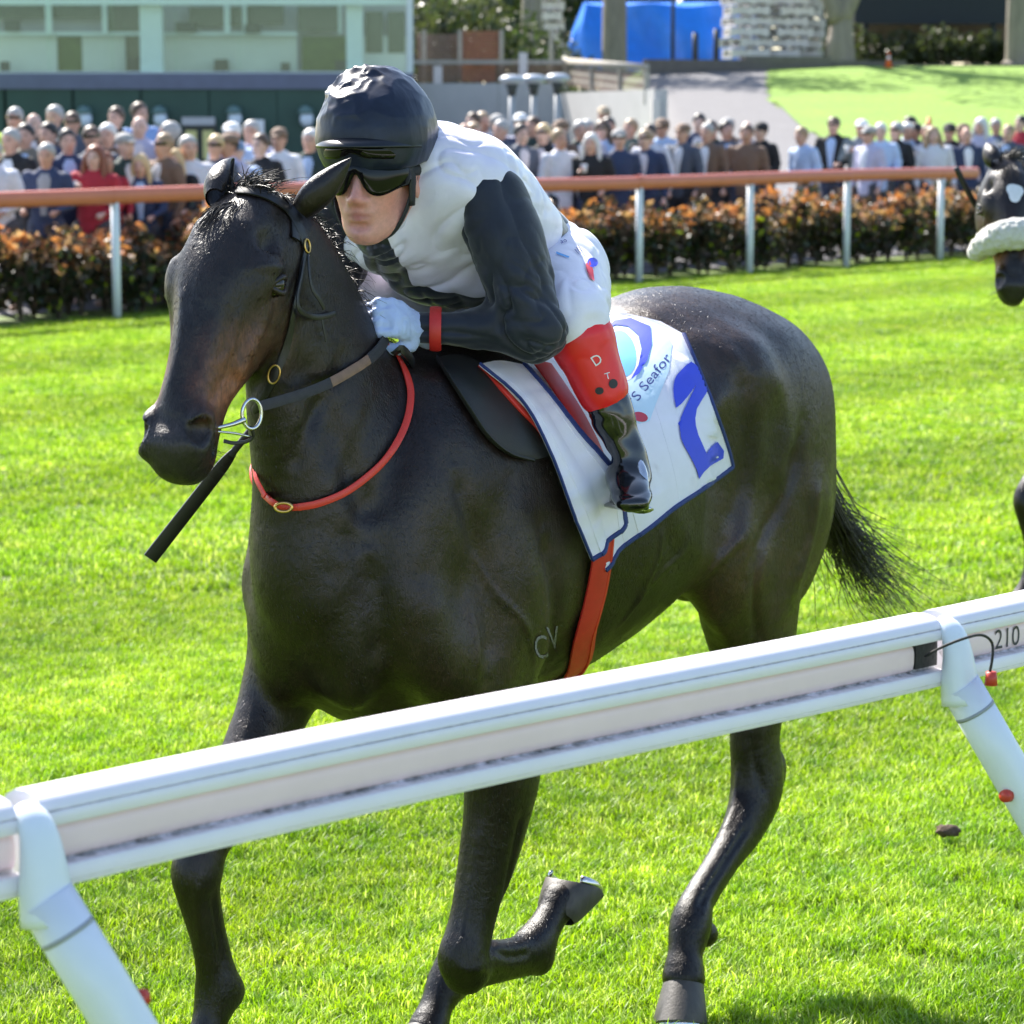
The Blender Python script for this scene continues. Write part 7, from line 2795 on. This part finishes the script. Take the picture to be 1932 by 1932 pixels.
def saddle_seat(F):
    F.sweep([row((-.33, 0, 1.545), .06, .030), row((-.45, 0, 1.525), .095, .028), row((-.62, 0, 1.525), .12, .030), row((-.74, 0, 1.55), .10, .030)], ref=(0, 1, 0), k=.03)


o, _ = cloth_part('seat', (-.85, -.2, 1.42), (-.22, .2, 1.65), .007, saddle_seat, M['saddle_black'], None, amp=0)
child(o, saddle)
rows = [[(826, 674), (865, 672), (906, 684)], [(852, 716), (898, 712), (942, 722)], [(888, 772), (935, 765), (978, 760)], [(922, 822), (965, 808), (1008, 796)], [(962, 855), (1000, 838), (1030, 822)], [(1006, 868), (1030, 862), (1044, 852)]]
SP, SN = px_patch(rows, 16, 30, .014, folds=lambda u, v: .004 * np.sin(u * 3.1))
child(sheet('flap', SP, SN, .008, M['saddle_black']), saddle)
child(edge_strap('flap_edge', SP[:, 0], SN[:, 0], .006, .010, M['saddle_black'], None), saddle)
SPm = SP * np.array([1, -1, 1]); SNm = SN * np.array([1, -1, 1])
child(sheet('flap', SPm[:, ::-1], SNm[:, ::-1], .008, M['saddle_black']), saddle)
# red and white lining seen between flap and cloth
P, N = surf_free([(906, 690), (945, 730), (982, 770), (1012, 800), (1034, 830)], .019)
child(strap('red_lining', P, N, .016, .008, M['red_strap'], None), saddle)
P, N = surf_free([(915, 690), (953, 728), (990, 766), (1020, 796)], .024)
child(strap('white_lining', P, N, .004, .005, M['cloth_white'], None), saddle)
# girth and surcingle
g = [(1022, 684), (1060, 738), (1098, 802), (1130, 880), (1141, 960), (1138, 1040), (1125, 1120), (1104, 1200), (1085, 1270)]
P, N = [], []
for i, q in enumerate(g):
    p, nr = cast(q, off=(.026, .026, .026, .024, .022, .014)[i] if i < 6 else .007)
    if p is None:
        p, nr = near(on_l(q[0], q[1], .15), .007)
    P.append(p); N.append(nr)
last = P[-1]
for l in (.10, .0, -.10, -.2):
    p, nr = near(np.array([last[0] + .02, l, .70 if abs(l) < .15 else .85]), .006)
    P.append(p); N.append(nr)
tp = [.048, .050, .046, .052, .058, .064, .066, .066, .064, .064, .064, .064, .064]
child(strap('girth', P, N, .06, .007, M['red_elastic'], None, 4, tp), saddle)
child(strap('girth_edge', np.array(P[3:11]) + np.array([-.026, 0, 0]) + np.array([wh(HO + k) * .004 for k in np.array(N[3:11])]), N[3:11], .006, .006, M['red_strap'], None, 4), saddle)
# stirrup irons and leathers
for s, an, kn in ((1, AN_L, KN_L), (-1, AN_R, KN_R)):
    c = an + np.array([.020, .012 * s, -.096])
    w = np.array([.35, .92 * s, 0.0]); w /= np.linalg.norm(w)
    t = np.linspace(0, math.pi, 15)
    P = [c + w * .046 * math.cos(k) + np.array([-.012, 0, .092]) * math.sin(k) ** .7 for k in t]
    o = MB().tube(hw(np.array(P)), .0055, .010, ref=(hw(np.array([.78, .62 * s, 0])) - hw(np.zeros(3))), seg=8).build('stirrup', M['steel'], None)
    child(o, saddle)
    tr = MB().tube(hw(np.array([c - w * .048, c + w * .048])), .007, .024, ref=(0, 0, 1), seg=10).build('tread', M['steel'], None)
    tr.parent = o; tr.matrix_parent_inverse = Matrix.Identity(4)
    tr.location = (0, 0, 0)
    top = c + np.array([-.012, 0, .095])
    P = [top, lerp(an, kn, .5) + np.array([-.035, -.045 * s, 0]), kn + np.array([-.06, -.085 * s, -.05])]
    child(strap('stirrup_leather', P, np.tile(HL * s, (3, 1)), .016, .004, M['black_leather'], None, 3), saddle)

# ------------------------------------------------ whip in the right hand
W0 = WR_R + np.array([.055, .0, .0])
W1 = on_l(283, 1054, -.36)
whip = empty('riding_whip', hw(W0))
tag(whip, 'black riding whip with flat padded end pointing down past the horse\'s chin', 'whip')
wd = W1 - W0
P = np.array([W0 - wd * .12, W0 + wd * .2, W0 + wd * .55])
child(MB().tube(hw(catmull(P, 4)), .007, seg=10).build('shaft', M['rubber_grip'], None), whip)
P = np.array([W0 + wd * t for t in (.52, .60, .8, 1.0)])
N = np.tile(-FW * .8 + RT * .5, (4, 1))
child(strap('flap', P, N, .03, .007, M['black_leather'], None, 4, [.012, .026, .029, .030]), whip)

# brand on the shoulder, print on breeches and gaiter
BRD = m('brand_grey', (.17, .16, .155), .7, .3, 150)
o = text_px('brand_mark', 'C', 1008, 1243, 44, math.radians(-6), BRD, horse, [HB], .0016, .62)
o = text_px('brand_mark', 'V', 1035, 1224, 42, math.radians(-8), BRD, horse, [HB], .0016, .62)
breech = [o for o in bpy.data.objects if o.name.startswith('breeches')][0]
gaits = [o for o in bpy.data.objects if o.name.startswith('gaiter')][0]
BB = bvh_of(breech); GB = bvh_of(gaits)
decal('patch', [arc_poly(1117, 497, 9, 9, 0, 360, 12)[:-1]], M['print_blue'], breech, [BB], .003)
decal('patch', [[(1104, 500), (1112, 494), (1118, 512), (1120, 532), (1112, 528), (1106, 514)]], M['print_red'], breech, [BB], .003)
text_px('lettering', 'ao', 1058, 462, 9, math.radians(-15), M['print_navy'], breech, [BB], .003)
decal('patch', [[(1050, 477), (1074, 486), (1073, 489), (1050, 481)]], M['print_light_blue'], breech, [BB], .003)
text_px('lettering', '///', 1092, 484, 14, math.radians(-50), M['print_navy'], breech, [BB], .003, .8)
text_px('lettering', 'D', 1122, 692, 20, math.radians(-32), M['print_white'], gaits, [GB], .0025, .9)
decal('patch', [arc_poly(1131, 737, 8, 7, 0, 360, 10)[:-1], arc_poly(1156, 724, 8, 9, 0, 360, 10)[:-1]], M['print_black'], gaits, [GB], .0025)
text_px('lettering', 'T', 1142, 716, 12, math.radians(-15), M['print_white'], gaits, [GB], .003)
LB2 = bvh_of(lens2)
text_px('lettering', 'rw', 735, 322, 10, math.radians(-3), M['print_white'], lens2, [LB2], .0012, 1.3)
# ---------------------------------------------------------------- the second horse at the right edge: the same build, turned and set back
D_ = bpy.data.objects
PIV = Vector(hw(np.array([.36, 0, 0.0])))
tgt = at_depth(1955, 460, 9.7)
S2 = 1.0
T2 = Matrix.Translation((tgt[0], tgt[1], -.012)) @ Matrix.Rotation(math.radians(-28), 4, 'Z') @ Matrix.Scale(S2, 4) @ Matrix.Translation((-PIV.x, -PIV.y, 0))
TW = math.radians(50)
bpy.context.view_layer.update()


def kids(o):
    return [c for c in D_ if c.parent == o]


def turn_head(w):
    """bend the neck to the left: world points of the first horse -> the same horse looking round"""
    p = wh(w)
    s = sstep(0, 1, (p[:, 2] - 1.30 + 1.6 * (p[:, 0] - .13)) / .30) * TW
    k = sstep(0, 1, (p[:, 2] + p[:, 0] - 1.22) / .6)
    a, l = p[:, 0] - .10, p[:, 1]
    return hw(np.stack([.10 + (.37 * k) + a * np.cos(s) - l * np.sin(s), a * np.sin(s) + l * np.cos(s), p[:, 2] + .0 * k], 1))


def moved(me, mw, bend):
    me = me.copy()
    n = len(me.vertices)
    v = np.empty(n * 3, np.float32); me.vertices.foreach_get('co', v)
    v = v.reshape(-1, 3).astype(float)
    A = np.array(mw); v = v @ A[:3, :3].T + A[:3, 3]
    if bend: v = turn_head(v)
    A = np.array(T2); v = v @ A[:3, :3].T + A[:3, 3]
    me.vertices.foreach_set('co', v.astype(np.float32).ravel()); me.update()
    return me


def copy_tree(o, parent, skip, bend):
    c = o.copy()
    if o.type == 'MESH':
        c.data = moved(o.data, o.matrix_world, bend)
        c.matrix_basis = Matrix.Identity(4)
        if parent is not None: c.matrix_parent_inverse = parent.matrix_basis.inverted() if parent.parent is None else Matrix.Identity(4)
    else:
        c.matrix_basis = T2 @ o.matrix_world
    COL.objects.link(c)
    c.parent = parent
    for k in kids(o):
        if not k.name.startswith(skip): copy_tree(k, c, skip, bend)
    return c


TOPS = {}
jname = jockey.name
for src, skip, bend in ((horse, ('brand_mark',), True), (jockey, ('lettering', 'patch'), False), (bridle, ('~',), True), (saddle, ('~',), False),
                        (cloth, ('swoosh', 'disc', 'red_ellipse', 'lettering', 'number', 'pale_panel'), False), (neck, ('~',), True)):
    TOPS[src.name] = copy_tree(src, None, skip, bend)
horse2 = TOPS['horse']
tag(horse2, 'second dark horse at the right edge with white star and sheepskin noseband', 'horse')
tag(TOPS[jname], 'jockey on the second horse beyond the right edge', 'person')
tag(TOPS['bridle'], 'bridle with pale blue browband on the second horse at the right edge', 'bridle')
tag(TOPS['saddle'], 'racing saddle on the second horse at the right edge', 'saddle')
tag(TOPS['saddle_cloth'], 'white saddle cloth on the second horse at the right edge', 'saddle cloth')
tag(TOPS['neck_strap'], 'red neck strap on the second horse at the right edge', 'strap')
m('browband_blue', (.34, .46, .74), .5, .06, 40)
m('star_white', (.66, .66, .68), .7, .08, 60, .3, 300, .001)
for o in kids(TOPS['bridle']):
    if o.name.startswith('browband'):
        o.data.materials[0] = M['browband_blue']


def place2(o, parent):
    """part modelled on the first horse's head, moved to the second"""
    o.data = moved(o.data, Matrix.Identity(4), True)
    o.parent = parent
    o.matrix_parent_inverse = parent.matrix_basis.inverted()
    return o


bpy.context.view_layer.update()
# star on the forehead
mb = MB(); V = []
for i, a in enumerate(np.linspace(0, 2 * math.pi, 25)[:-1]):
    rr = .027 * (1 + .16 * math.cos(3 * a + .4) + .08 * math.cos(2 * a)) 
    p, n = near(hd(.30, 0, .08) + HEAD_U * (rr * math.sin(a) * 1.1) + HEAD_X * (rr * math.cos(a) * 1.2), .002); V.append(hw(p))
p, n = near(hd(.30, 0, .08), .0035); V.append(hw(p))
o = mb.add(np.array(V), [[i, (i + 1) % 24, 24] for i in range(24)]).build('star', M['star_white'])
place2(o, horse2)
# sheepskin noseband: a thick fleece roll across the nose
def fleece_mat():
    t = NT('fleece')
    f = t.noise(60, 5, .7)
    t.set(Base_Color=t.ramp(f, [(.3, (.56, .52, .45)), (.7, (.74, .71, .65))]), Roughness=.95)
    t.b.inputs['Sheen Weight'].default_value = .5
    t.bump(f, 1.0, .012)
    return t.m


M['fleece'] = fleece_mat()
Fl = Field((.2, -.16, 1.3), (.66, .16, 1.75), .006)
pts = [hd(.60, -.105, -.055), hd(.62, -.088, .030), hd(.63, -.050, .080), hd(.635, 0, .095), hd(.63, .050, .080), hd(.62, .088, .030), hd(.60, .105, -.055)]
Fl.sweep([list(p) + [r, r] for p, r in zip(pts, (.036, .046, .052, .055, .052, .046, .036))], ref=HEAD_X, k=.01)
v, q = Fl.mesh(); v = smooth_np(v, q, 2)
v = v + normals_np(v, q) * (.004 * vnoise(v, 70, 3) + .003 * vnoise(v, 140, 4))[:, None]
o = mesh_np('sheepskin_noseband', hw(v), q, M['fleece'])
o2 = place2(o, TOPS['bridle'])
# loose strap end flying beside the head
P = [np.array(x) for x in (at_depth(1846, 396, 9.6), at_depth(1832, 372, 9.58), at_depth(1818, 345, 9.56), at_depth(1804, 316, 9.55))]
A = catmull(np.array(P), 4)
o = MB().tube(A, .010, .004, ref=(1, 0, .4), seg=8).build('strap_end', M['black_leather'])
o.parent = TOPS['bridle']; o.matrix_parent_inverse = TOPS['bridle'].matrix_basis.inverted()
